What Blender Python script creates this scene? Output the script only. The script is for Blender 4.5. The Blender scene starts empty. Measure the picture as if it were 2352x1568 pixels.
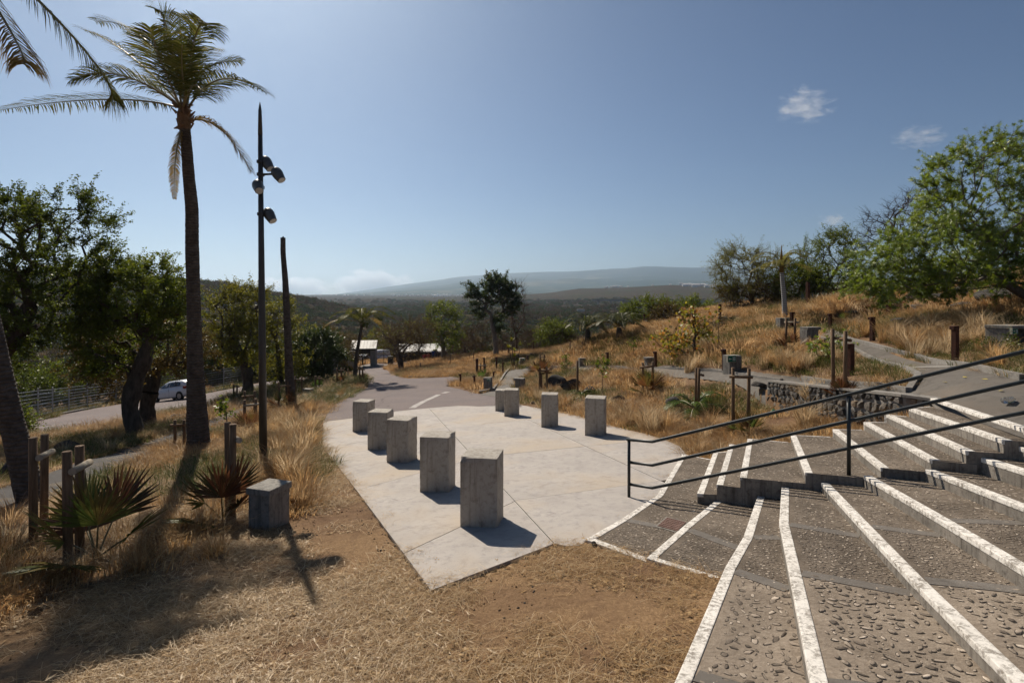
import bpy, bmesh, math, random
import numpy as np
from mathutils import Vector, Matrix
from mathutils.geometry import delaunay_2d_cdt

R = math.radians
scene = bpy.context.scene
COL = scene.collection

# ---------------------------------------------------------------- camera, sky, sun, exposure
cam_d = bpy.data.cameras.new('camera')
cam_d.lens = 20.0
cam_d.sensor_width = 36.0
cam_d.shift_y = -105.0 / 2352.0
cam_d.clip_start = 0.05
cam_d.clip_end = 120000.0
cam = bpy.data.objects.new('camera', cam_d)
COL.objects.link(cam)
cam.location = (0, 0, 0)
cam.rotation_euler = (R(90), 0, 0)
scene.camera = cam

SUN_EL, SUN_AZ = 42.0, -27.5          # degrees above the horizon; degrees right of straight ahead (+Y)
world = bpy.data.worlds.new('World')
scene.world = world
world.use_nodes = True
wn = world.node_tree
sky = wn.nodes.new('ShaderNodeTexSky')
sky.sky_type = 'NISHITA'
sky.sun_disc = False
sky.sun_elevation = R(SUN_EL)
sky.sun_rotation = R(SUN_AZ)
sky.altitude = 2000.0
sky.air_density = 1.0
sky.dust_density = 0.35
sky.ozone_density = 2.4
bg = wn.nodes['Background']
bg.inputs['Strength'].default_value = 0.055
wn.links.new(sky.outputs[0], bg.inputs['Color'])

sun_d = bpy.data.lights.new('sun', 'SUN')
sun_d.energy = 5.0
sun_d.angle = R(0.53)
sun_d.color = (1.0, 0.90, 0.76)
sun = bpy.data.objects.new('sun', sun_d)
COL.objects.link(sun)
sd = Vector((math.sin(R(SUN_AZ)) * math.cos(R(SUN_EL)), math.cos(R(SUN_AZ)) * math.cos(R(SUN_EL)), math.sin(R(SUN_EL))))
sun.rotation_euler = sd.to_track_quat('Z', 'Y').to_euler()

vs = scene.view_settings
vs.view_transform = 'Standard'
vs.look = 'None'
vs.exposure = 0.2
vs.gamma = 1.0
vs.use_curve_mapping = False
scene.render.engine = 'CYCLES'
cy = scene.cycles
cy.use_denoising = True
cy.max_bounces = 5
cy.diffuse_bounces = 1
cy.glossy_bounces = 1
cy.transmission_bounces = 3
cy.transparent_max_bounces = 12
cy.volume_bounces = 3
cy.caustics_reflective = False
cy.caustics_refractive = False
cy.sample_clamp_indirect = 4.0
cy.use_adaptive_sampling = True
cy.adaptive_threshold = 0.02

# ---------------------------------------------------------------- small helpers
FPX, CXP, HZN = 1306.7, 1176.0, 679.0     # photograph measured at 2352 px wide: focal length, centre column, horizon row

def P(u, v, y):
    """photo measurement + distance -> place in the world"""
    return np.array([(u - CXP) / FPX * y, y, -(v - HZN) / FPX * y])

def tag(o, label=None, cat=None, group=None, kind=None):
    if label: o['label'] = label
    if cat: o['category'] = cat
    if group: o['group'] = group
    if kind: o['kind'] = kind
    return o

def empty(name, loc=(0, 0, 0), rz=0.0):
    o = bpy.data.objects.new(name, None)
    o.empty_display_size = 0.2
    COL.objects.link(o)
    o.location = tuple(float(c) for c in loc)
    o.rotation_euler = (0, 0, rz)
    return o

def link(name, me, parent=None, loc=None, rot=None):
    o = bpy.data.objects.new(name, me)
    COL.objects.link(o)
    if parent is not None: o.parent = parent
    if loc is not None: o.location = tuple(float(c) for c in loc)
    if rot is not None: o.rotation_euler = rot
    return o

def copy_tree(o, parent=None):
    c = o.copy()
    COL.objects.link(c)
    c.parent = parent
    for ch in o.children:
        copy_tree(ch, c)
    return c

def np_mesh(name, V, F, mats=(), smooth=False, midx=None):
    """V (n,3) array, F (m,k) int array with k=3 or 4"""
    V = np.asarray(V, dtype=np.float32); F = np.asarray(F, dtype=np.int32)
    me = bpy.data.meshes.new(name)
    me.vertices.add(len(V)); me.vertices.foreach_set('co', V.ravel())
    k = F.shape[1]
    me.loops.add(F.size); me.loops.foreach_set('vertex_index', F.ravel())
    me.polygons.add(len(F))
    me.polygons.foreach_set('loop_start', np.arange(0, F.size, k, dtype=np.int32))
    me.polygons.foreach_set('loop_total', np.full(len(F), k, dtype=np.int32))
    if midx is not None: me.polygons.foreach_set('material_index', np.asarray(midx, dtype=np.int32))
    if smooth: me.polygons.foreach_set('use_smooth', np.ones(len(F), dtype=bool))
    for m in mats: me.materials.append(m)
    me.update(calc_edges=True)
    me.validate(verbose=False)
    return me

class MB:
    """collects faces, then becomes one mesh"""
    def __init__(s):
        s.v = []; s.f = []; s.m = []
    def add(s, vs, fs, m=0):
        o = len(s.v)
        s.v.extend([tuple(float(c) for c in p) for p in vs])
        for f in fs:
            s.f.append(tuple(o + i for i in f)); s.m.append(m)
        return s
    def box(s, c, d, rz=0.0, m=0, taper=1.0, tilt=None):
        x, y, z = d[0] / 2, d[1] / 2, d[2] / 2
        pts = []
        for sz in (-1, 1):
            t = taper if sz > 0 else 1.0
            for sx, sy in ((-1, -1), (1, -1), (1, 1), (-1, 1)):
                pts.append(Vector((sx * x * t, sy * y * t, sz * z)))
        M = Matrix.Rotation(rz, 3, 'Z')
        if tilt: M = M @ Matrix.Rotation(tilt[0], 3, 'X') @ Matrix.Rotation(tilt[1], 3, 'Y')
        pts = [M @ p + Vector(tuple(float(q) for q in c)) for p in pts]
        s.add(pts, [(3, 2, 1, 0), (4, 5, 6, 7), (0, 1, 5, 4), (1, 2, 6, 5), (2, 3, 7, 6), (3, 0, 4, 7)], m)
        return s
    def tube(s, path, rad, n=8, m=0, cap=True, phase=0.0):
        path = [Vector(tuple(float(q) for q in p)) for p in path]
        if not hasattr(rad, '__len__'): rad = [rad] * len(path)
        o = len(s.v); up = None
        for i, p in enumerate(path):
            a = path[max(i - 1, 0)]; b = path[min(i + 1, len(path) - 1)]
            t = (b - a)
            if t.length < 1e-9: t = Vector((0, 0, 1))
            t.normalize()
            if up is None:
                up = Vector((1, 0, 0)) if abs(t.x) < 0.9 else Vector((0, 1, 0))
            e1 = (up - t * up.dot(t))
            if e1.length < 1e-6: e1 = t.orthogonal()
            e1.normalize(); e2 = t.cross(e1); up = e1
            for k in range(n):
                a_ = 2 * math.pi * k / n + phase
                q = p + (e1 * math.cos(a_) + e2 * math.sin(a_)) * rad[i]
                s.v.append((q.x, q.y, q.z))
        for i in range(len(path) - 1):
            for k in range(n):
                k2 = (k + 1) % n
                s.f.append((o + i * n + k, o + i * n + k2, o + (i + 1) * n + k2, o + (i + 1) * n + k)); s.m.append(m)
        if cap:
            s.f.append(tuple(o + k for k in range(n))[::-1]); s.m.append(m)
            e = o + (len(path) - 1) * n
            s.f.append(tuple(e + k for k in range(n))); s.m.append(m)
        return s
    def prism(s, poly, z0, z1, m=0, mside=None):
        """poly: list of (x,y[,ztop]); z1 None -> per-vertex tops; bottom flat offset z0 below the top when z1 is None"""
        n = len(poly); top = []; bot = []
        for p in poly:
            if z1 is None:
                top.append((p[0], p[1], p[2])); bot.append((p[0], p[1], p[2] - z0))
            else:
                top.append((p[0], p[1], z1)); bot.append((p[0], p[1], z0))
        area = sum(poly[i][0] * poly[(i + 1) % n][1] - poly[(i + 1) % n][0] * poly[i][1] for i in range(n))
        if area < 0: top.reverse(); bot.reverse()
        s.add(top, [tuple(range(n))], m)
        ms = m if mside is None else mside
        s.add(top + bot, [(i, n + i, n + (i + 1) % n, (i + 1) % n) for i in range(n)], ms)
        s.add(bot, [tuple(range(n))[::-1]], ms)
        return s
    def mesh(s, name, mats, smooth=False):
        me = bpy.data.meshes.new(name)
        me.from_pydata(s.v, [], s.f)
        for m in (mats if isinstance(mats, (list, tuple)) else [mats]): me.materials.append(m)
        me.polygons.foreach_set('material_index', s.m)
        if smooth: me.polygons.foreach_set('use_smooth', [True] * len(s.f))
        me.update()
        return me
    def build(s, name, mats, parent=None, smooth=False, loc=None, rot=None, bevel=0.0, seg=2, origin=False):
        if origin and s.v:
            a = np.array(s.v); c = a.mean(axis=0); c[2] = a[:, 2].min()
            s.v = [tuple(p) for p in (a - c)]
            loc = c
        me = s.mesh(name, mats, smooth)
        if bevel > 0:
            bm = bmesh.new(); bm.from_mesh(me)
            bmesh.ops.remove_doubles(bm, verts=bm.verts, dist=1e-5)
            es = [e for e in bm.edges if len(e.link_faces) == 2 and e.calc_face_angle(0) > 0.5]
            bmesh.ops.bevel(bm, geom=es, offset=bevel, segments=seg, profile=0.6, affect='EDGES')
            bm.to_mesh(me); bm.free()
        return link(name, me, parent, loc, rot)

# value noise (numpy)
_rs = np.random.RandomState(11)
_tab = _rs.rand(256, 256)
def vnoise(x, y):
    x = np.asarray(x, float); y = np.asarray(y, float)
    xi = np.floor(x).astype(int); yi = np.floor(y).astype(int)
    fx = x - xi; fy = y - yi
    fx = fx * fx * (3 - 2 * fx); fy = fy * fy * (3 - 2 * fy)
    a = _tab[xi % 256, yi % 256]; b = _tab[(xi + 1) % 256, yi % 256]
    c = _tab[xi % 256, (yi + 1) % 256]; d = _tab[(xi + 1) % 256, (yi + 1) % 256]
    return (a * (1 - fx) + b * fx) * (1 - fy) + (c * (1 - fx) + d * fx) * fy
def fbm(x, y, o=4):
    s = 0; a = 0.5; t = 0
    for i in range(o):
        s = s + a * vnoise(x + 17.3 * i, y - 9.1 * i); t += a
        x = x * 2.03; y = y * 2.03; a *= 0.5
    return s / t
def sstep(a, b, x):
    t = np.clip((x - a) / (b - a), 0, 1)
    return t * t * (3 - 2 * t)
def inside(px, py, poly):
    px = np.asarray(px, float); py = np.asarray(py, float)
    res = np.zeros(px.shape, bool); n = len(poly)
    for i in range(n):
        x1, y1 = poly[i][0], poly[i][1]; x2, y2 = poly[(i + 1) % n][0], poly[(i + 1) % n][1]
        c = ((y1 > py) != (y2 > py))
        if y1 != y2:
            xx = (x2 - x1) * (py - y1) / (y2 - y1) + x1
            res ^= c & (px < xx)
    return res

# ---------------------------------------------------------------- materials
class NT:
    def __init__(s, name):
        s.m = bpy.data.materials.new(name); s.m.use_nodes = True
        s.t = s.m.node_tree; s.b = s.t.nodes['Principled BSDF']; s.o = s.t.nodes['Material Output']
        s.pos = None
    def n(s, typ, **kw):
        nd = s.t.nodes.new(typ)
        for k, v in kw.items():
            if k.startswith('i_'):
                key = k[2:]
                key = int(key) if key.isdigit() else key.replace('_', ' ')
                nd.inputs[key].default_value = v
            else: setattr(nd, k, v)
        return nd
    def l(s, a, b): s.t.links.new(a, b)
    def co(s, obj=True):
        if s.pos is None:
            s.pos = s.n('ShaderNodeTexCoord') if obj else s.n('ShaderNodeNewGeometry')
            s.out = s.pos.outputs['Object' if obj else 'Position']
        return s.out
    def noise(s, scale, detail=4, rough=0.6, dist=0.0, vec=None, obj=True, stretch=None):
        nd = s.n('ShaderNodeTexNoise', i_Scale=scale, i_Detail=detail, i_Roughness=rough, i_Distortion=dist)
        v = vec or s.co(obj)
        if stretch:
            mp = s.n('ShaderNodeMapping'); mp.inputs['Scale'].default_value = stretch
            s.l(v, mp.inputs['Vector']); v = mp.outputs[0]
        s.l(v, nd.inputs['Vector'])
        return nd.outputs['Fac']
    def ramp(s, fac, stops, mode='LINEAR'):
        r = s.n('ShaderNodeValToRGB'); cr = r.color_ramp; cr.interpolation = mode
        while len(cr.elements) > 1: cr.elements.remove(cr.elements[-1])
        cr.elements[0].position = stops[0][0]; cr.elements[0].color = (*stops[0][1], 1)
        for p, c in stops[1:]:
            e = cr.elements.new(p); e.color = (*c, 1)
        s.l(fac, r.inputs[0])
        return r.outputs[0]
    def fr(s, fac, a, b):
        mr = s.n('ShaderNodeMapRange'); mr.inputs[1].default_value = a; mr.inputs[2].default_value = b
        s.l(fac, mr.inputs[0]); return mr.outputs[0]
    def mix(s, fac, a, b, mode='MIX'):
        mx = s.n('ShaderNodeMix', data_type='RGBA', blend_type=mode)
        for i, v in ((0, fac), (6, a), (7, b)):
            if hasattr(v, 'links'): s.l(v, mx.inputs[i])
            elif i == 0: mx.inputs[0].default_value = v
            else: mx.inputs[i].default_value = (*v, 1)
        return mx.outputs[2]
    def bump(s, h, strength=0.3, dist=0.02, prev=None):
        b = s.n('ShaderNodeBump', i_Strength=strength, i_Distance=dist)
        s.l(h, b.inputs['Height'])
        if prev: s.l(prev, b.inputs['Normal'])
        return b.outputs[0]
    def fin(s, color, rough=0.8, normal=None, metal=0.0, spec=0.3):
        if hasattr(color, 'links'): s.l(color, s.b.inputs['Base Color'])
        else: s.b.inputs['Base Color'].default_value = (*color, 1)
        if hasattr(rough, 'links'): s.l(rough, s.b.inputs['Roughness'])
        else: s.b.inputs['Roughness'].default_value = rough
        s.b.inputs['Metallic'].default_value = metal
        s.b.inputs['Specular IOR Level'].default_value = spec
        if normal is not None: s.l(normal, s.b.inputs['Normal'])
        return s.m

def simple(name, c1, c2, scale=3.0, rough=0.8, bump=0.15, bscale=None, metal=0.0, spec=0.3, stretch=None, detail=5):
    t = NT(name)
    f = t.noise(scale, detail, 0.6, 0.3, stretch=stretch)
    c = t.ramp(f, [(0.3, c1), (0.7, c2)])
    h = t.noise(bscale or scale * 6, 4, 0.65, stretch=stretch)
    return t.fin(c, rough, t.bump(h, bump, 0.02), metal, spec)

def foliage(t, c, trans, gloss=0.04, rough=0.35, tmul=None):
    """thin leaf: diffuse front, light shining through, slight sheen"""
    df = t.n('ShaderNodeBsdfDiffuse'); tr = t.n('ShaderNodeBsdfTranslucent'); gl = t.n('ShaderNodeBsdfGlossy'); gl.inputs['Roughness'].default_value = rough
    gl.inputs['Color'].default_value = (.9, .9, .85, 1); t.l(c, df.inputs['Color'])
    t.l(t.mix(1.0, c, tmul, 'MULTIPLY') if tmul else c, tr.inputs['Color'])
    m1 = t.n('ShaderNodeMixShader'); m1.inputs[0].default_value = trans; t.l(df.outputs[0], m1.inputs[1]); t.l(tr.outputs[0], m1.inputs[2])
    m2 = t.n('ShaderNodeMixShader'); m2.inputs[0].default_value = gloss; t.l(m1.outputs[0], m2.inputs[1]); t.l(gl.outputs[0], m2.inputs[2])
    t.l(m2.outputs[0], t.o.inputs['Surface']); t.t.nodes.remove(t.b)
    return t.m
def leafmat(name, cols, scale=2.0, trans=0.5, gloss=0.025):
    t = NT(name); f = t.noise(scale, 3, 0.7, obj=True)
    c = t.ramp(f, [(0.28 + 0.44 * i / max(1, len(cols) - 1), k) for i, k in enumerate(cols)])
    return foliage(t, c, trans, gloss, 0.4, (1.25, 1.15, 0.5))

M = {}
def mk_materials():
    # dry soil with straw
    t = NT('dry_soil'); p = t.co(False)
    f1 = t.noise(0.55, 6, 0.65, 0.6, obj=False); f2 = t.noise(9, 5, 0.7, 0.2, obj=False)
    f3 = t.noise(55, 3, 0.7, 1.2, obj=False, stretch=(1, 0.35, 1)); f4 = t.noise(48, 3, 0.7, 1.4, obj=False, stretch=(0.3, 1, 1))
    soil = t.ramp(f2, [(0.3, (0.10, 0.057, 0.032)), (0.7, (0.20, 0.122, 0.07))])
    straw = t.ramp(f3, [(0.35, (0.15, 0.088, 0.044)), (0.6, (0.31, 0.20, 0.108)), (0.75, (0.46, 0.32, 0.185))])
    straw2 = t.ramp(f4, [(0.38, (0.14, 0.082, 0.042)), (0.62, (0.30, 0.195, 0.105)), (0.78, (0.45, 0.31, 0.178))])
    st = t.mix(t.fr(f2, 0.4, 0.6), straw, straw2)
    c = t.mix(t.fr(f1, 0.42, 0.60), soil, st)
    nb = t.bump(f3, 0.5, 0.02); nb = t.bump(f2, 0.5, 0.05, nb)
    M['soil'] = t.fin(c, 0.95, nb, spec=0.1)
    # scrub covered far ground
    t = NT('scrubland_ground'); t.co(False)
    a = t.noise(0.012, 6, 0.65, 0.5, obj=False); b = t.noise(0.12, 5, 0.75, obj=False)
    c1 = t.ramp(b, [(0.35, (0.028, 0.026, 0.014)), (0.55, (0.075, 0.055, 0.034)), (0.72, (0.15, 0.10, 0.056))])
    c2 = t.ramp(b, [(0.35, (0.02, 0.03, 0.012)), (0.55, (0.045, 0.062, 0.022)), (0.75, (0.10, 0.105, 0.05))])
    c = t.mix(t.fr(a, 0.50, 0.66), c1, c2)
    M['scrub'] = t.fin(c, 1.0, t.bump(b, 1.0, 3.0), spec=0.0)
    # mountain
    t = NT('mountain_slope'); t.co(False)
    a = t.noise(0.0012, 6, 0.65, 0.8, obj=False); b = t.noise(0.006, 6, 0.75, obj=False)
    c1 = t.ramp(b, [(0.35, (0.025, 0.04, 0.02)), (0.6, (0.05, 0.07, 0.035)), (0.8, (0.09, 0.095, 0.05))])
    c = t.mix(t.fr(a, 0.54, 0.64), c1, (0.17, 0.15, 0.085))
    M['mountain'] = t.fin(c, 1.0, t.bump(b, 1.0, 40.0), spec=0.0)
    # asphalt, slightly pink
    t = NT('asphalt'); t.co(False)
    a = t.noise(0.35, 5, 0.6, 0.4, obj=False); b = t.noise(70, 3, 0.7, obj=False); d = t.noise(2.5, 6, 0.7, 1.5, obj=False)
    c1 = t.ramp(b, [(0.3, (0.085, 0.068, 0.066)), (0.7, (0.21, 0.172, 0.165))])
    c2 = t.ramp(b, [(0.3, (0.11, 0.085, 0.078)), (0.7, (0.25, 0.20, 0.185))])
    c = t.mix(t.fr(a, 0.35, 0.65), c1, c2)
    vor = t.n('ShaderNodeTexVoronoi', feature='DISTANCE_TO_EDGE', i_Scale=0.16); 
    wp = t.n('ShaderNodeVectorMath', operation='ADD'); t.l(t.co(False), wp.inputs[0])
    nz = t.n('ShaderNodeTexNoise', i_Scale=0.8, i_Detail=7.0); t.l(t.co(False), nz.inputs['Vector']); t.l(nz.outputs['Color'], wp.inputs[1]); t.l(wp.outputs[0], vor.inputs['Vector'])
    crack = t.fr(vor.outputs['Distance'], 0.002, 0.007)
    c = t.mix(crack, t.mix(0.55, c, (0.05, 0.042, 0.04)), c)
    c = t.mix(t.fr(d, 0.62, 0.75), c, (0.27, 0.22, 0.20))
    M['asphalt'] = t.fin(c, 0.9, t.bump(b, 0.35, 0.01), spec=0.25)
    t = NT('dark_asphalt_path'); t.co(False)
    b = t.noise(60, 3, 0.7, obj=False); a = t.noise(1.2, 5, 0.6, obj=False)
    c = t.ramp(b, [(0.3, (0.035, 0.032, 0.031)), (0.7, (0.085, 0.077, 0.073))])
    c = t.mix(t.fr(a, 0.55, 0.7), c, (0.15, 0.115, 0.075))
    M['dpath'] = t.fin(c, 0.9, t.bump(b, 0.3, 0.01), spec=0.25)
    # concretes
    def conc(name, lo, hi, stain, sc=1.0, pores=True, vert=False, warm=None):
        t = NT(name); g = t.co(True)
        a = t.noise(0.9 * sc, 6, 0.62, 0.8); b = t.noise(7 * sc, 5, 0.7, 0.3); p = t.noise(85 * sc, 2, 0.6)
        c = t.ramp(a, [(0.25, lo), (0.75, hi)])
        c = t.mix(t.fr(b, 0.5, 0.78), c, stain)
        if warm:
            w = t.noise(0.33, 4, 0.6, 0.5); c = t.mix(t.fr(w, 0.48, 0.66), c, warm)
            w2 = t.noise(0.8, 7, 0.72, 1.5); c = t.mix(t.fr(w2, 0.56, 0.70), c, t.mix(1.0, c, (0.66, 0.64, 0.63), 'MULTIPLY'))
            w3 = t.noise(2.2, 6, 0.75, 2.5, stretch=(1, 3.5, 1)); c = t.mix(t.fr(w3, 0.60, 0.74), c, t.mix(1.0, c, (1.18, 1.17, 1.15), 'MULTIPLY'))
        if vert:
            s_ = t.noise(5.0, 4, 0.7, stretch=(3.5, 3.5, 0.22)); c = t.mix(t.fr(s_, 0.5, 0.75), c, stain)
        if pores:
            c = t.mix(t.fr(p, 0.66, 0.74), c, tuple(k * 0.35 for k in stain))
        n_ = t.bump(b, 0.12, 0.02); n_ = t.bump(p, 0.25, 0.008, n_)
        return t.fin(c, 0.82, n_, spec=0.3)
    M['plaza'] = conc('plaza_concrete', (0.335, 0.302, 0.274), (0.475, 0.432, 0.394), (0.25, 0.232, 0.22), 1.0, True, False, (0.42, 0.352, 0.28))
    M['block'] = conc('pedestal_concrete', (0.34, 0.305, 0.258), (0.46, 0.42, 0.362), (0.18, 0.15, 0.12), 1.6, True, True)
    M['oldconc'] = conc('weathered_concrete', (0.19, 0.175, 0.15), (0.34, 0.315, 0.275), (0.07, 0.062, 0.052), 2.0, True, True)
    M['kerb'] = conc('kerb_concrete', (0.20, 0.185, 0.165), (0.30, 0.275, 0.245), (0.11, 0.10, 0.085), 1.4, True, False)
    M['pathc'] = conc('path_concrete', (0.098, 0.086, 0.073), (0.155, 0.137, 0.117), (0.065, 0.056, 0.047), 0.7, True, False, (0.135, 0.108, 0.082))
    M['riser'] = conc('riser_concrete', (0.15, 0.135, 0.115), (0.30, 0.265, 0.225), (0.06, 0.05, 0.04), 2.2, True, True)
    M['band'] = conc('band_concrete', (0.11, 0.096, 0.082), (0.19, 0.168, 0.145), (0.08, 0.069, 0.058), 1.5, True, False)
    # mortar of the treads
    t = NT('tread_mortar'); t.co(True)
    a = t.noise(1.3, 6, 0.65, 0.8); b = t.noise(30, 4, 0.7, 0.3); d = t.noise(140, 2, 0.6)
    c = t.ramp(a, [(0.3, (0.095, 0.076, 0.058)), (0.5, (0.17, 0.138, 0.107)), (0.72, (0.27, 0.222, 0.175))])
    c = t.mix(t.fr(b, 0.35, 0.7), t.mix(1.0, c, (0.68, 0.66, 0.64), 'MULTIPLY'), c)
    n_ = t.bump(b, 0.5, 0.02); n_ = t.bump(d, 0.4, 0.006, n_)
    M['mortar'] = t.fin(c, 0.92, n_, spec=0.2)
    t = NT('pale_tread_mortar'); t.co(True)
    a = t.noise(1.3, 6, 0.65, 0.8); b = t.noise(30, 4, 0.7, 0.3); d = t.noise(140, 2, 0.6)
    c = t.ramp(a, [(0.3, (0.19, 0.153, 0.118)), (0.5, (0.305, 0.25, 0.195)), (0.72, (0.415, 0.345, 0.272))])
    c = t.mix(t.fr(b, 0.35, 0.7), t.mix(1.0, c, (0.70, 0.68, 0.66), 'MULTIPLY'), c)
    n_ = t.bump(b, 0.6, 0.02); n_ = t.bump(d, 0.5, 0.006, n_)
    M['mortarpale'] = t.fin(c, 0.92, n_, spec=0.2)
    M['gap_shade'] = simple('painted_gap_shade', (0.03, 0.025, 0.02), (0.06, 0.05, 0.04), 30, 0.95, 0.1, 60)  # near-black for the pebble skirts: gap shade put into the colour
    # white paint, worn
    t = NT('worn_white_paint'); t.co(True)
    a = t.noise(6, 6, 0.75, 0.5); b = t.noise(26, 5, 0.75, 0.4); f = t.noise(0.7, 3, 0.6)
    c = t.ramp(f, [(0.3, (0.70, 0.66, 0.60)), (0.7, (0.82, 0.78, 0.72))])
    wear = t.n('ShaderNodeMath', operation='MULTIPLY'); t.l(t.fr(a, 0.40, 0.55), wear.inputs[0]); t.l(t.fr(b, 0.44, 0.56), wear.inputs[1])
    c = t.mix(wear.outputs[0], c, (0.27, 0.24, 0.205))
    M['white'] = t.fin(c, 0.8, t.bump(b, 0.25, 0.012), spec=0.25)
    # stones
    t = NT('embedded_stone'); t.co(True)
    oi = t.n('ShaderNodeObjectInfo'); gm = t.n('ShaderNodeNewGeometry')
    rr = t.n('ShaderNodeMath', operation='ADD'); t.l(oi.outputs['Random'], rr.inputs[0]); t.l(gm.outputs['Random Per Island'], rr.inputs[1])
    fr_ = t.n('ShaderNodeMath', operation='FRACT'); t.l(rr.outputs[0], fr_.inputs[0])
    c = t.ramp(fr_.outputs[0], [(0.0, (0.11, 0.085, 0.064)), (0.4, (0.24, 0.193, 0.148)), (0.75, (0.37, 0.30, 0.235)), (1.0, (0.56, 0.47, 0.375))])
    b = t.noise(45, 4, 0.7)
    c = t.mix(t.fr(b, 0.5, 0.72), c, t.mix(1.0, c, (0.5, 0.48, 0.45), 'MULTIPLY'))
    M['pebble'] = t.fin(c, 0.75, t.bump(b, 0.4, 0.006), spec=0.3)
    M['lava'] = simple('lava_rock', (0.022, 0.02, 0.018), (0.085, 0.075, 0.065), 3.0, 0.92, 0.7, 14)
    t = NT('wall_stone'); t.co(True); oi = t.n('ShaderNodeObjectInfo')
    c = t.ramp(oi.outputs['Random'], [(0.0, (0.045, 0.042, 0.04)), (0.6, (0.10, 0.093, 0.086)), (0.85, (0.15, 0.132, 0.112)), (1.0, (0.24, 0.175, 0.115))])
    b = t.noise(9, 5, 0.7); c = t.mix(t.fr(b, 0.5, 0.75), c, (0.13, 0.115, 0.10))
    M['wstone'] = t.fin(c, 0.9, t.bump(b, 0.8, 0.03), spec=0.2)
    # metals
    t = NT('corten_steel'); t.co(True)
    a = t.noise(5, 6, 0.7, 0.4); c = t.ramp(a, [(0.3, (0.035, 0.016, 0.011)), (0.6, (0.105, 0.040, 0.022)), (0.8, (0.17, 0.068, 0.03))])
    M['corten'] = t.fin(c, 0.75, t.bump(t.noise(60, 3, 0.6), 0.2, 0.006), 0.25, 0.3)
    M['lampmetal'] = simple('lamp_post_paint', (0.028, 0.028, 0.028), (0.04, 0.038, 0.036), 4, 0.42, 0.03, 60, 0.0, 0.5)
    M['lamphead'] = simple('lamp_head_metal', (0.10, 0.10, 0.095), (0.14, 0.14, 0.13), 6, 0.38, 0.03, 60, 0.4, 0.5)
    M['lampglass'] = simple('lamp_lens', (0.35, 0.36, 0.36), (0.5, 0.5, 0.5), 8, 0.15, 0.02, 40, 0.0, 0.6)
    M['rail'] = simple('railing_paint', (0.012, 0.016, 0.016), (0.022, 0.028, 0.028), 7, 0.42, 0.06, 50, 0.0, 0.5)
    M['galv'] = simple('galvanised_steel', (0.28, 0.29, 0.29), (0.40, 0.41, 0.41), 8, 0.5, 0.03, 60, 0.7, 0.5)
    M['manhole'] = simple('rusty_cast_iron', (0.10, 0.05, 0.035), (0.19, 0.11, 0.085), 9, 0.7, 0.2, 60, 0.2, 0.4)
    M['wood'] = simple('stake_timber', (0.11, 0.068, 0.038), (0.26, 0.165, 0.095), 7, 0.8, 0.35, 22, 0, 0.2, (6, 6, 0.5))
    M['woodlight'] = simple('pale_timber', (0.27, 0.22, 0.16), (0.42, 0.36, 0.27), 7, 0.8, 0.3, 22, 0, 0.2, (4, 4, 1))
    # bark
    M['bark'] = simple('tree_bark', (0.045, 0.034, 0.026), (0.125, 0.10, 0.078), 4, 0.95, 0.8, 16, 0, 0.1, (2, 2, 0.6))
    M['barkpale'] = simple('pale_bark', (0.15, 0.125, 0.10), (0.28, 0.245, 0.20), 4, 0.9, 0.5, 16, 0, 0.1, (2, 2, 0.6))
    M['twig'] = simple('dry_twigs', (0.085, 0.058, 0.042), (0.17, 0.125, 0.095), 1.5, 0.95, 0.3, 20, 0, 0.1)
    t = NT('palm_trunk_bark'); t.co(True)
    w = t.n('ShaderNodeTexWave', wave_type='BANDS', bands_direction='Z', i_Scale=4.2, i_Distortion=5.0, i_Detail=4.0); w.inputs['Detail Scale'].default_value = 2.0
    t.l(t.co(True), w.inputs['Vector']); a = t.noise(6, 5, 0.7)
    c = t.ramp(a, [(0.3, (0.055, 0.044, 0.036)), (0.7, (0.155, 0.128, 0.105))])
    c = t.mix(t.fr(w.outputs['Fac'], -0.5, 0.3), (0.035, 0.028, 0.022), c)
    n_ = t.bump(w.outputs['Fac'], 0.6, 0.04); n_ = t.bump(a, 0.5, 0.03, n_)
    M['palmbark'] = t.fin(c, 0.92, n_, spec=0.15)
    t = NT('pale_ringed_bark'); t.co(True)
    w = t.n('ShaderNodeTexWave', wave_type='BANDS', bands_direction='Z', i_Scale=2.6, i_Distortion=1.5, i_Detail=2.0)
    t.l(t.co(True), w.inputs['Vector'])
    c = t.mix(t.fr(w.outputs['Fac'], 0.0, 0.3), (0.14, 0.13, 0.12), (0.44, 0.43, 0.41))
    M['ringbark'] = t.fin(c, 0.85, t.bump(w.outputs['Fac'], 0.5, 0.04), spec=0.2)
    # foliage
    M['leaf_dark'] = leafmat('dark_green_leaves', [(0.042, 0.066, 0.012), (0.082, 0.117, 0.02), (0.135, 0.162, 0.03)], 1.6, 0.5)
    M['leaf_mid'] = leafmat('green_leaves', [(0.065, 0.10, 0.016), (0.125, 0.168, 0.027), (0.19, 0.215, 0.038)], 1.6, 0.52)
    M['leaf_yel'] = leafmat('yellow_green_leaves', [(0.10, 0.115, 0.018), (0.17, 0.175, 0.028), (0.24, 0.215, 0.04)], 1.6, 0.52)
    M['leaf_brown'] = leafmat('brownish_leaves', [(0.065, 0.045, 0.02), (0.115, 0.08, 0.032), (0.135, 0.11, 0.038)], 1.6, 0.4)
    M['leaf_oleander'] = leafmat('glossy_narrow_leaves', [(0.10, 0.165, 0.024), (0.19, 0.27, 0.042), (0.27, 0.33, 0.06)], 1.2, 0.5, 0.05)
    M['leaf_gloss'] = leafmat('glossy_dark_leaves', [(0.028, 0.05, 0.010), (0.06, 0.09, 0.018)], 1.5, 0.4, 0.05)
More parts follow.
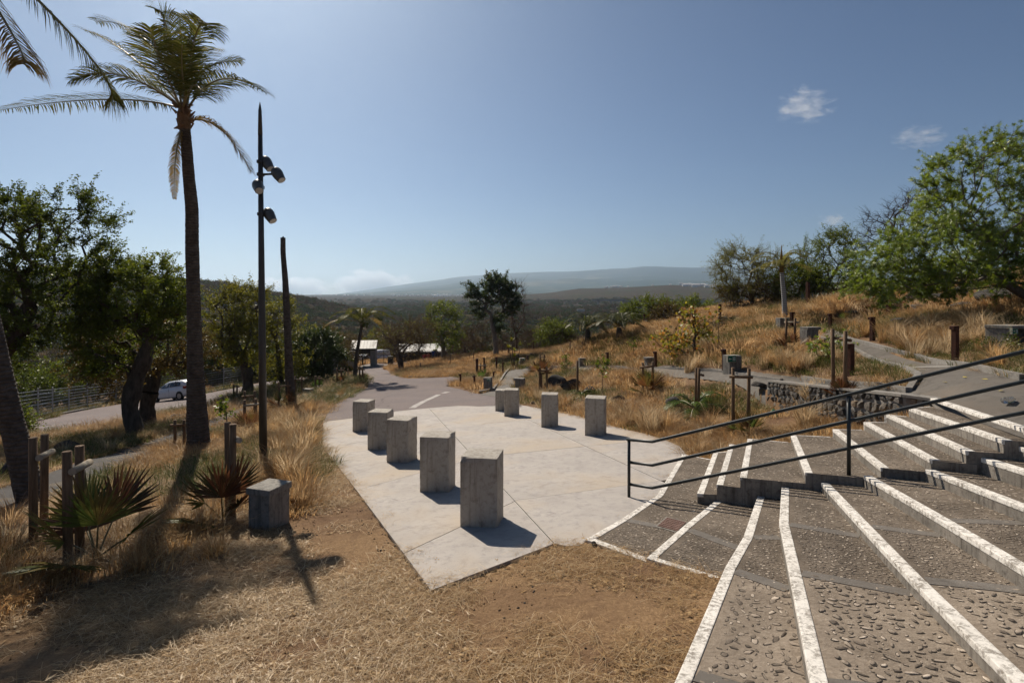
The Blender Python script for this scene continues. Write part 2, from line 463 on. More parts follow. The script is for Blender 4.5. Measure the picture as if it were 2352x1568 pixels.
    def frondmat(name, cols, trans=0.45, gloss=0.02):
        t = NT(name); gm = t.n('ShaderNodeNewGeometry')
        c = t.ramp(gm.outputs['Random Per Island'], [(i / max(1, len(cols) - 1), k) for i, k in enumerate(cols)])
        return foliage(t, c, trans, gloss, 0.4)
    M['scrub_green'] = leafmat('scrub_leaves', [(0.028, 0.040, 0.011), (0.055, 0.070, 0.019), (0.085, 0.095, 0.03)], 0.8, 0.25, 0.0)
    M['scrub_brown'] = leafmat('scrub_twigs', [(0.05, 0.036, 0.02), (0.09, 0.066, 0.036), (0.13, 0.092, 0.052)], 0.8, 0.2, 0.0)
    M['seagrape'] = frondmat('sea_grape_leaves', [(0.14, 0.17, 0.02), (0.30, 0.28, 0.03), (0.42, 0.31, 0.035), (0.44, 0.16, 0.025), (0.46, 0.40, 0.20)], 0.5, 0.03)
    M['frond'] = frondmat('coconut_leaflets', [(0.06, 0.075, 0.015), (0.11, 0.115, 0.022), (0.18, 0.15, 0.03)], 0.5, 0.01)
    M['frond_dry'] = frondmat('drying_leaflets', [(0.16, 0.125, 0.03), (0.28, 0.19, 0.05), (0.30, 0.18, 0.07)], 0.5)
    M['frond_bright'] = frondmat('yellowish_leaflets', [(0.15, 0.15, 0.035), (0.25, 0.22, 0.06)])
    M['frond_date'] = frondmat('date_palm_leaflets', [(0.055, 0.065, 0.028), (0.10, 0.105, 0.045)])
    M['rachis'] = simple('frond_stalk', (0.14, 0.115, 0.045), (0.24, 0.19, 0.075), 5, 0.5, 0.05, 30, 0, 0.4)
    M['husk'] = simple('palm_husk_fibre', (0.12, 0.07, 0.04), (0.24, 0.15, 0.09), 8, 0.9, 0.5, 25)
    M['fan_red'] = frondmat('red_fan_leaf', [(0.055, 0.05, 0.02), (0.10, 0.055, 0.025), (0.14, 0.05, 0.025), (0.16, 0.08, 0.03)], 0.45, 0.02)
    M['fan_olive'] = frondmat('olive_fan_leaf', [(0.07, 0.10, 0.022), (0.14, 0.15, 0.035), (0.17, 0.10, 0.035)], 0.45, 0.02)
    M['fan_orange'] = frondmat('orange_fan_leaf', [(0.15, 0.06, 0.025), (0.24, 0.11, 0.03), (0.14, 0.11, 0.03)], 0.5, 0.02)
    M['fan_green'] = frondmat('green_fan_leaf', [(0.06, 0.11, 0.02), (0.12, 0.17, 0.03)], 0.5, 0.02)
    M['agave'] = simple('agave_leaf', (0.10, 0.13, 0.10), (0.17, 0.20, 0.15), 5, 0.5, 0.05)
    def grassmat(name, cols, dark=(0.72, 0.62, 0.52)):
        t = NT(name); gm = t.n('ShaderNodeNewGeometry')
        c = t.ramp(gm.outputs['Random Per Island'], [(i / (len(cols) - 1), k) for i, k in enumerate(cols)])
        oi = t.n('ShaderNodeObjectInfo'); c = t.mix(t.fr(oi.outputs['Random'], 0.5, 1.0), c, t.mix(1.0, c, dark, 'MULTIPLY'))
        return foliage(t, c, 0.55, 0.012, 0.45)
    M['grass'] = grassmat('dry_grass', [(0.36, 0.195, 0.075), (0.52, 0.305, 0.125), (0.62, 0.395, 0.175), (0.70, 0.51, 0.28)])
    M['hillgrass'] = grassmat('hill_grass', [(0.42, 0.24, 0.105), (0.58, 0.365, 0.17), (0.70, 0.50, 0.28)])
    M['palegrass'] = grassmat('pale_grass', [(0.40, 0.27, 0.145), (0.56, 0.41, 0.235), (0.72, 0.58, 0.39)])
    M['greengrass'] = frondmat('green_grass', [(0.06, 0.095, 0.02), (0.12, 0.145, 0.035), (0.24, 0.19, 0.07)], 0.4)
    M['straw'] = frondmat('straw_litter', [(0.21, 0.12, 0.052), (0.36, 0.225, 0.105), (0.54, 0.38, 0.20)], 0.25)
    # vehicles, buildings
    M['carpaint'] = simple('white_car_paint', (0.62, 0.62, 0.63), (0.68, 0.68, 0.69), 2, 0.25, 0.0, 30, 0.0, 0.6)
    M['glass'] = simple('dark_window_glass', (0.012, 0.014, 0.016), (0.02, 0.022, 0.025), 2, 0.06, 0.0, 30, 0.0, 0.7)
    M['tyre'] = simple('tyre_rubber', (0.012, 0.012, 0.012), (0.022, 0.022, 0.022), 8, 0.85, 0.1, 40)
    M['rim'] = simple('alloy_rim', (0.30, 0.30, 0.31), (0.42, 0.42, 0.43), 8, 0.35, 0.0, 40, 0.7, 0.5)
    M['redlamp'] = simple('red_tail_lamp', (0.16, 0.012, 0.012), (0.24, 0.02, 0.02), 8, 0.2, 0.0, 40, 0, 0.6)
    M['clearlamp'] = simple('clear_headlamp', (0.45, 0.46, 0.47), (0.6, 0.6, 0.6), 8, 0.12, 0.0, 40, 0, 0.6)
    M['roofmetal'] = simple('pale_metal_roof', (0.27, 0.262, 0.25), (0.36, 0.352, 0.335), 2, 0.55, 0.05, 20, 0.2, 0.5)
    M['darkwood'] = simple('dark_timber', (0.045, 0.032, 0.024), (0.09, 0.062, 0.045), 3, 0.8, 0.2, 20)
    M['darkmetal'] = simple('dark_gate_steel', (0.02, 0.021, 0.022), (0.035, 0.036, 0.037), 5, 0.6, 0.05, 40)
    M['renderwall'] = simple('grey_render', (0.17, 0.16, 0.15), (0.28, 0.265, 0.245), 1.5, 0.9, 0.2, 12)
    M['housewall'] = simple('white_house_wall', (0.62, 0.60, 0.57), (0.76, 0.74, 0.70), 0.2, 0.85, 0.0, 2)
    M['houseroof'] = simple('pale_house_roof', (0.40, 0.36, 0.33), (0.66, 0.64, 0.62), 0.05, 0.7, 0.0, 2)
    M['sign_green'] = simple('green_sign_face', (0.008, 0.13, 0.085), (0.012, 0.16, 0.105), 4, 0.4, 0.0, 40)
    M['sign_white'] = simple('white_sign_face', (0.62, 0.62, 0.56), (0.70, 0.70, 0.64), 4, 0.5, 0.0, 40)
    M['signbox'] = simple('cream_sign_box', (0.42, 0.40, 0.30), (0.5, 0.48, 0.36), 4, 0.6, 0.0, 40)
    M['skin'] = simple('skin', (0.24, 0.14, 0.09), (0.3, 0.18, 0.12), 6, 0.6, 0.0, 40)
    for k, c in dict(shirt_red=(0.42, 0.03, 0.03), shirt_orange=(0.5, 0.11, 0.04), shirt_blue=(0.03, 0.06, 0.20), shirt_dark=(0.03, 0.03, 0.035), trousers=(0.035, 0.035, 0.045), hair=(0.015, 0.012, 0.01)).items():
        M[k] = simple(k, tuple(0.85 * q for q in c), c, 6, 0.85, 0.1, 40)
    M['hose'] = simple('green_hose', (0.015, 0.26, 0.13), (0.02, 0.32, 0.17), 6, 0.4, 0.0, 40)
    M['chalk'] = simple('worn_road_paint', (0.30, 0.27, 0.25), (0.52, 0.49, 0.46), 3, 0.9, 0.1, 30, 0, 0.2)
    M['chalkpink'] = simple('faded_pink_chalk', (0.24, 0.17, 0.155), (0.42, 0.32, 0.29), 5, 0.95, 0.1, 30, 0, 0.1)
    M['yellowleaf'] = simple('fallen_yellow_leaf', (0.55, 0.42, 0.03), (0.62, 0.5, 0.05), 8, 0.7, 0.0, 40)
    t = NT('clear_plastic'); t.b.inputs['Transmission Weight'].default_value = 0.9; t.b.inputs['IOR'].default_value = 1.2
    M['plastic'] = t.fin((0.8, 0.82, 0.82), 0.15)
mk_materials()
# ---------------------------------------------------------------- terrain
def plaza_z(x, y): return -2.293 + 0.03 * x - 0.098 * y
def PL(u, v, h=0.0):
    """place on the sloping plaza plane, h metres above it"""
    a = (u - CXP) / FPX; b = (v - HZN) / FPX
    y = (2.293 - h) / (b + 0.03 * a - 0.098)
    return np.array([a * y, y, -b * y])

ctl = []
for x, y in ((-1, 4), (-4, 4), (0.5, 5), (-2, 8), (1, 8), (-4.5, 13), (-1.5, 12), (2, 12), (-6, 18), (-2, 18), (1, 17), (-5, 24), (-1, 24),
             (-6, 30), (-2, 30), (-7, 36), (-3, 36), (3.2, 14), (-3, 5.5), (-6.5, 21), (2.6, 18.5), (1.3, 22.3), (3.8, 13)):
    ctl.append((x, y, plaza_z(x, y)))
for u, v, y in ((817, 873, 43), (850, 836, 86), (1000, 822, 88), (923, 852, 62), (1139, 820, 62), (1210, 842, 50), (1057, 888, 38.7), (1095, 863, 48),
                (2194, 831, 14.0), (1953, 864, 15.5), (2004, 787, 19.6), (1664, 854, 21.9), (1907, 761, 28), (1818, 756, 30), (2041, 737, 29.7), (1856, 706, 37),
                (1396, 843, 35), (1506, 845, 30.3), (1300, 841, 42), (1327, 908, 25), (1690, 1000, 14.4), (1913, 970, 12.6), (1600, 949, 17.2), (1489, 905, 22.5), (1243, 900, 28),
                (610, 1210, 7.77), (605, 1077, 11.85), (455, 1030, 14.9), (220, 1284, 6.69), (0, 1500, 4.6), (0, 1250, 7.35), (75, 1145, 9.9), (330, 1035, 18.0), (405, 1015, 19.5),
                (564, 990, 18.3), (310, 1005, 22), (100, 1003, 28), (60, 970, 34), (237, 950, 38), (390, 921, 43), (567, 908, 38), (672, 935, 26.6), (718, 882, 45), (600, 882, 52), (466, 904, 50),
                (700, 866, 60), (2306, 794, 16), (2300, 655, 26), (2400, 640, 30), (2000, 690, 32), (1750, 712, 40), (1350, 787, 45), (1422, 780, 42), (1575, 820, 28), (1803, 735, 33), (1655, 745, 38), (1483, 760, 48),
                (2600, 800, 14), (2600, 640, 24), (2137, 908, 9.9), (2060, 870, 13.0), (1880, 770, 24), (2352, 905, 9.2), (1225, 811, 62), (1068, 819, 70), (900, 812, 110), (1500, 735, 62), (1700, 706, 62), (2000, 665, 60), (2300, 625, 60)):
    ctl.append(tuple(P(u, v, y)))
ctl += [(0, -8, -1.4), (-8, -4, -2.4), (8, 0, -1.0), (14, 6, -0.9), (-12, 2, -2.9), (-20, 12, -4.2), (-30, 25, -7.0), (-40, 40, -9), (-55, 60, -11), (-30, 70, -10.5), (-10, 78, -9.5), (10, 80, -8), (30, 75, -6), (45, 50, -1), (35, 20, 1.5), (25, -5, 1.0), (-25, -10, -4), (0, 105, -12), (-40, 105, -13), (45, 105, -9), (3, 66, -6.6), (8, 60, -5.0), (14, 52, -3.2), (7.2, 12.5, -2.75), (7.3, 16.5, -3.05), (6.6, 10.5, -2.75)]
ctl = np.array(ctl, float)
_sc = 30.0
def _U(r2): return np.where(r2 > 1e-12, 0.5 * r2 * np.log(np.maximum(r2, 1e-12)), 0.0)
_q = ctl[:, :2] / _sc
_d2 = ((_q[:, None, :] - _q[None, :, :]) ** 2).sum(-1)
_n = len(ctl)
_A = np.zeros((_n + 3, _n + 3)); _A[:_n, :_n] = _U(_d2) + np.eye(_n) * 2e-4
_A[:_n, _n] = 1; _A[:_n, _n + 1:] = _q; _A[_n, :_n] = 1; _A[_n + 1:, :_n] = _q.T
_w = np.linalg.solve(_A, np.concatenate([ctl[:, 2], np.zeros(3)]))
def tps(x, y):
    x = np.atleast_1d(np.asarray(x, float)); y = np.atleast_1d(np.asarray(y, float))
    out = np.empty(x.size); xf = x.ravel() / _sc; yf = y.ravel() / _sc
    for i in range(0, x.size, 20000):
        a = xf[i:i + 20000]; b = yf[i:i + 20000]
        r2 = (a[:, None] - _q[None, :, 0]) ** 2 + (b[:, None] - _q[None, :, 1]) ** 2
        out[i:i + 20000] = _U(r2) @ _w[:_n] + _w[_n] + a * _w[_n + 1] + b * _w[_n + 2]
    return out.reshape(x.shape)
def far_z(x, y):
    r = np.hypot(x, y); yy = np.maximum(y, 0.2 * r + 1e-6)
    u = np.clip(CXP + FPX * x / yy, -1500, 3800)
    base = np.interp(np.log(np.maximum(r, 1)), np.log([60, 90, 140, 250, 400, 700, 1000, 2000, 4000, 6000, 14000]), [-10, -12, -17, -24, -24, -20, -19, -11, 2, 10, 10])
    hl = np.interp(u, [-1500, 200, 440, 520, 600, 650, 700, 760, 900], [40, 38, 34, 31.5, 26, 22, 18.5, 11, 0])
    base = base + hl * np.exp(-((yy - 520) / np.where(yy < 520, 190, 120)) ** 2)
    hr = np.interp(u, [1000, 1180, 1270, 1330, 1450, 1540, 1640, 1800, 2400], [0, 12, 22, 36, 42, 50, 46, 60, 60])
    base = base + hr * np.exp(-((yy - 2300) / np.where(yy < 2300, 620, 260)) ** 2)
    rv = np.interp(u, [-1500, 600, 700, 770, 830, 950, 1050, 1150, 1250, 1300, 1400, 1440, 1480, 1560, 1640, 1800, 2352, 3800], [681, 681, 680, 677, 669, 650.5, 637, 629, 625, 624, 617.5, 617, 612, 613, 616, 620, 640, 670])
    ridge = (HZN - rv) / FPX * 11000.0
    t = np.clip((yy - 4200) / 6800, 0, 1)
    prof = np.where(yy < 11000, t ** 1.25, np.clip(1 - (yy - 11000) / 9000, 0, 1))
    nz = (fbm(x / 900.0, y / 900.0, 5) - 0.5) * 150 * np.clip(t * 2, 0, 1) * np.clip(ridge / 300, 0, 1) * np.clip((11000 - yy) / 2500, 0.12, 1)
    base = base + np.maximum(ridge, -20) * prof + nz
    base = base + (fbm(x / 130.0 + 5, y / 130.0, 4) - 0.5) * np.clip((r - 120) / 400, 0, 1) * 16 * np.clip(1 - (r - 1400) / 1500, 0.12, 1)
    return base
def zs(x, y):
    x = np.atleast_1d(np.asarray(x, float)); y = np.atleast_1d(np.asarray(y, float))
    r = np.hypot(x, y); w = sstep(80, 150, r)
    z = far_z(x, y)
    m = w < 1
    if m.any():
        zt = tps(x[m], y[m]); xm = x[m]; ym = y[m]; zt = zt - .55 * np.exp(-np.maximum(7.86 - xm, 0) / 1.1) * (xm < 7.86) * sstep(9.6, 10.8, ym) * (1 - sstep(17.2, 19.5, ym)); z = z.copy(); z[m] = zt * (1 - w[m]) + z[m] * w[m]
    return z
def zs1(x, y): return float(zs([x], [y])[0])
_ys = np.concatenate([np.arange(2, 30, 0.05), np.arange(30, 130, 0.2)])
def G(u, v):
    """where the line of sight through a photo point first meets the ground"""
    a = (u - CXP) / FPX; b = (v - HZN) / FPX
    d = zs(a * _ys, _ys) + b * _ys
    k = np.argmax(d > 0) if (d > 0).any() else int(np.argmax(d))
    y = _ys[k]
    return np.array([a * y, y, zs1(a * y, y)])
def GP(pts): return [G(u, v) for u, v in pts]

def cdt(poly, res):
    """triangulated polygon with inner grid points"""
    P2 = [(float(p[0]), float(p[1])) for p in poly]
    xs = [p[0] for p in P2]; ys = [p[1] for p in P2]
    dense = []
    for i in range(len(P2)):
        a = P2[i]; b = P2[(i + 1) % len(P2)]; L = math.hypot(b[0] - a[0], b[1] - a[1]); n = max(1, int(L / res))
        for k in range(n): dense.append((a[0] + (b[0] - a[0]) * k / n, a[1] + (b[1] - a[1]) * k / n))
    gx, gy = np.meshgrid(np.arange(min(xs), max(xs), res), np.arange(min(ys), max(ys), res))
    gx = gx.ravel(); gy = gy.ravel(); ok = inside(gx, gy, P2)
    pts = [Vector(p) for p in dense] + [Vector((a, b)) for a, b in zip(gx[ok], gy[ok])]
    n = len(dense)
    r = delaunay_2d_cdt(pts, [(i, (i + 1) % n) for i in range(n)], [], 1, 1e-4)
    V = np.array([tuple(p) for p in r[0]]); F = np.array([f for f in r[2] if len(f) == 3])
    c = V[F].mean(axis=1); F = F[inside(c[:, 0], c[:, 1], P2)]
    e1 = V[F[:, 1]] - V[F[:, 0]]; e2 = V[F[:, 2]] - V[F[:, 0]]
    fl = (e1[:, 0] * e2[:, 1] - e1[:, 1] * e2[:, 0]) < 0
    F[fl] = F[fl][:, ::-1]
    return V, F
def drape(name, poly, mat, dz=0.0, res=0.8, parent=None, kind='structure'):
    V, F = cdt(poly, res)
    z = zs(V[:, 0], V[:, 1]) + dz
    me = np_mesh(name, np.column_stack([V, z]), F, [mat], True)
    o = link(name, me, parent)
    if kind and parent is None: o['kind'] = kind
    return o
def offset_line(pts, w):
    pts = [np.array(p[:2], float) for p in pts]; L = []; Rr = []
    for i, p in enumerate(pts):
        t = pts[min(i + 1, len(pts) - 1)] - pts[max(i - 1, 0)]; t = t / np.linalg.norm(t); n = np.array([-t[1], t[0]])
        L.append(p + n * w / 2); Rr.append(p - n * w / 2)
    return L + Rr[::-1]
def resample(pts, step):
    pts = [np.array(p[:2], float) for p in pts]; out = [pts[0]]
    for a, b in zip(pts[:-1], pts[1:]):
        n = max(1, int(np.linalg.norm(b - a) / step))
        out += [a + (b - a) * k / n for k in range(1, n + 1)]
    return out
def smooth_line(pts, step=0.8, it=2):
    q = [np.array(p[:2], float) for p in pts]
    for _ in range(it):
        r = [q[0]]
        for a, b in zip(q[:-1], q[1:]): r += [a * .75 + b * .25, a * .25 + b * .75]
        q = r + [q[-1]]
    return q
def kerb(name, pts, parent, w=0.12, h=0.10, mat='kerb', seglen=1.0):
    """row of kerb stones following the ground"""
    q = resample(pts, seglen); out = []
    for i, (a, b) in enumerate(zip(q[:-1], q[1:])):
        L = np.linalg.norm(b - a)
        if L < 0.05: continue
        t = (b - a) / L; n = np.array([-t[1], t[0]]); za = zs1(*a) + h; zb = zs1(*b) + h
        a2 = a + t * 0.006; b2 = b - t * 0.006
        poly = [(*(a2 + n * w / 2), za), (*(a2 - n * w / 2), za), (*(b2 - n * w / 2), zb), (*(b2 + n * w / 2), zb)]
        out.append(MB().prism(poly, h + 0.2, None).build(name, M[mat], parent))
    return out

# ------------------------------------------------ outlines in plan
PLAZA = [PL(u, v) for u, v in ((743.6, 965.4), (860, 949), (983, 937), (1060, 931), (1136, 928), (1199, 930), (1249, 939), (1325.4, 954.5), (1406.5, 978), (1491, 998), (1532, 1011.7), (1559.6, 1024), (1573, 1039),
                                (1510, 1137), (1428, 1192), (1346, 1240), (1335, 1251), (1300, 1253), (1274, 1246.7), (1130, 1301), (990, 1354), (927, 1269), (819, 1124.8), (744, 1028.5), (740, 1003.6))]
ROAD = GP([(744, 968), (752, 949), (784, 918), (821, 901), (846, 890), (842, 882), (836, 872), (818, 864), (828, 850), (826, 842), (848, 835), (898, 835), (884, 842), (880, 848), (900, 858), (938, 868.5), (1039, 864), (1075, 869),
           (1058, 880), (1023, 885), (1054, 893), (1101, 905), (1136, 911), (1178, 914), (1199, 933), (1136, 931), (983, 940)])
CARPARK = GP([(40, 1015), (108, 1000), (237, 983), (355, 956), (468, 936), (548, 910), (614, 895), (679, 889), (716, 878), (760, 866), (818, 863), (828, 850), (750, 858), (700, 866), (632, 874), (595, 880), (550, 889), (501, 898), (466, 905), (281, 927), (220, 937), (135, 954), (68, 974), (0, 990), (-120, 1040)])
LOWPATH_C = smooth_line(GP([(-60, 1180), (30, 1140), (135, 1101), (237, 1067), (321, 1033), (389, 1009), (457, 986), (508, 963), (558, 943), (610, 927), (677, 912), (735, 893), (790, 872)]))
LOWPATH = offset_line(LOWPATH_C, 1.5)
RPATH = GP([(1880, 774), (1915, 790), (1964, 805), (2067, 844), (2122, 871)]) + [np.array([8.25, 11.9]), np.array([8.55, 14.5]), np.array([8.75, 17.4])] + [np.array([7.95, 17.4]), np.array([7.95, 14.5]), np.array([7.75, 11.3])] \
    + [np.array([7.14, 9.71]), np.array([5.59, 6.21]), np.array([5.2, 5.0]), np.array([5.2, -3.0]), np.array([9.5, -3.0]), np.array([9.2, 5.0]), np.array([9.6, 9.5])] + GP([(2352, 874), (2190, 839), (2022, 800), (1957, 784), (1886, 764)])
MIDPATH_C = smooth_line([np.array([8.4, 17.3])] + GP([(1660, 859), (1600, 857), (1520, 852), (1440, 848), (1360, 847), (1280, 847), (1222, 848)]))
MIDPATH = offset_line(MIDPATH_C, 1.1)
JPATH = GP([(1101, 906), (1132, 898), (1143, 883), (1171, 848), (1225, 846), (1204, 866), (1192, 890), (1178, 914), (1136, 911)])
# steps: corners in plan (back end, railing end) and height above the plaza plane
S_PX = [(1568, 1043, 1510, 1137), (1639, 1040, 1602, 1133.5), (1676, 1020, 1646.5, 1113), (1718, 1007.6, 1700.4, 1096.5), (1817, 999, 1850, 1085.4), (1913, 985.6, 2023.5, 1074.5), (1984, 969, 2139.7, 1056.7), (2034.5, 951.5, 2219, 1036.2), (2088, 938, 2305, 1011.6), (2137, 914.6, 2352, 985)]
S_H = [0.02 + 0.14 * k for k in range(10)]
S_PT = [(PL(a, b, h)[:2], PL(c, d, h)[:2]) for (a, b, c, d), h in zip(S_PX, S_H)]
RA, RB = S_PT[0][1], S_PT[9][1]
def on_rail(a, b):
    """meet of line a-b with the railing line"""
    d1 = b - a; d2 = RB - RA
    t = ((RA[0] - a[0]) * d2[1] - (RA[1] - a[1]) * d2[0]) / (d1[0] * d2[1] - d1[1] * d2[0])
    return a + d1 * t
N_PX = [[(1510, 1137.5), (1428, 1192), (1346, 1238.6)], [(1650, 1145.6), (1568, 1211), (1486, 1282)], [(1745, 1128), (1709, 1233), (1667, 1303), (1564, 1539)], [(1797, 1107), (1791, 1200), (1813, 1310), (1864, 1568)],
        [(1877, 1098), (1976, 1205), (2092, 1328.7), (2332, 1568)], [(1965, 1081), (2160, 1194), (2352, 1310)], [(2081, 1061), (2352, 1165)], [(2219, 1040), (2352, 1085.6)], [(2308, 1016), (2352, 1030)]]
N_H = [0.02, 0.06, 0.20, 0.36, 0.47, 0.61, 0.75, 0.93, 1.08]
N_PT = [[PL(u, v, h)[:2] for u, v in pts] for pts, h in zip(N_PX, N_H)]
for i in range(1, 9): N_PT[i][0] = on_rail(N_PT[i][0], N_PT[i][1])
def ext(l, d): 
    t = l[-1] - l[-2]; return l[-1] + t / np.linalg.norm(t) * d
N_PT[2][3] = N_PT[2][3]; N_PT[2].append(ext(N_PT[2], 3.6))
N_PT[3].append(ext(N_PT[3], 3.6))
N_PT[4].append(N_PT[4][3] + np.array([-0.35, -3.4]))
N_PT[5].append(np.array([3.35, 2.6])); N_PT[5].append(np.array([3.0, -0.6]))
N_PT[6] += [np.array([4.33, 3.8]), np.array([4.1, 2.4]), np.array([3.8, -0.8])]
N_PT[7] = [N_PT[7][0], np.array([5.02, 5.0]), np.array([4.78, 3.7]), np.array([4.6, 2.3]), np.array([4.35, -1.0])]
N_PT[8] = [N_PT[8][0], np.array([5.3, 4.9]), np.array([5.1, 3.6]), np.array([5.0, 2.2]), np.array([4.8, -1.2])]
N_PT.append([RB, np.array([5.45, 4.8]), np.array([5.4, 3.5]), np.array([5.35, 2.1]), np.array([5.25, -1.4])]); N_H.append(1.26)
STAIR_OUT = [S_PT[k][0] for k in range(10)] + [RB] + N_PT[9][1:] + [N_PT[2][4], N_PT[2][3], N_PT[2][2], N_PT[1][2], N_PT[0][2], N_PT[0][1]] + [S_PT[0][1]]

# ------------------------------------------------ ground sheet
def hard_mask(x, y):
    m = np.zeros(x.shape, bool)
    for poly in (PLAZA, ROAD, CARPARK, LOWPATH, RPATH, MIDPATH, JPATH): m |= inside(x, y, poly)
    return m
def near_dist_(x, y, poly):
    d = np.full(x.shape, 1e9); n = len(poly)
    for i in range(n):
        a = np.array(poly[i][:2]); b = np.array(poly[(i + 1) % n][:2]); ab = b - a; L = ab @ ab + 1e-12; t = np.clip(((x - a[0]) * ab[0] + (y - a[1]) * ab[1]) / L, 0, 1); d = np.minimum(d, np.hypot(x - a[0] - t * ab[0], y - a[1] - t * ab[1]))
    return d
def gz(x, y):
    """uneven natural ground height, settling just below the edges of plaza and steps"""
    r = np.hypot(x, y)
    lump = (fbm(x / 1.6, y / 1.6, 4) - 0.5) * 0.16 + (fbm(x / 5 + 3, y / 5, 3) - 0.5) * 0.25 * np.clip((r - 9) / 20, 0, 1)
    d = np.full(x.shape, 9.0); k = r < 30
    if k.any(): d[k] = np.minimum(near_dist_(x[k], y[k], STAIR_OUT), near_dist_(x[k], y[k], PLAZA))
    calm = 0.3 + 0.7 * sstep(1.5, 5.0, d); calm = calm * sstep(.05, .9, d)
    return zs(x, y) + lump * calm - .012 * (1 - sstep(.0, .5, d))
def build_ground():
    az = np.concatenate([np.linspace(-64, 64, 470), np.linspace(64, 296, 60)[1:-1]])
    az = np.radians(az); rr = np.concatenate([[0.3], np.geomspace(0.8, 300, 330), np.geomspace(300, 13500, 105)[1:]])
    A_, R_ = np.meshgrid(az, rr); x = (R_ * np.sin(A_)).ravel(); y = (R_ * np.cos(A_)).ravel()
    z = zs(x, y); r = np.hypot(x, y)
    near = r < 130; hard = hard_mask(x, y); st = inside(x, y, STAIR_OUT); k = near & ~hard & ~st
    z[k] = gz(x[k], y[k])
    z = z - np.where(hard, 0.10, 0.0)
    z = np.where(st, np.minimum(z, plaza_z(x, y) - 0.18), z)
    nz = len(rr); na = len(az)
    V = np.column_stack([x, y, z])
    i, j = np.meshgrid(np.arange(nz - 1), np.arange(na), indexing='ij')
    j2 = (j + 1) % na
    F = np.stack([(i * na + j), (i * na + j2), ((i + 1) * na + j2), ((i + 1) * na + j)], -1).reshape(-1, 4)[:, ::-1]
    rf = R_.ravel()[F[:, 0]]
    midx = np.where(rf < 125, 0, np.where(rf < 4600, 1, 2))
    me = np_mesh('ground', V, F, [M['soil'], M['scrub'], M['mountain']], True, midx)
    o = link('ground', me); o['kind'] = 'structure'
build_ground()

# ------------------------------------------------ plaza slabs
def clip(poly, p, n):
    """part of the polygon on the side n points to"""
    out = []; k = len(poly)
    for i in range(k):
        a = poly[i]; b = poly[(i + 1) % k]; da = np.dot(a - p, n); db = np.dot(b - p, n)
        if da >= 0: out.append(a)
        if (da > 0) != (db > 0) and abs(da - db) > 1e-12: out.append(a + (b - a) * da / (da - db))
    return out
Z4 = lambda x, y: PL((1150 + 0.5422 * x) / 1.6327, (1400 + 0.5422 * y) / 1.6327)[:2]
def split(polys, a, b, gap=0.006):
    d = b - a; n = np.array([-d[1], d[0]]); n /= np.linalg.norm(n); res = []
    for q in polys:
        for s in (1, -1):
            c = clip(q, a + n * s * gap, n * s)
            if len(c) > 2:
                ar = abs(sum(c[i][0] * c[(i + 1) % len(c)][1] - c[(i + 1) % len(c)][0] * c[i][1] for i in range(len(c)))) / 2
                if ar > 0.05: res.append(c)
    return res
def build_plaza():
    root = empty('plaza', (0, 0, 0)); root['kind'] = 'structure'
    base = [np.array(p[:2]) for p in PLAZA]
    sub = drape_plane('bedding', [b for b in base], -0.035, root)
    b0, b1 = Z4(845, 240), Z4(1710, 1172)
    d = b1 - b0; n = np.array([-d[1], d[0]]); n /= np.linalg.norm(n)
    if np.dot(Z4(300, 500) - b0, n) < 0: n = -n
    left = clip(base, b0 + n * 0.006, n); right = clip(base, b0 - n * 0.006, -n)
    L = [left]
    for a, b in ((Z4(675, 1240), Z4(1455, 875)), (Z4(345, 805), Z4(1186, 576)), (Z4(120, 515), Z4(985, 375))): L = split(L, a, b)
    Q = [right]
    for a, b in ((Z4(1455, 875), Z4(2121, 785)), (Z4(1186, 576), Z4(2121, 485)), (Z4(985, 375), Z4(1560, 318)), (Z4(1545, 325), Z4(2121, 590))): Q = split(Q, a, b)
    rng = random.Random(4)
    for poly in L + Q:
        dz = rng.uniform(-0.002, 0.002)
        pts = [(p[0], p[1], plaza_z(p[0], p[1]) + dz) for p in poly]
        c = np.mean(np.array(pts), axis=0)
        MB().prism([tuple(np.array(p) - c) for p in pts], 0.14, None).build('slab', M['plaza'], root, loc=c)
def drape_plane(name, poly, dz, parent):
    mb = MB(); mb.prism([(p[0], p[1], plaza_z(p[0], p[1]) + dz) for p in poly], 0.2, None)
    return mb.build(name, M['oldconc'], parent)
build_plaza()

road = drape('road', ROAD, M['asphalt'], 0.0, 0.9)
drape('car_park', CARPARK, M['asphalt'], 0.006, 1.0)
drape('footpath', LOWPATH, M['dpath'], 0.012, 0.5)
rp = drape('path', RPATH, M['pathc'], 0.0, 0.5)
mp_ = drape('path', MIDPATH, M['pathc'], 0.006, 0.5)
jp = drape('path', JPATH, M['pathc'], 0.012, 0.6)
# road markings, threshold, kerbs
def strip(name, uv, w, mat, dz, parent):
    c = [p[:2] for p in (GP(uv) if not isinstance(uv[0], np.ndarray) else uv)]
    return drape(name, offset_line(resample(c, 0.5), w), mat, dz, 0.4, parent)
strip('road_marking', [(946, 937), (975, 921), (1008, 906)], 0.28, M['chalk'], 0.006, road)
strip('road_marking', [(1019, 903), (1029, 900)], 0.35, M['chalk'], 0.006, road)
for c_, r0_, a0, a1 in (((-2.9, 33.5), 3.2, -60, 60), ((-2.9, 33.5), 2.9, -40, 30), ((-4.5, 38.5), 4.2, -70, 40), ((-7.5, 43), 3.0, -160, 60)):
    strip('chalk_line', [np.array([c_[0] + r0_ * math.cos(R(q)), c_[1] + r0_ * math.sin(R(q))]) for q in np.linspace(a0, a1, 22)], 0.035, M['chalkpink'], 0.007, road)
th = drape('threshold_slab', GP([(826, 843), (895, 840), (898, 837.5), (834, 839)]), M['kerb'], 0.02, 0.8)
cpk = bpy.data.objects['car_park']
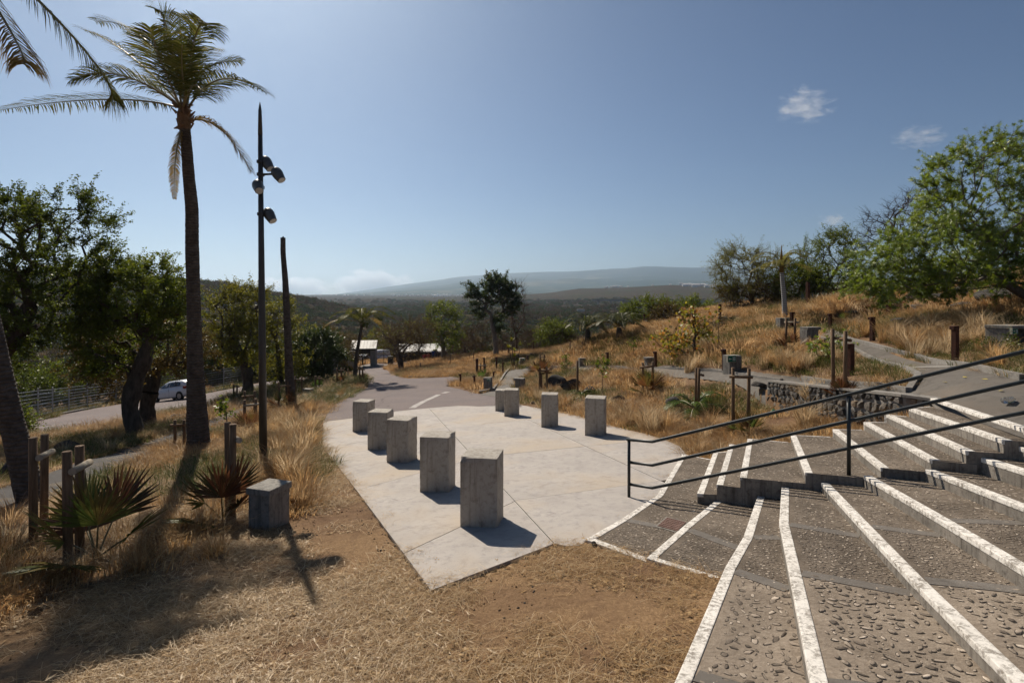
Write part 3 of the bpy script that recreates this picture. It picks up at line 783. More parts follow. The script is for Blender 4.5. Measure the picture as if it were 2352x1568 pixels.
for uv in ([(75, 985), (235, 962)], [(150, 985), (250, 971), (440, 923)], [(345, 940), (420, 929)], [(470, 917), (545, 899)]):
    strip('road_marking', uv, 0.10, M['chalk'], 0.012, cpk)
kerb('kerb_stone', GP([(0, 988), (68, 973), (135, 953), (220, 936), (281, 926), (466, 904), (501, 897), (550, 888), (632, 873), (700, 865)]), cpk, 0.15, 0.12, 'kerb', 3.0)
kerb('kerb_stone', GP([(938, 868), (985, 866), (1039, 863.5)]), road, 0.15, 0.14, 'kerb', 1.5)
kerb('kerb_stone', GP([(1883, 764), (1957, 783), (2022, 799), (2100, 818), (2190, 838), (2352, 873)]) + [np.array([9.65, 9.5]), np.array([9.25, 5.0])], rp, 0.13, 0.10)
kerb('kerb_stone', GP([(1878, 774), (1915, 791), (1964, 806), (2067, 845), (2110, 866)]) + [np.array([8.3, 11.9]), np.array([8.62, 14.5]), np.array([8.85, 17.3])], rp, 0.12, 0.10)
kerb('kerb_stone', [np.array(p) + np.array([0.1, 0.62]) for p in MIDPATH_C], mp_, 0.1, 0.08)
kerb('kerb_stone', GP([(1101, 903), (1133, 897), (1144, 882), (1171, 847), (1224, 845)]), jp, 0.13, 0.14)
strip('pale_band', GP([(2067, 845), (2190, 842)]), 0.25, M['kerb'], 0.008, rp)
# ---------------------------------------------------------------- steps
def pz(p, h): return plaza_z(p[0], p[1]) + h
def pebble_mesh(seed, n=7):
    rng = random.Random(seed); V = []; F = []
    rad = [rng.uniform(0.55, 1.2) for _ in range(n)]
    for ring, (s, z) in enumerate(((1.0, -0.12), (0.92, 0.22), (0.55, 0.42))):
        for k in range(n):
            a = 2 * math.pi * k / n + ring * 0.15
            V.append((math.cos(a) * rad[k] * s * 0.5, math.sin(a) * rad[k] * s * 0.5, z * rng.uniform(0.8, 1.15) * 0.5))
    V.append((rng.uniform(-.05, .05), rng.uniform(-.05, .05), 0.24))
    for r_ in range(2):
        for k in range(n):
            k2 = (k + 1) % n; a, b, c, d = r_ * n + k, r_ * n + k2, (r_ + 1) * n + k2, (r_ + 1) * n + k
            F += [(a, b, c), (a, c, d)]
    for k in range(n): F.append((2 * n + k, 2 * n + (k + 1) % n, 3 * n))
    nf = len(F); o = len(V); kx = rng.uniform(.03, .1); ky = rng.uniform(.02, .09)     # flat dark skirt: shadow of the gap round the stone, painted in
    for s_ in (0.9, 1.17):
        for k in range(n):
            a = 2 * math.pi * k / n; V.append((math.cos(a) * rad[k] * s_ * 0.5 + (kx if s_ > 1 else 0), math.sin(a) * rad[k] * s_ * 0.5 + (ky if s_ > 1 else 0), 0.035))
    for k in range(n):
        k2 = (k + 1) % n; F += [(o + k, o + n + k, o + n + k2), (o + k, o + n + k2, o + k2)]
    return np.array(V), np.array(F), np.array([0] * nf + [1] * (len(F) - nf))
PEB = [pebble_mesh(i) for i in range(7)]
PEBM = [np_mesh('pebble', v, f, [M['pebble'], M['gap_shade']], True, mi) for v, f, mi in PEB]
def dome_copies(spots, rng):
    """spots: (x,y,z,len,wid,height,rot) -> joined arrays"""
    Vs = []; Fs = []; Ms = []; o = 0
    for x, y, z, l, w, h, a in spots:
        v, f, mi = PEB[rng.randrange(7)]; Ms.append(mi)
        c, s = math.cos(a), math.sin(a)
        px = v[:, 0] * l; py = v[:, 1] * w
        Vs.append(np.column_stack([x + px * c - py * s, y + px * s + py * c, z + v[:, 2] * h - 0.098 * (px * s + py * c)]))
        Fs.append(f + o); o += len(v)
    return np.concatenate(Vs), np.concatenate(Fs), np.concatenate(Ms)

def build_steps():
    root = empty('fan_staircase', (3.5, 7.0, -2.7))
    tag(root, 'fan-shaped pebbled outdoor steps with white painted nosings rising to the right', 'staircase')
    off = np.array(root.location)
    def part(mb, name, mats, **k):
        mb.v = [tuple(np.array(p) - off) for p in mb.v]
        return mb.build(name, mats, root, **k)
    tread_m = [M['mortar'], M['riser']]
    panels = []
    # upper flight behind the railing
    for k in range(9):
        h = S_H[k]; a, b = S_PT[k]; c, d = S_PT[k + 1][1], S_PT[k + 1][0]
        ex = (d - a); 
        poly = [(*p, pz(p, h)) for p in (a, b, c + (c - b) / np.linalg.norm(c - b) * 0.1, d + (d - a) / np.linalg.norm(d - a) * 0.1)]
        part(MB().prism(poly, 0.75, None, 0, 1), 'tread', tread_m)
        panels.append(([a, b, c, d], h, 'mid' if k < 6 else 'dense', None))
    # lower flight in front of the railing: panels between the bands
    for k in range(9):
        A_, B_ = N_PT[k], N_PT[k + 1]; h = N_H[k]; n = min(len(A_), len(B_))
        for i in range(n - 1):
            q = [A_[i], A_[i + 1], B_[i + 1], B_[i]]
            ext_ = []
            for p, o_ in ((B_[i + 1], A_[i + 1]), (B_[i], A_[i])):
                t = p - o_; ext_.append(p + t / max(np.linalg.norm(t), .01) * 0.08)
            q2 = [A_[i], A_[i + 1], ext_[0], ext_[1]]
            # keep 3 mm joints between panels
            poly = [(*p, pz(p, h) - 0.0015 * i) for p in q2]
            part(MB().prism(poly, 0.75, None, 0, 1), 'tread', [M['mortarpale'], M['riser']] if i >= 2 else tread_m)
            kind = ('mid', 'dense', 'sparse', 'sparse')[min(i, 3)]
            panels.append((q, h, kind, (k, i)))
        # plain concrete bands across the treads
        for i in range(1, n - 1):
            p, q = A_[i], B_[i]; t = (q - p) / np.linalg.norm(q - p); nn = np.array([-t[1], t[0]])
            if np.linalg.norm(q - p) < 0.2: continue
            w = 0.07; p2 = p + t * 0.10; q2 = q - t * 0.004
            poly = [(*r, pz(r, h) + 0.0022) for r in (p2 + nn * w, p2 - nn * w, q2 - nn * w, q2 + nn * w)]
            part(MB().prism(poly, 0.03, None), 'concrete_band', M['band'])
    # bottom panel of the third tread, next to the dirt
    # nosings
    def nosing(line, h, w=0.088, drop=0.055, inward=None, name='nosing'):
        for a, b in zip(line[:-1], line[1:]):
            L = np.linalg.norm(b - a); t = (b - a) / L; nn = np.array([-t[1], t[0]])
            if inward is not None and np.dot(inward, nn) < 0: nn = -nn
            segs = max(1, int(L / 1.25)); 
            for s_ in range(segs):
                a2 = a + t * (L * s_ / segs + (0.003 if s_ else 0)); b2 = a + t * (L * (s_ + 1) / segs)
                if s_ == segs - 1: b2 = b2 + t * 0.004
                poly = [(*p, pz(p, h) + 0.006) for p in (a2 - nn * 0.006, b2 - nn * 0.006, b2 + nn * w, a2 + nn * w)]
                part(MB().prism(poly, drop, None), name, M['white'], bevel=0.008, seg=2)
    up = np.array([1.0, -0.3])
    for k in range(10): nosing([S_PT[k][0], S_PT[k][1]], S_H[k], inward=up, drop=0.05 if k else 0.1)
    for k in range(10): nosing(N_PT[k], N_H[k], inward=np.array([1.0, 0.0]), drop=0.05 if k else 0.1)
    # white edge along the dirt and along the back
    nosing([N_PT[0][2], N_PT[1][2]], N_H[0], 0.10, 0.16, np.array([0.3, 1.0]), 'edge_strip')
    nosing([N_PT[1][2], N_PT[2][2]], N_H[1], 0.08, 0.16, np.array([0.3, 1.0]), 'edge_strip')
    for k in range(9): nosing([S_PT[k][0], S_PT[k + 1][0] - (S_PT[k + 1][0] - S_PT[k][0]) * 0.06], S_H[k], 0.04, 0.2, np.array([-0.2, -1.0]), 'edge_strip')
    # stones set in the mortar
    rng = random.Random(8); singles = 0; joined = []
    def scatter_poly(q, h, kind, idx):
        nonlocal singles
        xs = [p[0] for p in q]; ys = [p[1] for p in q]; ar = abs(sum(q[i][0] * q[(i + 1) % 4][1] - q[(i + 1) % 4][0] * q[i][1] for i in range(4))) / 2
        dens, smin, smax, gap = dict(sparse=(175, 0.018, 0.064, 0.022), mid=(330, 0.02, 0.052, 0.02), dense=(900, 0.018, 0.042, 0.014))[kind]
        n = int(ar * dens); got = []; tries = 0
        wA = q[0]; cell = {}
        while len(got) < n and tries < n * 8:
            tries += 1
            x = rng.uniform(min(xs), max(xs)); y = rng.uniform(min(ys), max(ys))
            if not inside(np.array([x]), np.array([y]), q)[0]: continue
            # stay clear of the white nosing
            a, b = np.array(q[0]), np.array(q[1]); t = (b - a) / np.linalg.norm(b - a); dd = abs((x - a[0]) * t[1] - (y - a[1]) * t[0])
            if dd < 0.15: continue
            s = rng.uniform(smin, smax); ck = (int(x / 0.1), int(y / 0.1)); bad = False
            for cx in (-1, 0, 1):
                for cy_ in (-1, 0, 1):
                    for (gx, gy, gs) in cell.get((ck[0] + cx, ck[1] + cy_), ()):
                        if (gx - x) ** 2 + (gy - y) ** 2 < ((gs + s) * 0.5 + gap * 0.35) ** 2: bad = True
            if bad: continue
            cell.setdefault(ck, []).append((x, y, s)); got.append((x, y, s))
        for x, y, s in got:
            z = plaza_z(x, y) + h; l = s * rng.uniform(1.0, 1.7); w = s * rng.uniform(0.45, 0.85); hh = s * rng.uniform(0.14, 0.36); a = rng.uniform(0, 6.28)
            if kind == 'sparse' and singles < 290 and y > 1.6 and y < 6.2:
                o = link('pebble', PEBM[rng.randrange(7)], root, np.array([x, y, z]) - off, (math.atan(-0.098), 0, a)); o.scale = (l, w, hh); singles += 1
            else: joined.append((x - off[0], y - off[1], z - off[2], l, w, hh, a))
    order = sorted(panels, key=lambda t: 0 if t[2] == 'sparse' else 1)
    for q, h, kind, idx in order:
        if max(p[1] for p in q) < 1.2: continue
        scatter_poly(q, h, kind, idx)
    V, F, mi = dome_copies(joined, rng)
    o = link('pebble_paving', np_mesh('pebble_paving', V, F, [M['pebble'], M['gap_shade']], True, mi), root); o['kind'] = 'stuff'
    # inspection cover
    c = [PL((2100 + x * .4464) / 1.6327, (1500 + y * .4464) / 1.6327, N_H[0]) for x, y in ((900, 990), (1060, 1030), (985, 1105), (820, 1060))]
    cen = np.mean(c, axis=0)
    cov = empty('manhole_cover', cen); tag(cov, 'small rusty rectangular inspection cover set in the lowest pebbled step', 'manhole cover')
    fr = MB(); fr.prism([tuple((p - cen) * 1.2 + [0, 0, 0.006]) for p in c], 0.02, None); fr.build('frame', M['riser'], cov)
    pl = MB(); pl.prism([tuple((p - cen) + [0, 0, 0.014]) for p in c], 0.02, None); pl.build('plate', M['manhole'], cov, bevel=0.003)
    st = MB()
    for i in range(9):
        for j in range(6):
            a, b = (i + .7) / 9.4, (j + .7) / 6.4
            p = (c[0] * (1 - a) + c[1] * a) * (1 - b) + (c[3] * (1 - a) + c[2] * a) * b - cen
            st.box(p + [0, 0, 0.017], (0.014, 0.014, 0.006), 0.4)
    st.build('tread_pattern', M['manhole'], cov)
build_steps()

# ---------------------------------------------------------------- railing
def build_railing():
    a = PL(1444.7, 1140.7, 0.0); b = PL(1949.7, 1091, 0.58)
    root = empty('handrail', a); tag(root, 'dark steel three-bar handrail running up the steps', 'handrail')
    d = (b - a); tops = []
    def post(p, h): MB().tube([p - a - [0, 0, 0.05], p - a + [0, 0, h]], 0.024, 12).build('post', M['rail'], root, smooth=True)
    def at(u, v, q):   # meet with the vertical plane of the railing
        n = np.array([-d[1], d[0], 0.0]); ray = np.array([(u - CXP) / FPX, 1.0, -(v - HZN) / FPX]); t = np.dot(a, n) / np.dot(ray, n); return ray * t
    post(a, (1140.7 - 1010) / FPX * a[1]); post(b, (1091 - 908) / FPX * b[1])
    far = None
    for pts in (((1440, 1009), (1498, 1014), (1948, 906), (2352, 807)), ((1446, 1061), (1498, 1068), (1948, 967), (2352, 876)), ((1446, 1111.5), (1498, 1120), (1948, 1029), (2352, 947))):
        W = [at(u, v, None) for u, v in pts]
        e = W[-1] + (W[-1] - W[-2]) / np.linalg.norm(W[-1] - W[-2]) * 1.6; W.append(e)
        # even out the slope
        path = [w - a for w in W]
        MB().tube(path, 0.0235, 12).build('bar', M['rail'], root, smooth=True)
        if far is None: far = e
    post(np.array([far[0], far[1], far[2] - 1.0]), 1.0)
build_railing()

# ---------------------------------------------------------------- dry-stone retaining wall
def rock_arr(seed, sub=2, amp=0.25, flat=1.0):
    bm = bmesh.new(); bmesh.ops.create_icosphere(bm, subdivisions=sub, radius=1.0); rs = np.random.RandomState(seed)
    V = np.array([v.co[:] for v in bm.verts]); F = np.array([[v.index for v in f.verts] for f in bm.faces]); bm.free()
    for _ in range(9):   # chisel with planes
        n = rs.normal(size=3); n /= np.linalg.norm(n); c = rs.uniform(0.42, 0.85); d = V @ n - c; V = V - np.outer(np.maximum(d, 0), n)
    V = V * (1 + (rs.rand(len(V), 1) - 0.5) * amp); V[:, 2] *= flat
    return V, F
ROCKS = [rock_arr(i, 1, 0.30) for i in range(9)]
ROCKM = [np_mesh('stone', v, f, [M['wstone']], False) for v, f in ROCKS]
def build_wall():
    A_ = np.array([7.92, 17.6]); B_ = np.array([7.72, 11.2]); Cn = np.array([8.05, 10.4])
    root = empty('retaining_wall', (7.8, 14, zs1(7.8, 14))); tag(root, 'low wall of dark rubble stones below the concrete path', 'wall')
    off = np.array(root.location); rng = random.Random(3)
    def top(p):
        s = np.clip((p[1] - 11) / 6.5, 0, 1); return -1.93 * (1 - s) - 2.62 * s
    for a, b in zip([A_, B_], [B_, Cn]):
        L = np.linalg.norm(b - a); t = (b - a) / L; n = np.array([t[1], -t[0]])
        if n[0] > 0: n = -n
        poly = [(*p, top(p) - 0.02) for p in (a, b, b - n * 0.35, a - n * 0.35)]
        MB().prism([tuple(np.array(p) - off) for p in poly], 1.4, None).build('mortar_core', M['kerb'], root)
        # fitted rubble: a jittered grid whose cells become stones with mortar gaps
        nc = max(2, int(L / .25)); rows = 5; jit = {}
        def node(i, j):
            if (i, j) not in jit:
                jx = 0 if i in (0, nc) else rng.uniform(-.10, .10); jz = 0 if j == 0 else rng.uniform(-.075, .075)
                jit[(i, j)] = (min(max(i * L / nc + jx, 0), L), j * .19 + jz)
            return jit[(i, j)]
        for i in range(nc):
            for j in range(rows):
                q = [node(i, j), node(i + 1, j), node(i + 1, j + 1), node(i, j + 1)]
                c = (sum(p[0] for p in q) / 4, sum(p[1] for p in q) / 4); k = rng.uniform(.80, .93); ring = []
                for m in range(4):
                    p0, p1 = q[m], q[(m + 1) % 4]; ring += [(p0[0], p0[1], .72), ((p0[0] + p1[0]) / 2, (p0[1] + p1[1]) / 2, 1.0)]
                def w3(s_, z_, d_):
                    p = a + t * s_ + n * d_; return np.array([p[0], p[1], top(a + t * s_) - .035 - z_]) - off
                V = []; dep = rng.uniform(.035, .075)
                for s_, z_, rr_ in ring:
                    f = k * (1 if rr_ == 1 else .88) * rng.uniform(.93, 1.03); V.append(w3(c[0] + (s_ - c[0]) * f, c[1] + (z_ - c[1]) * f, -.03))
                for s_, z_, rr_ in ring:
                    f = k * (.78 if rr_ == 1 else .68) * rng.uniform(.85, 1.1); V.append(w3(c[0] + (s_ - c[0]) * f, c[1] + (z_ - c[1]) * f, dep * rng.uniform(.7, 1.15)))
                V.append(w3(c[0] + rng.uniform(-.02, .02), c[1] + rng.uniform(-.02, .02), dep * rng.uniform(.95, 1.25)))
                F = []
                for m in range(8):
                    m2 = (m + 1) % 8; F += [(m, m2, 8 + m2), (m, 8 + m2, 8 + m), (8 + m, 8 + m2, 16)]
                if sum((V[1][x] - V[0][x]) * 0 for x in range(3)) == 0:
                    e1 = V[9] - V[8]; e2 = V[16] - V[8]; nn = np.cross(e1, e2)
                    if nn[0] * n[0] + nn[1] * n[1] < 0: F = [f[::-1] for f in F]
                MB().add(V, F).build('stone', M['wstone'], root)
        poly = [(*p, top(p) + 0.012) for p in (a + n * 0.06, b + n * 0.06, b - n * 0.3, a - n * 0.3)]
        MB().prism([tuple(np.array(p) - off) for p in poly], 0.05, None).build('coping', M['kerb'], root)
build_wall()

# ---------------------------------------------------------------- pedestals on the plaza
def pedestal(u, vb, w, h, rot, label, jit=0):
    p = PL(u, vb)
    mb = MB(); d = 0.15
    mb.box((0, 0, (h - d) / 2), (w, w, h + d))
    c = p + np.array([math.cos(rot) * w / 2 - math.sin(rot) * w / 2, math.sin(rot) * w / 2 + math.cos(rot) * w / 2, 0])
    o = mb.build('concrete_pedestal', M['block'], None, loc=c, rot=(0, 0, rot))
    bm = bmesh.new(); bm.from_mesh(o.data); bmesh.ops.remove_doubles(bm, verts=bm.verts, dist=1e-5); bmesh.ops.subdivide_edges(bm, edges=bm.edges[:], cuts=15, use_grid_fill=True)
    rg = np.random.RandomState(int(u)); hw = w / 2; zt = h; sd_ = rg.uniform(0, 50)
    for v in bm.verts:   # worn and chipped arrises
        ex = [abs(abs(v.co.x) - hw) < 1e-4, abs(abs(v.co.y) - hw) < 1e-4, abs(v.co.z - (zt - .0)) < 1e-3]
        if sum(ex) >= 2:
            k = float(vnoise([v.co.x * 9 + v.co.z * 13 + sd_], [v.co.y * 11 + v.co.z * 7 + sd_])[0]); q = .004 + max(0, k - .62) * .07
            if ex[0]: v.co.x -= math.copysign(q, v.co.x)
            if ex[1]: v.co.y -= math.copysign(q, v.co.y)
            if ex[2]: v.co.z -= q
    bm.to_mesh(o.data); bm.free()
    tag(o, label, 'pedestal', 'concrete pedestals standing on the plaza')
    return o
GRPW = 0.5
for u, vb, w, h, rot, lab in (
    (1056.3, 1209.5, .50, .92, -0.16, 'tall concrete pedestal nearest the camera, with the longest shadow'),
    (963.4, 1129.8, .50, .92, -0.13, 'streaked dark concrete pedestal, second nearest on the left row'),
    (887.2, 1061.7, .50, .92, -0.25, 'concrete pedestal in the middle of the left row of five'),
    (843.8, 1032.8, .50, .92, -0.12, 'concrete pedestal fourth from the front in the left row'),
    (809.3, 991.0, .50, .92, -0.25, 'farthest concrete pedestal of the left row, beside the road'),
    (1158.0, 956.1, .50, .94, -0.10, 'slim tall concrete pedestal in front of a shorter one at far edge'),
    (1137.5, 944.0, .50, .80, -0.10, 'short concrete pedestal half hidden behind a taller one'),
    (1243.0, 981.3, .50, .98, -0.10, 'middle concrete pedestal of the right row by the grass'),
    (1343.0, 1000.3, .53, 1.0, -0.25, 'rightmost concrete pedestal, closest to the steps')):
    pedestal(u, vb, w, h, rot, lab)

CLEAR = []
# ---------------------------------------------------------------- weathered concrete sign blocks
def sign_on(parent, c, w, h, nrm_rz, arrow=True):
    """small green direction sign: box, face, arrow and bars"""
    bx = MB().box((0, 0, 0), (w * 1.12, 0.07, h * 1.14)); b = bx.build('sign_box', M['signbox'], parent, loc=c, rot=(0, 0, nrm_rz), bevel=0.006)
    MB().box((0, -0.037, 0), (w, 0.006, h)).build('sign_face', M['sign_green'], b)
    g = MB()
    g.box((-w * 0.22, -0.042, 0), (w * 0.26, 0.004, h * 0.10))
    g.add([(-w * 0.42, -0.042, 0), (-w * 0.28, -0.042, h * 0.22), (-w * 0.28, -0.042, -h * 0.22)], [(0, 2, 1)])
    g.box((w * 0.24, -0.042, h * 0.2), (w * 0.34, 0.004, h * 0.12)); g.box((w * 0.24, -0.042, -h * 0.02), (w * 0.34, 0.004, h * 0.12)); g.box((w * 0.24, -0.042, -h * 0.24), (w * 0.34, 0.004, h * 0.12))
    g.build('pictogram', M['sign_white'], b)
def cblock(u0, u1, vt, vb, rot, label, sign=None, cap=0.0, niche=False, tilt=0.0, y=None, depth=None):
    um = (u0 + u1) / 2; g = G(um, vb) if y is None else P(um, vb, y)
    W = (u1 - u0) / FPX * g[1]; CLEAR.append((g[0], g[1], W * .5 + .45)); CLEAR.append((g[0], g[1] - .5, W * .5 + .2)); H = (vb - vt) / FPX * g[1]
    w = W / (abs(math.cos(rot)) + 0.75 * abs(math.sin(rot))) ; d = depth or w * 0.75
    root = empty('concrete_block', (g[0], g[1] + d * 0.4, zs1(g[0], g[1] + d * 0.4)), rot)
    root.rotation_euler = (0, tilt, rot)
    tag(root, label, 'concrete block', 'weathered concrete blocks along the paths')
    ct = 0.16 * H if cap else 0.0
    if niche:
        MB().box((-w * 0.42, 0, (H - ct) / 2 - .1), (w * 0.16, d, H - ct + .2)).build('side_wall', M['oldconc'], root, bevel=0.01)
        MB().box((w * 0.42, 0, (H - ct) / 2 - .1), (w * 0.16, d, H - ct + .2)).build('side_wall', M['oldconc'], root, bevel=0.01)
        MB().box((0, d * 0.4, (H - ct) / 2 - .1), (w * 0.68, d * 0.16, H - ct + .2)).build('back_wall', M['oldconc'], root)
    else:
        MB().box((0, 0, (H - ct) / 2 - .1), (w, d, H - ct + .2)).build('body', M['oldconc'], root, bevel=0.012)
    if cap:
        MB().box((cap * w * 0.12, -0.03 * w, H - ct / 2 + 0.002), (w * 1.14, d * 1.1, ct)).build('top_slab', M['oldconc'], root, bevel=0.012)
    if sign:
        sx, sw = sign; sign_on(root, (sx * w, -d / 2 - 0.045, H * 0.84 - (0.0 if not cap else ct * .6)), sw, sw * 0.66, 0.0)
    return root
b = cblock(572, 642, 1120, 1216, -0.32, 'weathered concrete seat block with pale top slab in the near left grass', cap=0.2, depth=0.40)
cblock(1111, 1132, 867, 898, -0.35, 'leaning dark concrete block where the path leaves the road', sign=(0.35, 0.2), tilt=-0.05)
cblock(1183, 1207, 868.6, 899, -0.3, 'concrete block with stepped top behind the far pedestals', cap=-0.8)
cblock(1191, 1206, 822.8, 842, 0.3, 'concrete block with green sign at the bend of the small path', sign=(0.2, 0.3))
cblock(1482, 1503, 821, 847.5, 0.3, 'small capped concrete block beside a rusty post on the middle path', cap=-0.6)
cblock(1666, 1705, 816.6, 855, 0.3, 'wide concrete block with green arrow sign below the yellow shrub', sign=(-0.42, 0.34))
cblock(1329, 1346.5, 822.5, 842, 0.2, 'low concrete block in dry grass left of the middle post')
cblock(1845, 1881, 751, 790, 0.25, 'concrete block right of the staked red fan palm', cap=0.8)
cblock(1787, 1812, 730.6, 755, 0.2, 'concrete block with green sign at the foot of the pale palm', sign=(0.25, 0.3))
cblock(2290, 2372, 748, 794, 0.35, 'large concrete block with niche and green sign at right edge', sign=(-0.42, 0.22), cap=0.3, niche=True)
cblock(2100, 2122, 705, 730.6, 0.2, 'small hollow concrete block high on the right slope', cap=0.3, niche=True, y=28)
cblock(1652, 1671.5, 729, 745, 0.2, 'small dark concrete block beside rusty post above the yellow shrub', y=38)
cblock(694.7, 715.8, 892.8, 907.6, -0.3, 'low concrete seat block with pale top between the left stakes', cap=0.1)
cblock(1291, 1301, 784.7, 792, 0.2, 'tiny far concrete block left of the date palms', y=46)
cblock(1217, 1224, 796, 804, 0.2, 'tiny far concrete block at the foot of the scrub', y=58)

# ---------------------------------------------------------------- rusty steel posts
def corten(u, vt, vb, arm, label, wpx=None, y=None):
    g = G(u, vb) if y is None else P(u, vb, y)
    CLEAR.append((g[0], g[1], .5)); CLEAR.append((g[0] * (1 - .8 / g[1]), g[1] - .8, .5)); CLEAR.append((g[0] * (1 - 1.5 / g[1]), g[1] - 1.5, .4)); H = (vb - vt) / FPX * g[1]; w = 0.16 if wpx is None else wpx / FPX * g[1]
    w = min(max(w * .84, 0.10), 0.40)
    root = empty('steel_post', (g[0], g[1], zs1(g[0], g[1])), 0.35)
    tag(root, label, 'post', 'rusty steel posts along the paths')
    MB().box((0, 0, H / 2 - .1), (w, w * 0.9, H + .2)).build('shaft', M['corten'], root, bevel=0.004, seg=1)
    if arm:
        MB().box((arm * w * 0.78, 0, H - 0.05), (w * 0.56, w * 0.88, 0.09)).build('arm', M['corten'], root, bevel=0.004, seg=1)
for a in (
    (1057.5, 858.4, 888.1, -1, 'rusty post at the road corner, leftmost of the near pair', 4.2), (1089.5, 862.3, 895.1, -1, 'rusty post at the road corner, right one of the near pair', 5),
    (1095.4, 823.3, 863.1, 0, 'thick plain rusty post behind the road-corner pair', 6), (1112, 821, 862, -1, 'rusty post just behind a small staked palm', 4),
    (1140.3, 820, 853.7, -1, 'tall rusty post left of the small concrete path', 4), (1133.7, 853.3, 880.3, 1, 'rusty post behind the leaning concrete block', 4),
    (1155, 831.9, 858.4, 1, 'rusty post nearest the left edge of the small path', 3.6), (1211.7, 815.5, 841.2, 1, 'rusty post beside the signed block at the path bend', 5.6),
    (1225.4, 781.9, 810, 0, 'dark plain post at the foot of the bare scrub', 3), (1153, 792, 816, 0, 'thin far post right of the tall two-stemmed tree', 2.4), (1167.6, 797.5, 817, 0, 'thin far post behind the spiky dracaena', 2.2),
    (1068, 819 - 22, 819.4, 0, 'thin far post between the two big trees', 2.6), (1054, 799, 815, 0, 'thin far post, leftmost by the scrub', 2.2),
    (1300, 814.2, 841, -1, 'rusty post between the path bend and the date palms', 4), (1395.6, 810, 842.8, -1, 'rusty post below the two date palms', 5.5),
    (1505.6, 807, 845, -1, 'rusty post directly right of the small capped block', 6.5), (1663, 802, 855, -1, 'rusty post directly left of the wide signed block', 9),
    (1480, 720, 759.4, 0, 'left of two close dark posts behind the yellow shrub', 3.6, 48), (1486.5, 729, 759, 0, 'right of two close dark posts behind the yellow shrub', 3.2, 48.4), (1653.5, 696, 743, 0, 'dark tall post at top of the yellow shrub', 6, 38),
    (1953.4, 789.6, 863.9, -1, 'rusty post directly behind the tall wooden stakes above the stone wall', 15), (2004, 728.3, 787, -1, 'rusty post on the right side of the climbing path', 11), (2194, 748.3, 830.7, -1, 'largest rusty post, nearest at right beside the handrail', 14),
    (1907, 720, 761, -1, 'rusty post at the top bend of the climbing path', 7.5), (1818.4, 718, 756, 1, 'rusty post behind the pale palm sign block', 8), (2041, 698, 737, 1, 'rusty post high on the slope by dark bush', 9.5),
    (1855.6, 648, 706, 0, 'tall plain rusty post standing on the hill crest', 8.5, 37), (1327, 757, 780, 0, 'short dark post left of the left date palm', 3.2, 47)):
    corten(a[0], a[1], a[2], a[3], a[4], a[5], a[6] if len(a) > 6 else None)

# ---------------------------------------------------------------- wooden tree stakes
def stakes(posts, bar, label, pale=False, r=None):
    """posts: (u, vtop, vbase)"""
    gs = [G(u, vb) for u, vt, vb in posts]; g0 = gs[0]
    root = empty('tree_stake', (g0[0], g0[1], zs1(g0[0], g0[1]))); off = np.array(root.location)
    tag(root, label, 'wooden stake', 'round wooden stakes beside young palms')
    tops = []; rr = r or 0.045; rng = random.Random(sum(map(ord, label)))
    for (u, vt, vb), g in zip(posts, gs):
        H = (vb - vt) / FPX * g[1]; l = np.array([rng.uniform(-.02, .02), rng.uniform(-.02, .02), 0]) * H
        b = np.array([g[0], g[1], zs1(g[0], g[1])]); t = b + l + [0, 0, H]
        o = MB().tube([b - off - [0, 0, .15], b * .5 + t * .5 - off, t - off], [rr, rr, rr * .97], 10).build('post', M['wood'], root, smooth=False)
        for p in o.data.polygons: p.use_smooth = len(p.vertices) == 4
        tops.append((b, t))
    if bar and len(tops) > 1:
        f, extn = bar; a = tops[0][0] * (1 - f) + tops[0][1] * f; c = tops[1][0] * (1 - f) + tops[1][1] * f; d = (c - a); L = np.linalg.norm(d); d /= L
        n = np.array([d[1], -d[0], 0]); n = n if (n[1] < 0 if abs(d[0]) > abs(d[1]) else n[0] > 0) else -n
        a2 = a - d * 0.09 * extn + n * rr * 1.5; c2 = c + d * 0.09 * extn + n * rr * 1.5
        o = MB().tube([a2 - off, c2 - off], rr * 0.85, 10).build('crossbar', M['woodlight'] if pale else M['wood'], root)
        for p in o.data.polygons: p.use_smooth = len(p.vertices) == 4
    return root
def pair_depth(posts, dy):
    return posts
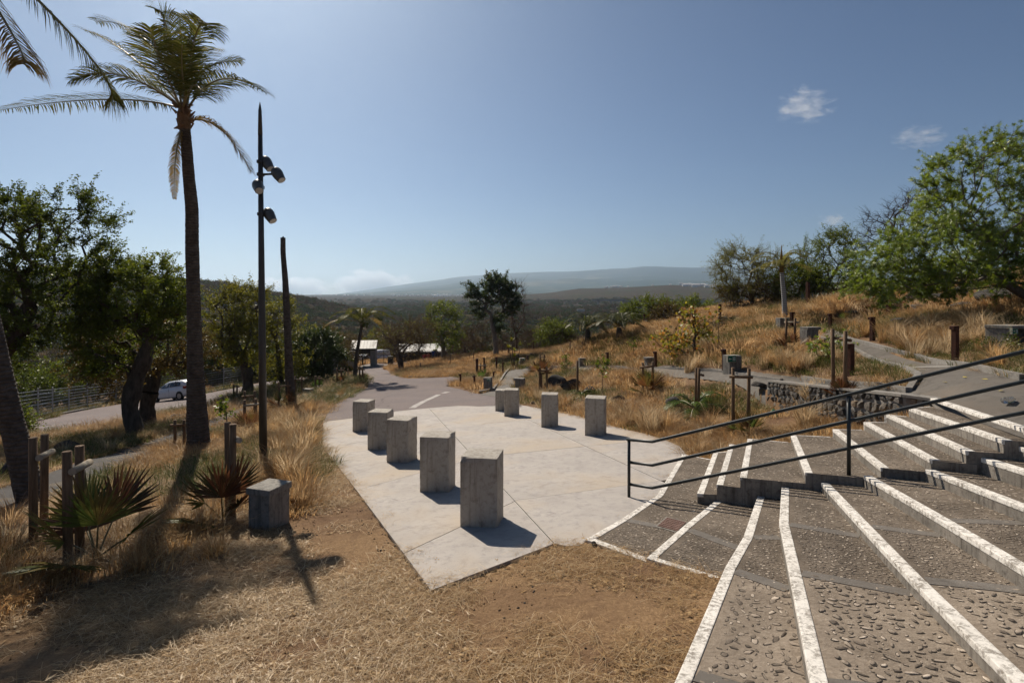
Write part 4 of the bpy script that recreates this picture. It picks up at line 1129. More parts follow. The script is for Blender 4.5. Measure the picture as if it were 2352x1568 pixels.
STK = [
    ([(77, 1005, 1240), (101, 998, 1205)], (0.80, 1), 'pair of stakes at far left with pale crossbar pointing away', True, .05),
    ([(156.7, 1038.6, 1301), (183, 1023, 1272)], (0.83, 1), 'nearest pair of stakes in front of the big fan palm', True, .05),
    ([(533, 974, 1186), (525, 971, 1170)], (0.82, 1), 'stakes rising out of the fan palm beside the seat block', True, .05),
    ([(402, 964, 1030), (423, 964, 1028)], (0.83, 1), 'short pair of stakes left of the big palm trunk', False, .04),
    ([(561, 918, 989.5), (587, 915, 985)], (0.82, 1), 'pair of stakes by the orange fan palm left of lamp post', True, .045),
    ([(562.6, 898, 955), (584, 897, 954)], (0.80, 1), 'stakes behind the orange fan palm near a leaning tree', False, .045),
    ([(640, 878, 944), (662, 876, 940)], (0.86, 1), 'stakes in front of the headless palm trunk', False, .045),
    ([(678, 864, 908), (693, 865, 906)], (0.83, 1), 'stakes right of the headless palm trunk by low block', False, .05),
    ([(537, 883, 921), (545, 885, 923)], (0.9, 1), 'thin far stakes left of the lamp post near car park', False, .05),
    ([(724, 863.4, 899), (734, 864, 897)], (0.83, 1), 'stakes with green fan leaves in front of round dark tree', False, .06),
    ([(773.6, 844, 885), (784, 845, 883)], (0.85, 1), 'stakes left of the young coconut palm with dry fan palm', False, .06),
    ([(791.5, 845, 872), (799.7, 846, 871)], None, 'two separate thin stakes just left of young coconut palm', False, .06),
    ([(826, 842, 878.7), (833, 842.5, 877)], (0.83, 1), 'stakes at the tip of the grass island by the road', False, .06),
    ([(965.7, 832.6, 855)], None, 'single stake in dry grass right of the umbrella tree', False, .06),
    ([(1104, 834.5, 866), (1114.8, 835, 865)], (0.85, 1.5), 'stakes with pale crossbar among the road-corner posts', True, .05),
    ([(1034, 813, 840.5)], None, 'single stake on the far mound left of centre', False, .05), ([(1088, 803.7, 828.7)], None, 'single thin stake on the far mound under the tall tree', False, .05),
    ([(1240.6, 814, 845), (1249.6, 814, 845)], (0.8, 1), 'far stakes right of the path bend post', False, .05),
    ([(1239.5, 842, 908), (1256.7, 842, 906)], (0.86, 1.2), 'stakes holding a tall red-leaved palm by the lava rocks', False, .05),
    ([(1326.5, 828.7, 908)], None, 'single tall stake right of the lava rocks', False, .05), ([(1309, 786.6, 818)], None, 'single leaning stake below the left date palm', False, .05),
    ([(1477, 832.7, 905), (1499, 831, 903)], (0.86, 1), 'stakes above the orange-red fan palm in middle of slope', False, .045),
    ([(1603.7, 846, 949), (1598.7, 845, 945)], (0.85, 2.2), 'two close stakes with crossbar end behind a green young palm', False, .045),
    ([(1684.4, 844.5, 1000), (1718, 846, 996)], (0.87, 1), 'tall pair of stakes beyond the lower handrail', False, .045),
    ([(1915, 806.6, 969), (1940.7, 807, 965)], (0.87, 1), 'tallest pair of stakes in front of the stone wall', False, .045),
    ([(1804.9, 730.6, 808), (1825.5, 731, 806)], (0.87, 1.2), 'stakes with bright crossbar above the red fan palm by pale palm', True, .045),
    ([(1338, 784, 799), (1343, 784, 799)], (0.6, 1.5), 'tiny far stakes left of the left date palm trunk', True, .05), ([(1358, 783, 798), (1361, 783, 798)], (0.6, 1.5), 'tiny far stakes right of the left date palm trunk', True, .05)]
for s in STK: stakes(*s)
# ---------------------------------------------------------------- lamp post
def build_lamp():
    g = G(605, 1077); g[2] = zs1(g[0], g[1]); y = g[1]
    root = empty('lamp_post', g); tag(root, 'tall tapered dark lamp post with four round spotlight heads', 'lamp post')
    H = (1077 - 236) / FPX * y; lean = -8.0 / FPX * y
    def ax(z): return np.array([lean * z / H, 0, z])
    zc = (1077 - 310) / FPX * y
    MB().tube([ax(-.2), ax(zc * .35), ax(zc * .7), ax(zc)], [0.083, 0.072, 0.058, 0.045], 20).build('pole', M['lampmetal'], root, smooth=True)
    MB().tube([ax(zc - .02), ax(zc + .5), ax(H)], [0.047, 0.034, 0.006], 16).build('spike', M['lampmetal'], root, smooth=True)
    MB().tube([ax(-.05), ax(0.03)], 0.13, 20).build('base_plate', M['lampmetal'], root)
    # heads: mount height row, side offset px, direction the lens points to
    for v, du, rx, az in ((372, 9, 0.55, 65), (401, 40, 0.60, 70), (430, -2, 0.55, 140), (492, 14, 0.55, 60)):
        z = (1077 - v) / FPX * y; off = du / FPX * y
        hd = empty('lamp_head', (0, 0, 0)); hd.parent = root
        c = ax(z) + np.array([off, -0.09 if du < 0 else (0.10 if du < 30 else -0.03), 0])
        a = R(az); dv = Vector((math.sin(a) * 0.62, -math.cos(a) * 0.62 if az > 100 else -0.25, -0.78)).normalized()
        if az > 100: dv = Vector((0.42, -0.62, -0.66)).normalized()
        prof = [(-0.15, 0.02), (-0.14, 0.056), (-0.11, 0.09), (-0.06, 0.11), (0.0, 0.114), (0.09, 0.102), (0.17, 0.086), (0.185, 0.086)]
        path = [Vector(c) + dv * t for t, r in prof]
        MB().tube(path, [r for t, r in prof], 22).build('housing', M['lamphead'], hd, smooth=True)
        e = Vector(c) + dv * 0.187
        MB().tube([e, e + dv * 0.004], 0.075, 22).build('lens', M['lampglass'], hd)
        MB().tube([Vector(c) + dv * 0.045, Vector(c) + dv * 0.05], 0.1135, 22, cap=False).build('seam', M['lampmetal'], hd)
        s = ax(z - 0.01); MB().tube([s, s * .5 + np.array(c) * .5, np.array(c)], [0.028, 0.022, 0.03], 10).build('bracket', M['lampmetal'], hd, smooth=True)
        MB().box(s, (0.12, 0.12, 0.07)).build('clamp', M['lampmetal'], hd, bevel=0.01)
build_lamp()

# ---------------------------------------------------------------- cars
def loft(mb, secs, m=0, close=True):
    """secs: list of equal-length rings"""
    n = len(secs[0]); o = len(mb.v)
    for s in secs: mb.v.extend([tuple(map(float, p)) for p in s])
    for i in range(len(secs) - 1):
        for k in range(n - 1 if not close else n):
            k2 = (k + 1) % n; mb.f.append((o + i * n + k, o + i * n + k2, o + (i + 1) * n + k2, o + (i + 1) * n + k)); mb.m.append(m)
    mb.f.append(tuple(o + k for k in range(n))[::-1]); mb.m.append(m)
    e = o + (len(secs) - 1) * n; mb.f.append(tuple(e + k for k in range(n))); mb.m.append(m)
def car(loc, heading, tiltp, label, van=False, name='parked_car'):
    """x forward, width y"""
    root = empty(name, loc, heading); root.rotation_euler = (0, tiltp, heading)
    tag(root, label, 'van' if van else 'car')
    if van:
        L, W, Hh = 4.8, 1.85, 1.95
        st = [(2.38, .35, .75, .72), (2.30, .25, .98, .85), (1.75, .22, 1.10, .92), (1.35, .22, 1.12, .925), (0.6, .22, 1.12, .925), (-1.0, .22, 1.12, .925), (-2.2, .22, 1.10, .92), (-2.40, .35, 1.05, .88)]
        cab = [(1.75, 1.08, .86, 1.11, .86), (0.95, 1.08, .90, 1.86, .74), (0.2, 1.08, .90, 1.95, .76), (-1.6, 1.08, .90, 1.95, .76), (-2.25, 1.08, .89, 1.88, .74), (-2.38, 1.05, .86, 1.10, .86)]
        wx = (1.45, -1.45); wr = 0.33
    else:
        L, W, Hh = 3.96, 1.74, 1.46
        st = [(1.98, .42, .66, .55), (1.90, .30, .78, .74), (1.62, .22, .86, .83), (1.15, .20, .93, .865), (0.7, .20, .97, .87), (-0.4, .20, 1.0, .87), (-1.3, .21, 1.02, .865), (-1.75, .26, 1.02, .83), (-1.95, .36, .98, .74), (-1.98, .42, .9, .66)]
        cab = [(1.02, .93, .76, .955, .74), (0.30, .96, .80, 1.37, .60), (-0.05, .97, .81, 1.45, .62), (-0.7, .98, .81, 1.46, .62), (-1.35, 1.0, .80, 1.41, .60), (-1.60, 1.0, .78, 1.33, .58), (-1.90, .98, .72, 1.02, .66)]
        wx = (1.22, -1.32); wr = 0.30
    mb = MB(); rings = []
    for x, z0, z1, hw in st:
        rings.append([(x, -hw * .93, z0), (x, -hw, z0 + .14), (x, -hw * 1.0, z0 + (z1 - z0) * .55), (x, -hw * .95, z1 - .03), (x, -hw * .84, z1), (x, hw * .84, z1), (x, hw * .95, z1 - .03), (x, hw, z0 + (z1 - z0) * .55), (x, hw, z0 + .14), (x, hw * .93, z0)])
    loft(mb, rings[::-1])
    cr = []
    for x, z0, w0, z1, w1 in cab:
        cr.append([(x, -w0, z0 - .03), (x, -w1, z1 - .05), (x, -w1 * .85, z1), (x, w1 * .85, z1), (x, w1, z1 - .05), (x, w0, z0 - .03)])
    loft(mb, cr[::-1])
    mb.build('body', M['carpaint'], root, smooth=True)
    # side glass just proud of the cabin
    def side(xa, xb, f0, f1, s, slope=(0, 0)):
        def at(x, f):
            i = 0
            xs = [c[0] for c in cab]
            for i in range(len(xs) - 1):
                if xs[i] >= x >= xs[i + 1]: break
            t = (xs[i] - x) / (xs[i] - xs[i + 1]); c = [cab[i][q] * (1 - t) + cab[i + 1][q] * t for q in range(5)]
            z = c[1] + (c[3] - .05 - c[1]) * f; w = c[2] + (c[4] - c[2]) * f
            return (x, s * (w + .012), z)
        q = [at(xa, f0), at(xb, f0), at(xb + slope[1], f1), at(xa - slope[0], f1)]
        return MB().add(q, [(0, 1, 2, 3) if s < 0 else (3, 2, 1, 0)])
    for s in (-1, 1):
        if van:
            side(1.35, .75, .12, .86, s, (.35, 0)).build('side_window', M['glass'], root)
        else:
            side(0.78, -0.25, .1, .9, s, (.42, 0)).build('side_window', M['glass'], root)
            side(-0.31, -1.42, .12, .9, s, (0, .12)).build('side_window', M['glass'], root)
        # wheel arches, wheels, mirror, handle, lamps
        for x in wx:
            MB().tube([(x, s * (W / 2 - .16), wr + .02), (x, s * (W / 2 + .004), wr + .02)], wr * 1.16, 24).build('wheel_arch', M['tyre'], root)
            wh = empty('wheel', (x, s * (W / 2 - .09), wr)); wh.parent = root
            MB().tube([(0, -.1, 0), (0, -.085, 0), (0, .085, 0), (0, .1, 0)], [wr * .93, wr, wr, wr * .93], 24).build('tyre', M['tyre'], wh, smooth=True)
            rb = MB().tube([(0, s * .09, 0), (0, s * .106, 0)], wr * .66, 20)
            rb.build('rim', M['rim'], wh)
            sp = MB()
            for k in range(5):
                a = k * 2 * math.pi / 5 + .3; sp.box((math.cos(a) * wr * .34, s * .108, math.sin(a) * wr * .34), (.05, .012, .05)); 
            sp.build('rim_gap', M['tyre'], wh)
        MB().box((cab[0][0] - .22, s * (W / 2 + .02), cab[0][1] + .1), (.16, .2, .13)).build('mirror', M['carpaint'], root, bevel=.03)
        MB().box((-0.12, s * (W / 2 + .004), .82), (.18, .025, .03)).build('door_handle', M['carpaint'], root, bevel=.006)
        MB().box((0.0 - (0.28 if not van else 0), s * (W / 2 - .004), .62), (.012, .012, .6)).build('door_seam', M['tyre'], root)
        MB().box((-L / 2 + .14, s * (W / 2 - .14), .92), (.22, .24, .2)).build('tail_lamp', M['redlamp'], root, bevel=.03)
        MB().box((L / 2 - .2, s * (W / 2 - .2), .70), (.3, .26, .13)).build('headlamp', M['clearlamp'], root, bevel=.04)
    c0, c1 = cab[0], cab[1]
    MB().add([(c0[0] + .012, -c0[2] * .92, c0[1] + .06), (c0[0] + .012, c0[2] * .92, c0[1] + .06), (c1[0] + .03, c1[4] * .9, c1[3] - .06), (c1[0] + .03, -c1[4] * .9, c1[3] - .06)], [(0, 1, 2, 3)]).build('windscreen', M['glass'], root)
    c0, c1 = cab[-1], cab[-2]
    MB().add([(c0[0] - .012, -c0[2] * .85, c0[1] + .08), (c0[0] - .012, c0[2] * .85, c0[1] + .08), (c1[0] - .03, c1[4] * .88, c1[3] - .05), (c1[0] - .03, -c1[4] * .88, c1[3] - .05)], [(3, 2, 1, 0)]).build('rear_window', M['glass'], root)
    MB().box((-L / 2 + .05, 0, .42), (.12, W * .86, .16)).build('bumper', M['carpaint'], root, bevel=.03)
    MB().box((L / 2 - .04, 0, .42), (.1, W * .7, .14)).build('bumper', M['tyre'], root, bevel=.03)
    return root
ga = G(347.6, 925); gb = G(424, 917.5)
dv = ga - gb; hd = math.atan2(dv[1], dv[0]); cen = (ga + gb) / 2
nrm = np.array([-math.sin(hd), math.cos(hd)]); nrm = nrm if nrm[1] > 0 else -nrm
cc = cen[:2] + nrm * 0.8
car((cc[0], cc[1], zs1(*cc) + 0.01), hd, math.atan2(zs1(*gb[:2]) - zs1(*ga[:2]), np.linalg.norm(dv[:2])), 'white hatchback parked by the fence behind the big palm trunk')
def at_ground(u, y): 
    x = (u - CXP) / FPX * y; return np.array([x, y, zs1(x, y)])
p = at_ground(865, 100); car(p, R(188), 0.0, 'white van parked beyond the entrance gate', True, 'parked_van')
p = at_ground(830, 103); car(p, R(185), 0.0, 'pale car seen through the gate hut opening')

# ---------------------------------------------------------------- mesh fence
def build_fence():
    line = [np.array(p[:2]) for p in GP([(20, 982), (68, 971), (135, 951), (220, 934), (281, 924), (360, 913), (466, 901), (501, 894), (550, 885), (632, 870), (700, 862)])]
    pts = resample(smooth_line(line, it=1), 2.5)
    # even spacing
    acc = [pts[0]]
    for p in pts[1:]:
        if np.linalg.norm(p - acc[-1]) > 2.3: acc.append(p)
    pts = acc; root = empty('mesh_fence', (*pts[len(pts) // 2], zs1(*pts[len(pts) // 2]))); off = np.array(root.location)
    tag(root, 'grey welded mesh fence along the far side of the car park', 'fence')
    for i, p in enumerate(pts):
        b = np.array([*p, zs1(*p)]) - off
        MB().box(b + [0, 0, 0.95], (0.06, 0.06, 2.1)).build('post', M['galv'], root)
        if i + 1 < len(pts):
            q = pts[i + 1]; c = np.array([*q, zs1(*q)]) - off; mb = MB()
            for z in (0.1, .3, .35, .55, .75, .95, 1.0, 1.2, 1.4, 1.6, 1.65, 1.85):
                mb.tube([b + [0, 0, z], c + [0, 0, z]], 0.011, 4, cap=False)
            L = np.linalg.norm(c - b); n = int(L / 0.16)
            for k in range(1, n):
                m_ = b + (c - b) * k / n; mb.tube([m_ + [0, 0, .08], m_ + [0, 0, 1.88]], 0.004, 3, cap=False)
            mb.build('mesh_panel', M['galv'], root)
build_fence()

# ---------------------------------------------------------------- gate hut, wall, gate, pavilion
def roof_panels(root, c, L, D, rise, z, rz_local=0, n=6, two=True):
    for k in range(n):
        x0 = -L / 2 + L * k / n + .012; x1 = -L / 2 + L * (k + 1) / n - .012
        for s in ((-1, 1) if two else (-1,)):
            q = [(x0, s * D / 2, z), (x1, s * D / 2, z), (x1, 0, z + rise), (x0, 0, z + rise)]
            mb = MB(); mb.add([tuple(np.array(p) + c) for p in q] + [tuple(np.array(p) + c - [0, 0, .06]) for p in q], [(0, 1, 2, 3) if s < 0 else (3, 2, 1, 0), (4, 7, 6, 5) if s < 0 else (5, 6, 7, 4), (0, 4, 5, 1), (1, 5, 6, 2), (2, 6, 7, 3), (3, 7, 4, 0)])
            mb.build('roof_sheet', M['roofmetal'], root)
def build_gate():
    y = 84.0; g = at_ground(852, y); zb = -(837 - HZN) / FPX * y
    root = empty('gate_hut', (P(838, 837, y)[0], y, zb), R(8)); tag(root, 'small open gatehouse with pale pitched metal roof at the park entrance', 'gatehouse')
    px = y / FPX
    H = (800 - 837) * -1 * px  # eaves height
    W = 50 * px
    for x, w_ in ((-W * .42, .25), (W * .40, .75)):
        MB().box((x, 0, H / 2 - .3), (w_, 2.6, H + .6)).build('pier', M['renderwall'], root)
    MB().box((0, 0, H + .02), (W * 1.04, 3.2, .3)).build('fascia', M['darkmetal'], root)
    MB().box((-W * .05, 1.2, H - .6), (W * .78, .12, .5)).build('lintel', M['darkwood'], root)
    MB().box((-W * .12, 0.6, .55), (.12, .9, 1.1)).build('counter', M['darkwood'], root)
    MB().box((-W * .02, 0.9, H / 2), (.10, .10, H)).build('column', M['darkmetal'], root)
    roof_panels(root, np.array([0, 0, H + .17]), W * 1.14, 4.2, 16 * px, 0, n=8)
    # boundary wall left of the hut, in stepped panels
    wr = empty('boundary_wall', P(760, 843, 76)); tag(wr, 'tall weathered concrete wall panels left of the gatehouse', 'wall'); off = np.array(wr.location)
    for u0, u1, vt, vb, y_ in ((800, 815, 806, 838, 80), (777, 799, 808, 842, 77), (763, 775, 815, 858, 68), (742, 761, 812, 846, 79), (722, 742, 812, 848, 80)):
        a = P(u0, vb, y_); b = P(u1, vb, y_); h = (vb - vt) / FPX * y_
        MB().box((a + b) / 2 - off + [0, 0, h / 2 - .3], (b[0] - a[0], .35, h + .6), 0.12).build('panel', M['renderwall'], wr)
    # steel swing gate
    a = P(858, 836, 85.5); b = P(905, 834, 86.5); gr = empty('swing_gate', a); tag(gr, 'dark tubular steel gate across the entrance road', 'gate')
    d = b - a; h = 26 * px
    for f in (0, .5, 1): MB().tube([d * f, d * f + [0, 0, h * (1.5 if f == .5 else 1.1)]], .05, 8).build('upright', M['darkmetal'], gr)
    for z in (.12, .5, 1.0): MB().tube([[0, 0, h * z], d + [0, 0, h * z]], .035, 8).build('rail', M['darkmetal'], gr)
    MB().tube([[0, 0, h * .1], d * .5 + [0, 0, h]], .03, 8).build('brace', M['darkmetal'], gr); MB().tube([d + [0, 0, h * .1], d * .5 + [0, 0, h]], .03, 8).build('brace', M['darkmetal'], gr)
    # kiosk bin by the gate
    o = MB().box((0, 0, .5), (.7, .7, 1.2)).build('litter_bin', M['darkmetal'], None, loc=P(897, 835, 83), bevel=.03); tag(o, 'dark square litter bin at the right end of the gate', 'bin')
    # pavilion
    y = 90.0; px = y / FPX; c = P(972, 822, y); pr = empty('pavilion', c, R(4)); tag(pr, 'long open timber shelter with pale metal roof behind the umbrella tree', 'pavilion')
    L = 118 * px; H = 19 * px
    roof_panels(pr, np.array([-.0, 0, H]), L, 6.0, 14 * px, 0, n=14)
    MB().box((0, -2.7, H - .15), (L, .12, .5)).build('fascia', M['darkmetal'], pr)
    MB().box((0, 2.3, H / 2 - .6), (L * .96, .2, H + 1.2)).build('back_wall', M['darkwood'], pr)
    for k in range(7): MB().box((-L * .47 + L * .94 * k / 6, -2.5, H / 2 - .6), (.16, .16, H + 1.0)).build('column', M['darkwood'], pr)
    MB().box((L * .2, .4, .15), (3.2, .9, .08)).build('table_top', M['darkwood'], pr)
build_gate()

# ---------------------------------------------------------------- people by the pavilion
def person(loc, rz, shirt, label, seated=False):
    root = empty('person', loc, rz); tag(root, label, 'person')
    bm = bmesh.new(); sk = {}
    if seated:
        J = dict(pel=(0, 0, .48, .15), waist=(0, .02, .68, .14), chest=(0, .02, .92, .16), neck=(0, .0, 1.08, .06), head=(0, -.02, 1.2, .10), top=(0, -.02, 1.3, .08),
                 ls=(.19, 0, 1.0, .065), le=(.26, -.1, .78, .05), lh=(.18, -.32, .72, .04), rs=(-.19, 0, 1.0, .065), re=(-.26, -.1, .78, .05), rh=(-.18, -.32, .72, .04),
                 lk=(.13, -.42, .48, .075), la=(.13, -.42, .08, .05), lt=(.13, -.58, .04, .04), rk=(-.13, -.42, .48, .075), ra=(-.13, -.42, .08, .05), rt=(-.13, -.58, .04, .04))
    else:
        J = dict(pel=(0, 0, .92, .15), waist=(0, 0, 1.08, .135), chest=(0, 0, 1.32, .165), neck=(0, 0, 1.47, .06), head=(0, -.02, 1.6, .10), top=(0, -.02, 1.7, .08),
                 ls=(.2, 0, 1.4, .065), le=(.27, 0, 1.12, .05), lh=(.27, -.12, .88, .04), rs=(-.2, 0, 1.4, .065), re=(-.27, 0, 1.12, .05), rh=(-.27, -.12, .88, .04),
                 lk=(.11, -.02, .5, .08), la=(.12, 0, .08, .05), lt=(.12, -.16, .04, .04), rk=(-.11, -.02, .5, .08), ra=(-.12, 0, .08, .05), rt=(-.12, -.16, .04, .04))
    E = [('pel', 'waist'), ('waist', 'chest'), ('chest', 'neck'), ('neck', 'head'), ('head', 'top'), ('chest', 'ls'), ('ls', 'le'), ('le', 'lh'), ('chest', 'rs'), ('rs', 're'), ('re', 'rh'), ('pel', 'lk'), ('lk', 'la'), ('la', 'lt'), ('pel', 'rk'), ('rk', 'ra'), ('ra', 'rt')]
    names = list(J); me = bpy.data.meshes.new('body'); me.from_pydata([J[n][:3] for n in names], [(names.index(a), names.index(b)) for a, b in E], [])
    o = link('body', me, root); o.modifiers.new('skin', 'SKIN'); sub = o.modifiers.new('sub', 'SUBSURF'); sub.levels = 1; sub.render_levels = 1
    for i, n in enumerate(names): me.skin_vertices[0].data[i].radius = (J[n][3], J[n][3])
    me.skin_vertices[0].data[0].use_root = True
    dg = bpy.context.evaluated_depsgraph_get(); ev = bpy.data.meshes.new_from_object(o.evaluated_get(dg)); o.modifiers.clear(); o.data = ev
    zt = J['neck'][2]; zp = J['pel'][2]
    for m in (M[shirt], M['trousers'], M['skin'], M['hair']): ev.materials.append(m)
    for p in ev.polygons:
        c = p.center; p.use_smooth = True
        p.material_index = 3 if c.z > J['head'][2] + .05 or (c.z > zt + .06 and c.y > .03) else 2 if c.z > zt else (2 if (abs(c.x) > .2 and c.z < J['le'][2]) and c.z > J['lh'][2] - .08 and not (seated and c.z < .6) else 0 if c.z > zp - .03 else 1)
    return root
for u, v, y, s, lab, seat in ((974, 823, 84, 'shirt_red', 'seated person in red top at left of the shelter group', True), (984, 823, 84.5, 'shirt_orange', 'seated person in orange top in the middle of the shelter group', True),
                              (995, 822, 85, 'shirt_blue', 'person in blue top standing at right of the shelter group', False), (1001, 822, 86.5, 'shirt_dark', 'person in dark clothes standing behind the blue top', False)):
    q = P(u, v, y); q[2] = zs1(q[0], q[1]); person(q, R(20), s, lab, seat)

# ---------------------------------------------------------------- palms
def bez(a, b, c, t): return a * (1 - t) ** 2 + b * 2 * t * (1 - t) + c * t * t
def frond(name, pts, parent, off, mats, n=55, ll=0.55, width=0.035, droop=0.5, seed=0, bare=0.14, stalk=0.03, vee=0.55):
    """pinnate leaf along a 3-point curve (world points)"""
    rs = np.random.RandomState(seed); a, b, c = [np.array(p, float) for p in pts]
    mb = MB(); T = np.linspace(0, 1, 22); path = [bez(a, 2 * b - (a + c) / 2, c, t) - off for t in T]
    mb.tube(path, [stalk * (1 - .88 * t) + .002 for t in T], 5, 1)
    V = []; F = []
    o0 = len(mb.v)
    for i in range(n):
        t = bare + (1 - bare) * (i + .5) / n; p = bez(a, 2 * b - (a + c) / 2, c, t) - off
        d = bez(a, 2 * b - (a + c) / 2, c, min(1, t + .02)) - bez(a, 2 * b - (a + c) / 2, c, t - .02); d /= np.linalg.norm(d)
        side = np.cross(d, [0, 0, 1.0])
        if np.linalg.norm(side) < .15: side = np.cross(d, [0, 1, 0.0])
        side /= np.linalg.norm(side); up = np.cross(side, d)
        L = ll * (math.sin(math.pi * min(1, .18 + .78 * (i / n))) ** .7) * rs.uniform(.82, 1.12)
        for s in (-1, 1):
            dr = side * s * rs.uniform(.75, .95) + d * rs.uniform(.45, .75) + up * (vee * rs.uniform(.2, .6)); dr /= np.linalg.norm(dr)
            w = width * rs.uniform(.75, 1.15); wn = np.cross(dr, up); wn /= np.linalg.norm(wn) + 1e-9
            g = np.array([0, 0, -1.0]) * droop * L
            p1 = p + dr * L * .45 + g * .16; p2 = p + dr * L * .8 + g * .55; p3 = p + dr * L * .95 + g * 1.05
            k = len(mb.v)
            mb.v.extend([tuple(p - wn * w * .3), tuple(p + wn * w * .3), tuple(p1 + wn * w * .5), tuple(p1 - wn * w * .5), tuple(p2 + wn * w * .34), tuple(p2 - wn * w * .34), tuple(p3)])
            mb.f += [(k, k + 1, k + 2, k + 3), (k + 3, k + 2, k + 4, k + 5), (k + 5, k + 4, k + 6)]; mb.m += [0, 0, 0]
    return mb.build(name, mats, parent)
def palm_trunk(path, rad, parent, off, mat, seg=70, ring=0.03, n=16):
    path = [np.array(p, float) for p in path]; L = [0]
    for a, b in zip(path[:-1], path[1:]): L.append(L[-1] + np.linalg.norm(b - a))
    L = np.array(L) / L[-1]; T = np.linspace(0, 1, seg); A_ = np.array(path)
    # smooth interpolation
    pts = np.column_stack([np.interp(T, L, A_[:, k]) for k in range(3)])
    for _ in range(6): pts[1:-1] = (pts[:-2] + pts[2:] + 2 * pts[1:-1]) / 4
    r = np.interp(T, np.linspace(0, 1, len(rad)), rad) * (1 + ring * np.where(np.arange(seg) % 2, 1, -1)) * (1 + np.random.RandomState(3).uniform(-.02, .02, seg))
    return MB().tube([p - off for p in pts], list(r), n).build('trunk', mat, parent, smooth=True)
FM = [M['frond'], M['rachis']]; FD = [M['frond_dry'], M['rachis']]
Z1 = lambda x, y, d: P(.3516 * x, .3516 * y, d)
def coconut_big():
    g = G(455, 1030); Y = g[1]; g[2] = zs1(g[0], g[1])
    root = empty('coconut_palm', g); tag(root, 'tall coconut palm with full crown in the left foreground', 'palm tree'); off = np.array(root.location)
    tr = [P(457, 1045, Y), P(455, 1000, Y), P(450, 900, Y), P(445, 700, Y), P(441, 560, Y), P(441, 480, Y), P(433, 400, Y), P(428, 330, Y), P(424, 290, Y)]
    palm_trunk(tr, [.30, .25, .20, .175, .165, .165, .155, .14, .13], root, off, M['palmbark'], 120, .008)
    hs = P(423, 285, Y)
    hb = MB(); rs = np.random.RandomState(5)
    hb.tube([hs - off + [0, 0, -.15], hs - off + [0, 0, .25], hs - off + [0, 0, .55]], [.15, .17, .08], 12)
    for k in range(26):
        a = rs.uniform(0, 6.28); z = rs.uniform(-.1, .5); r_ = .17; b_ = hs - off + [math.cos(a) * r_, math.sin(a) * r_, z]; e = b_ + np.array([math.cos(a) * .12, math.sin(a) * .12, rs.uniform(-.05, .22)])
        hb.tube([b_, e], [.045, .012], 5)
    hb.build('leaf_bases', M['husk'], root)
    H0 = P(424, 262, Y)
    spec = [ # (mid px, end px) in the close view, depth offsets, material
        ((720, 650), (0, 720), .3, .5, 0, 75, .55), ((820, 500), (470, 520), -.8, -1.4, 0, 60, .6), ((830, 350), (530, 190), .6, 1.2, 0, 60, .6), ((950, 260), (620, 140), 1.2, 1.8, 0, 60, .6),
        ((1100, 220), (1010, 60), -.5, -.6, 0, 60, .55), ((1180, 240), (1180, 90), .9, 1.6, 0, 55, .55), ((1290, 200), (1410, 250), -.4, -.9, 0, 60, .5), ((1330, 460), (1580, 400), .9, 1.6, 0, 60, .6),
        ((1440, 520), (1740, 610), -.5, -1.0, 0, 65, .62), ((1420, 830), (1640, 1120), .2, .3, 1, 60, .55), ((1150, 1010), (1140, 1300), -.3, -.5, 1, 45, .35), ((1190, 470), (1190, 290), -1.2, -2.2, 0, 60, .6),
        ((1060, 420), (980, 180), -1.4, -2.2, 0, 60, .6), ((1300, 380), (1390, 330), 1.4, 2.6, 0, 50, .55), ((1000, 560), (760, 420), 1.6, 2.8, 0, 55, .6), ((1090, 560), (900, 560), 1.8, 3.2, 0, 50, .6), ((1100, 520), (1000, 560), -1.5, -2.6, 0, 55, .6), ((1260, 560), (1330, 640), -1.4, -2.4, 0, 55, .6), ((1220, 330), (1280, 200), .3, .4, 0, 55, .5)]
    for i, (m, e, dm, de, dry, n, ll) in enumerate(spec):
        if i in (15, 16): continue
        st = H0 + np.array([.06 * math.cos(i * 2.4), .06 * math.sin(i * 2.4), .1 + .02 * (i % 4)])
        if dry: st = P(424, 282, Y)
        frond('frond', (st, Z1(m[0], m[1], Y + dm), Z1(e[0], e[1], Y + de)), root, off, FD if dry else FM, int(n * 1.5), (ll * 1.5 if i != 10 else .2), .026, .34 if not dry else .4, i, .14, .03)
coconut_big()
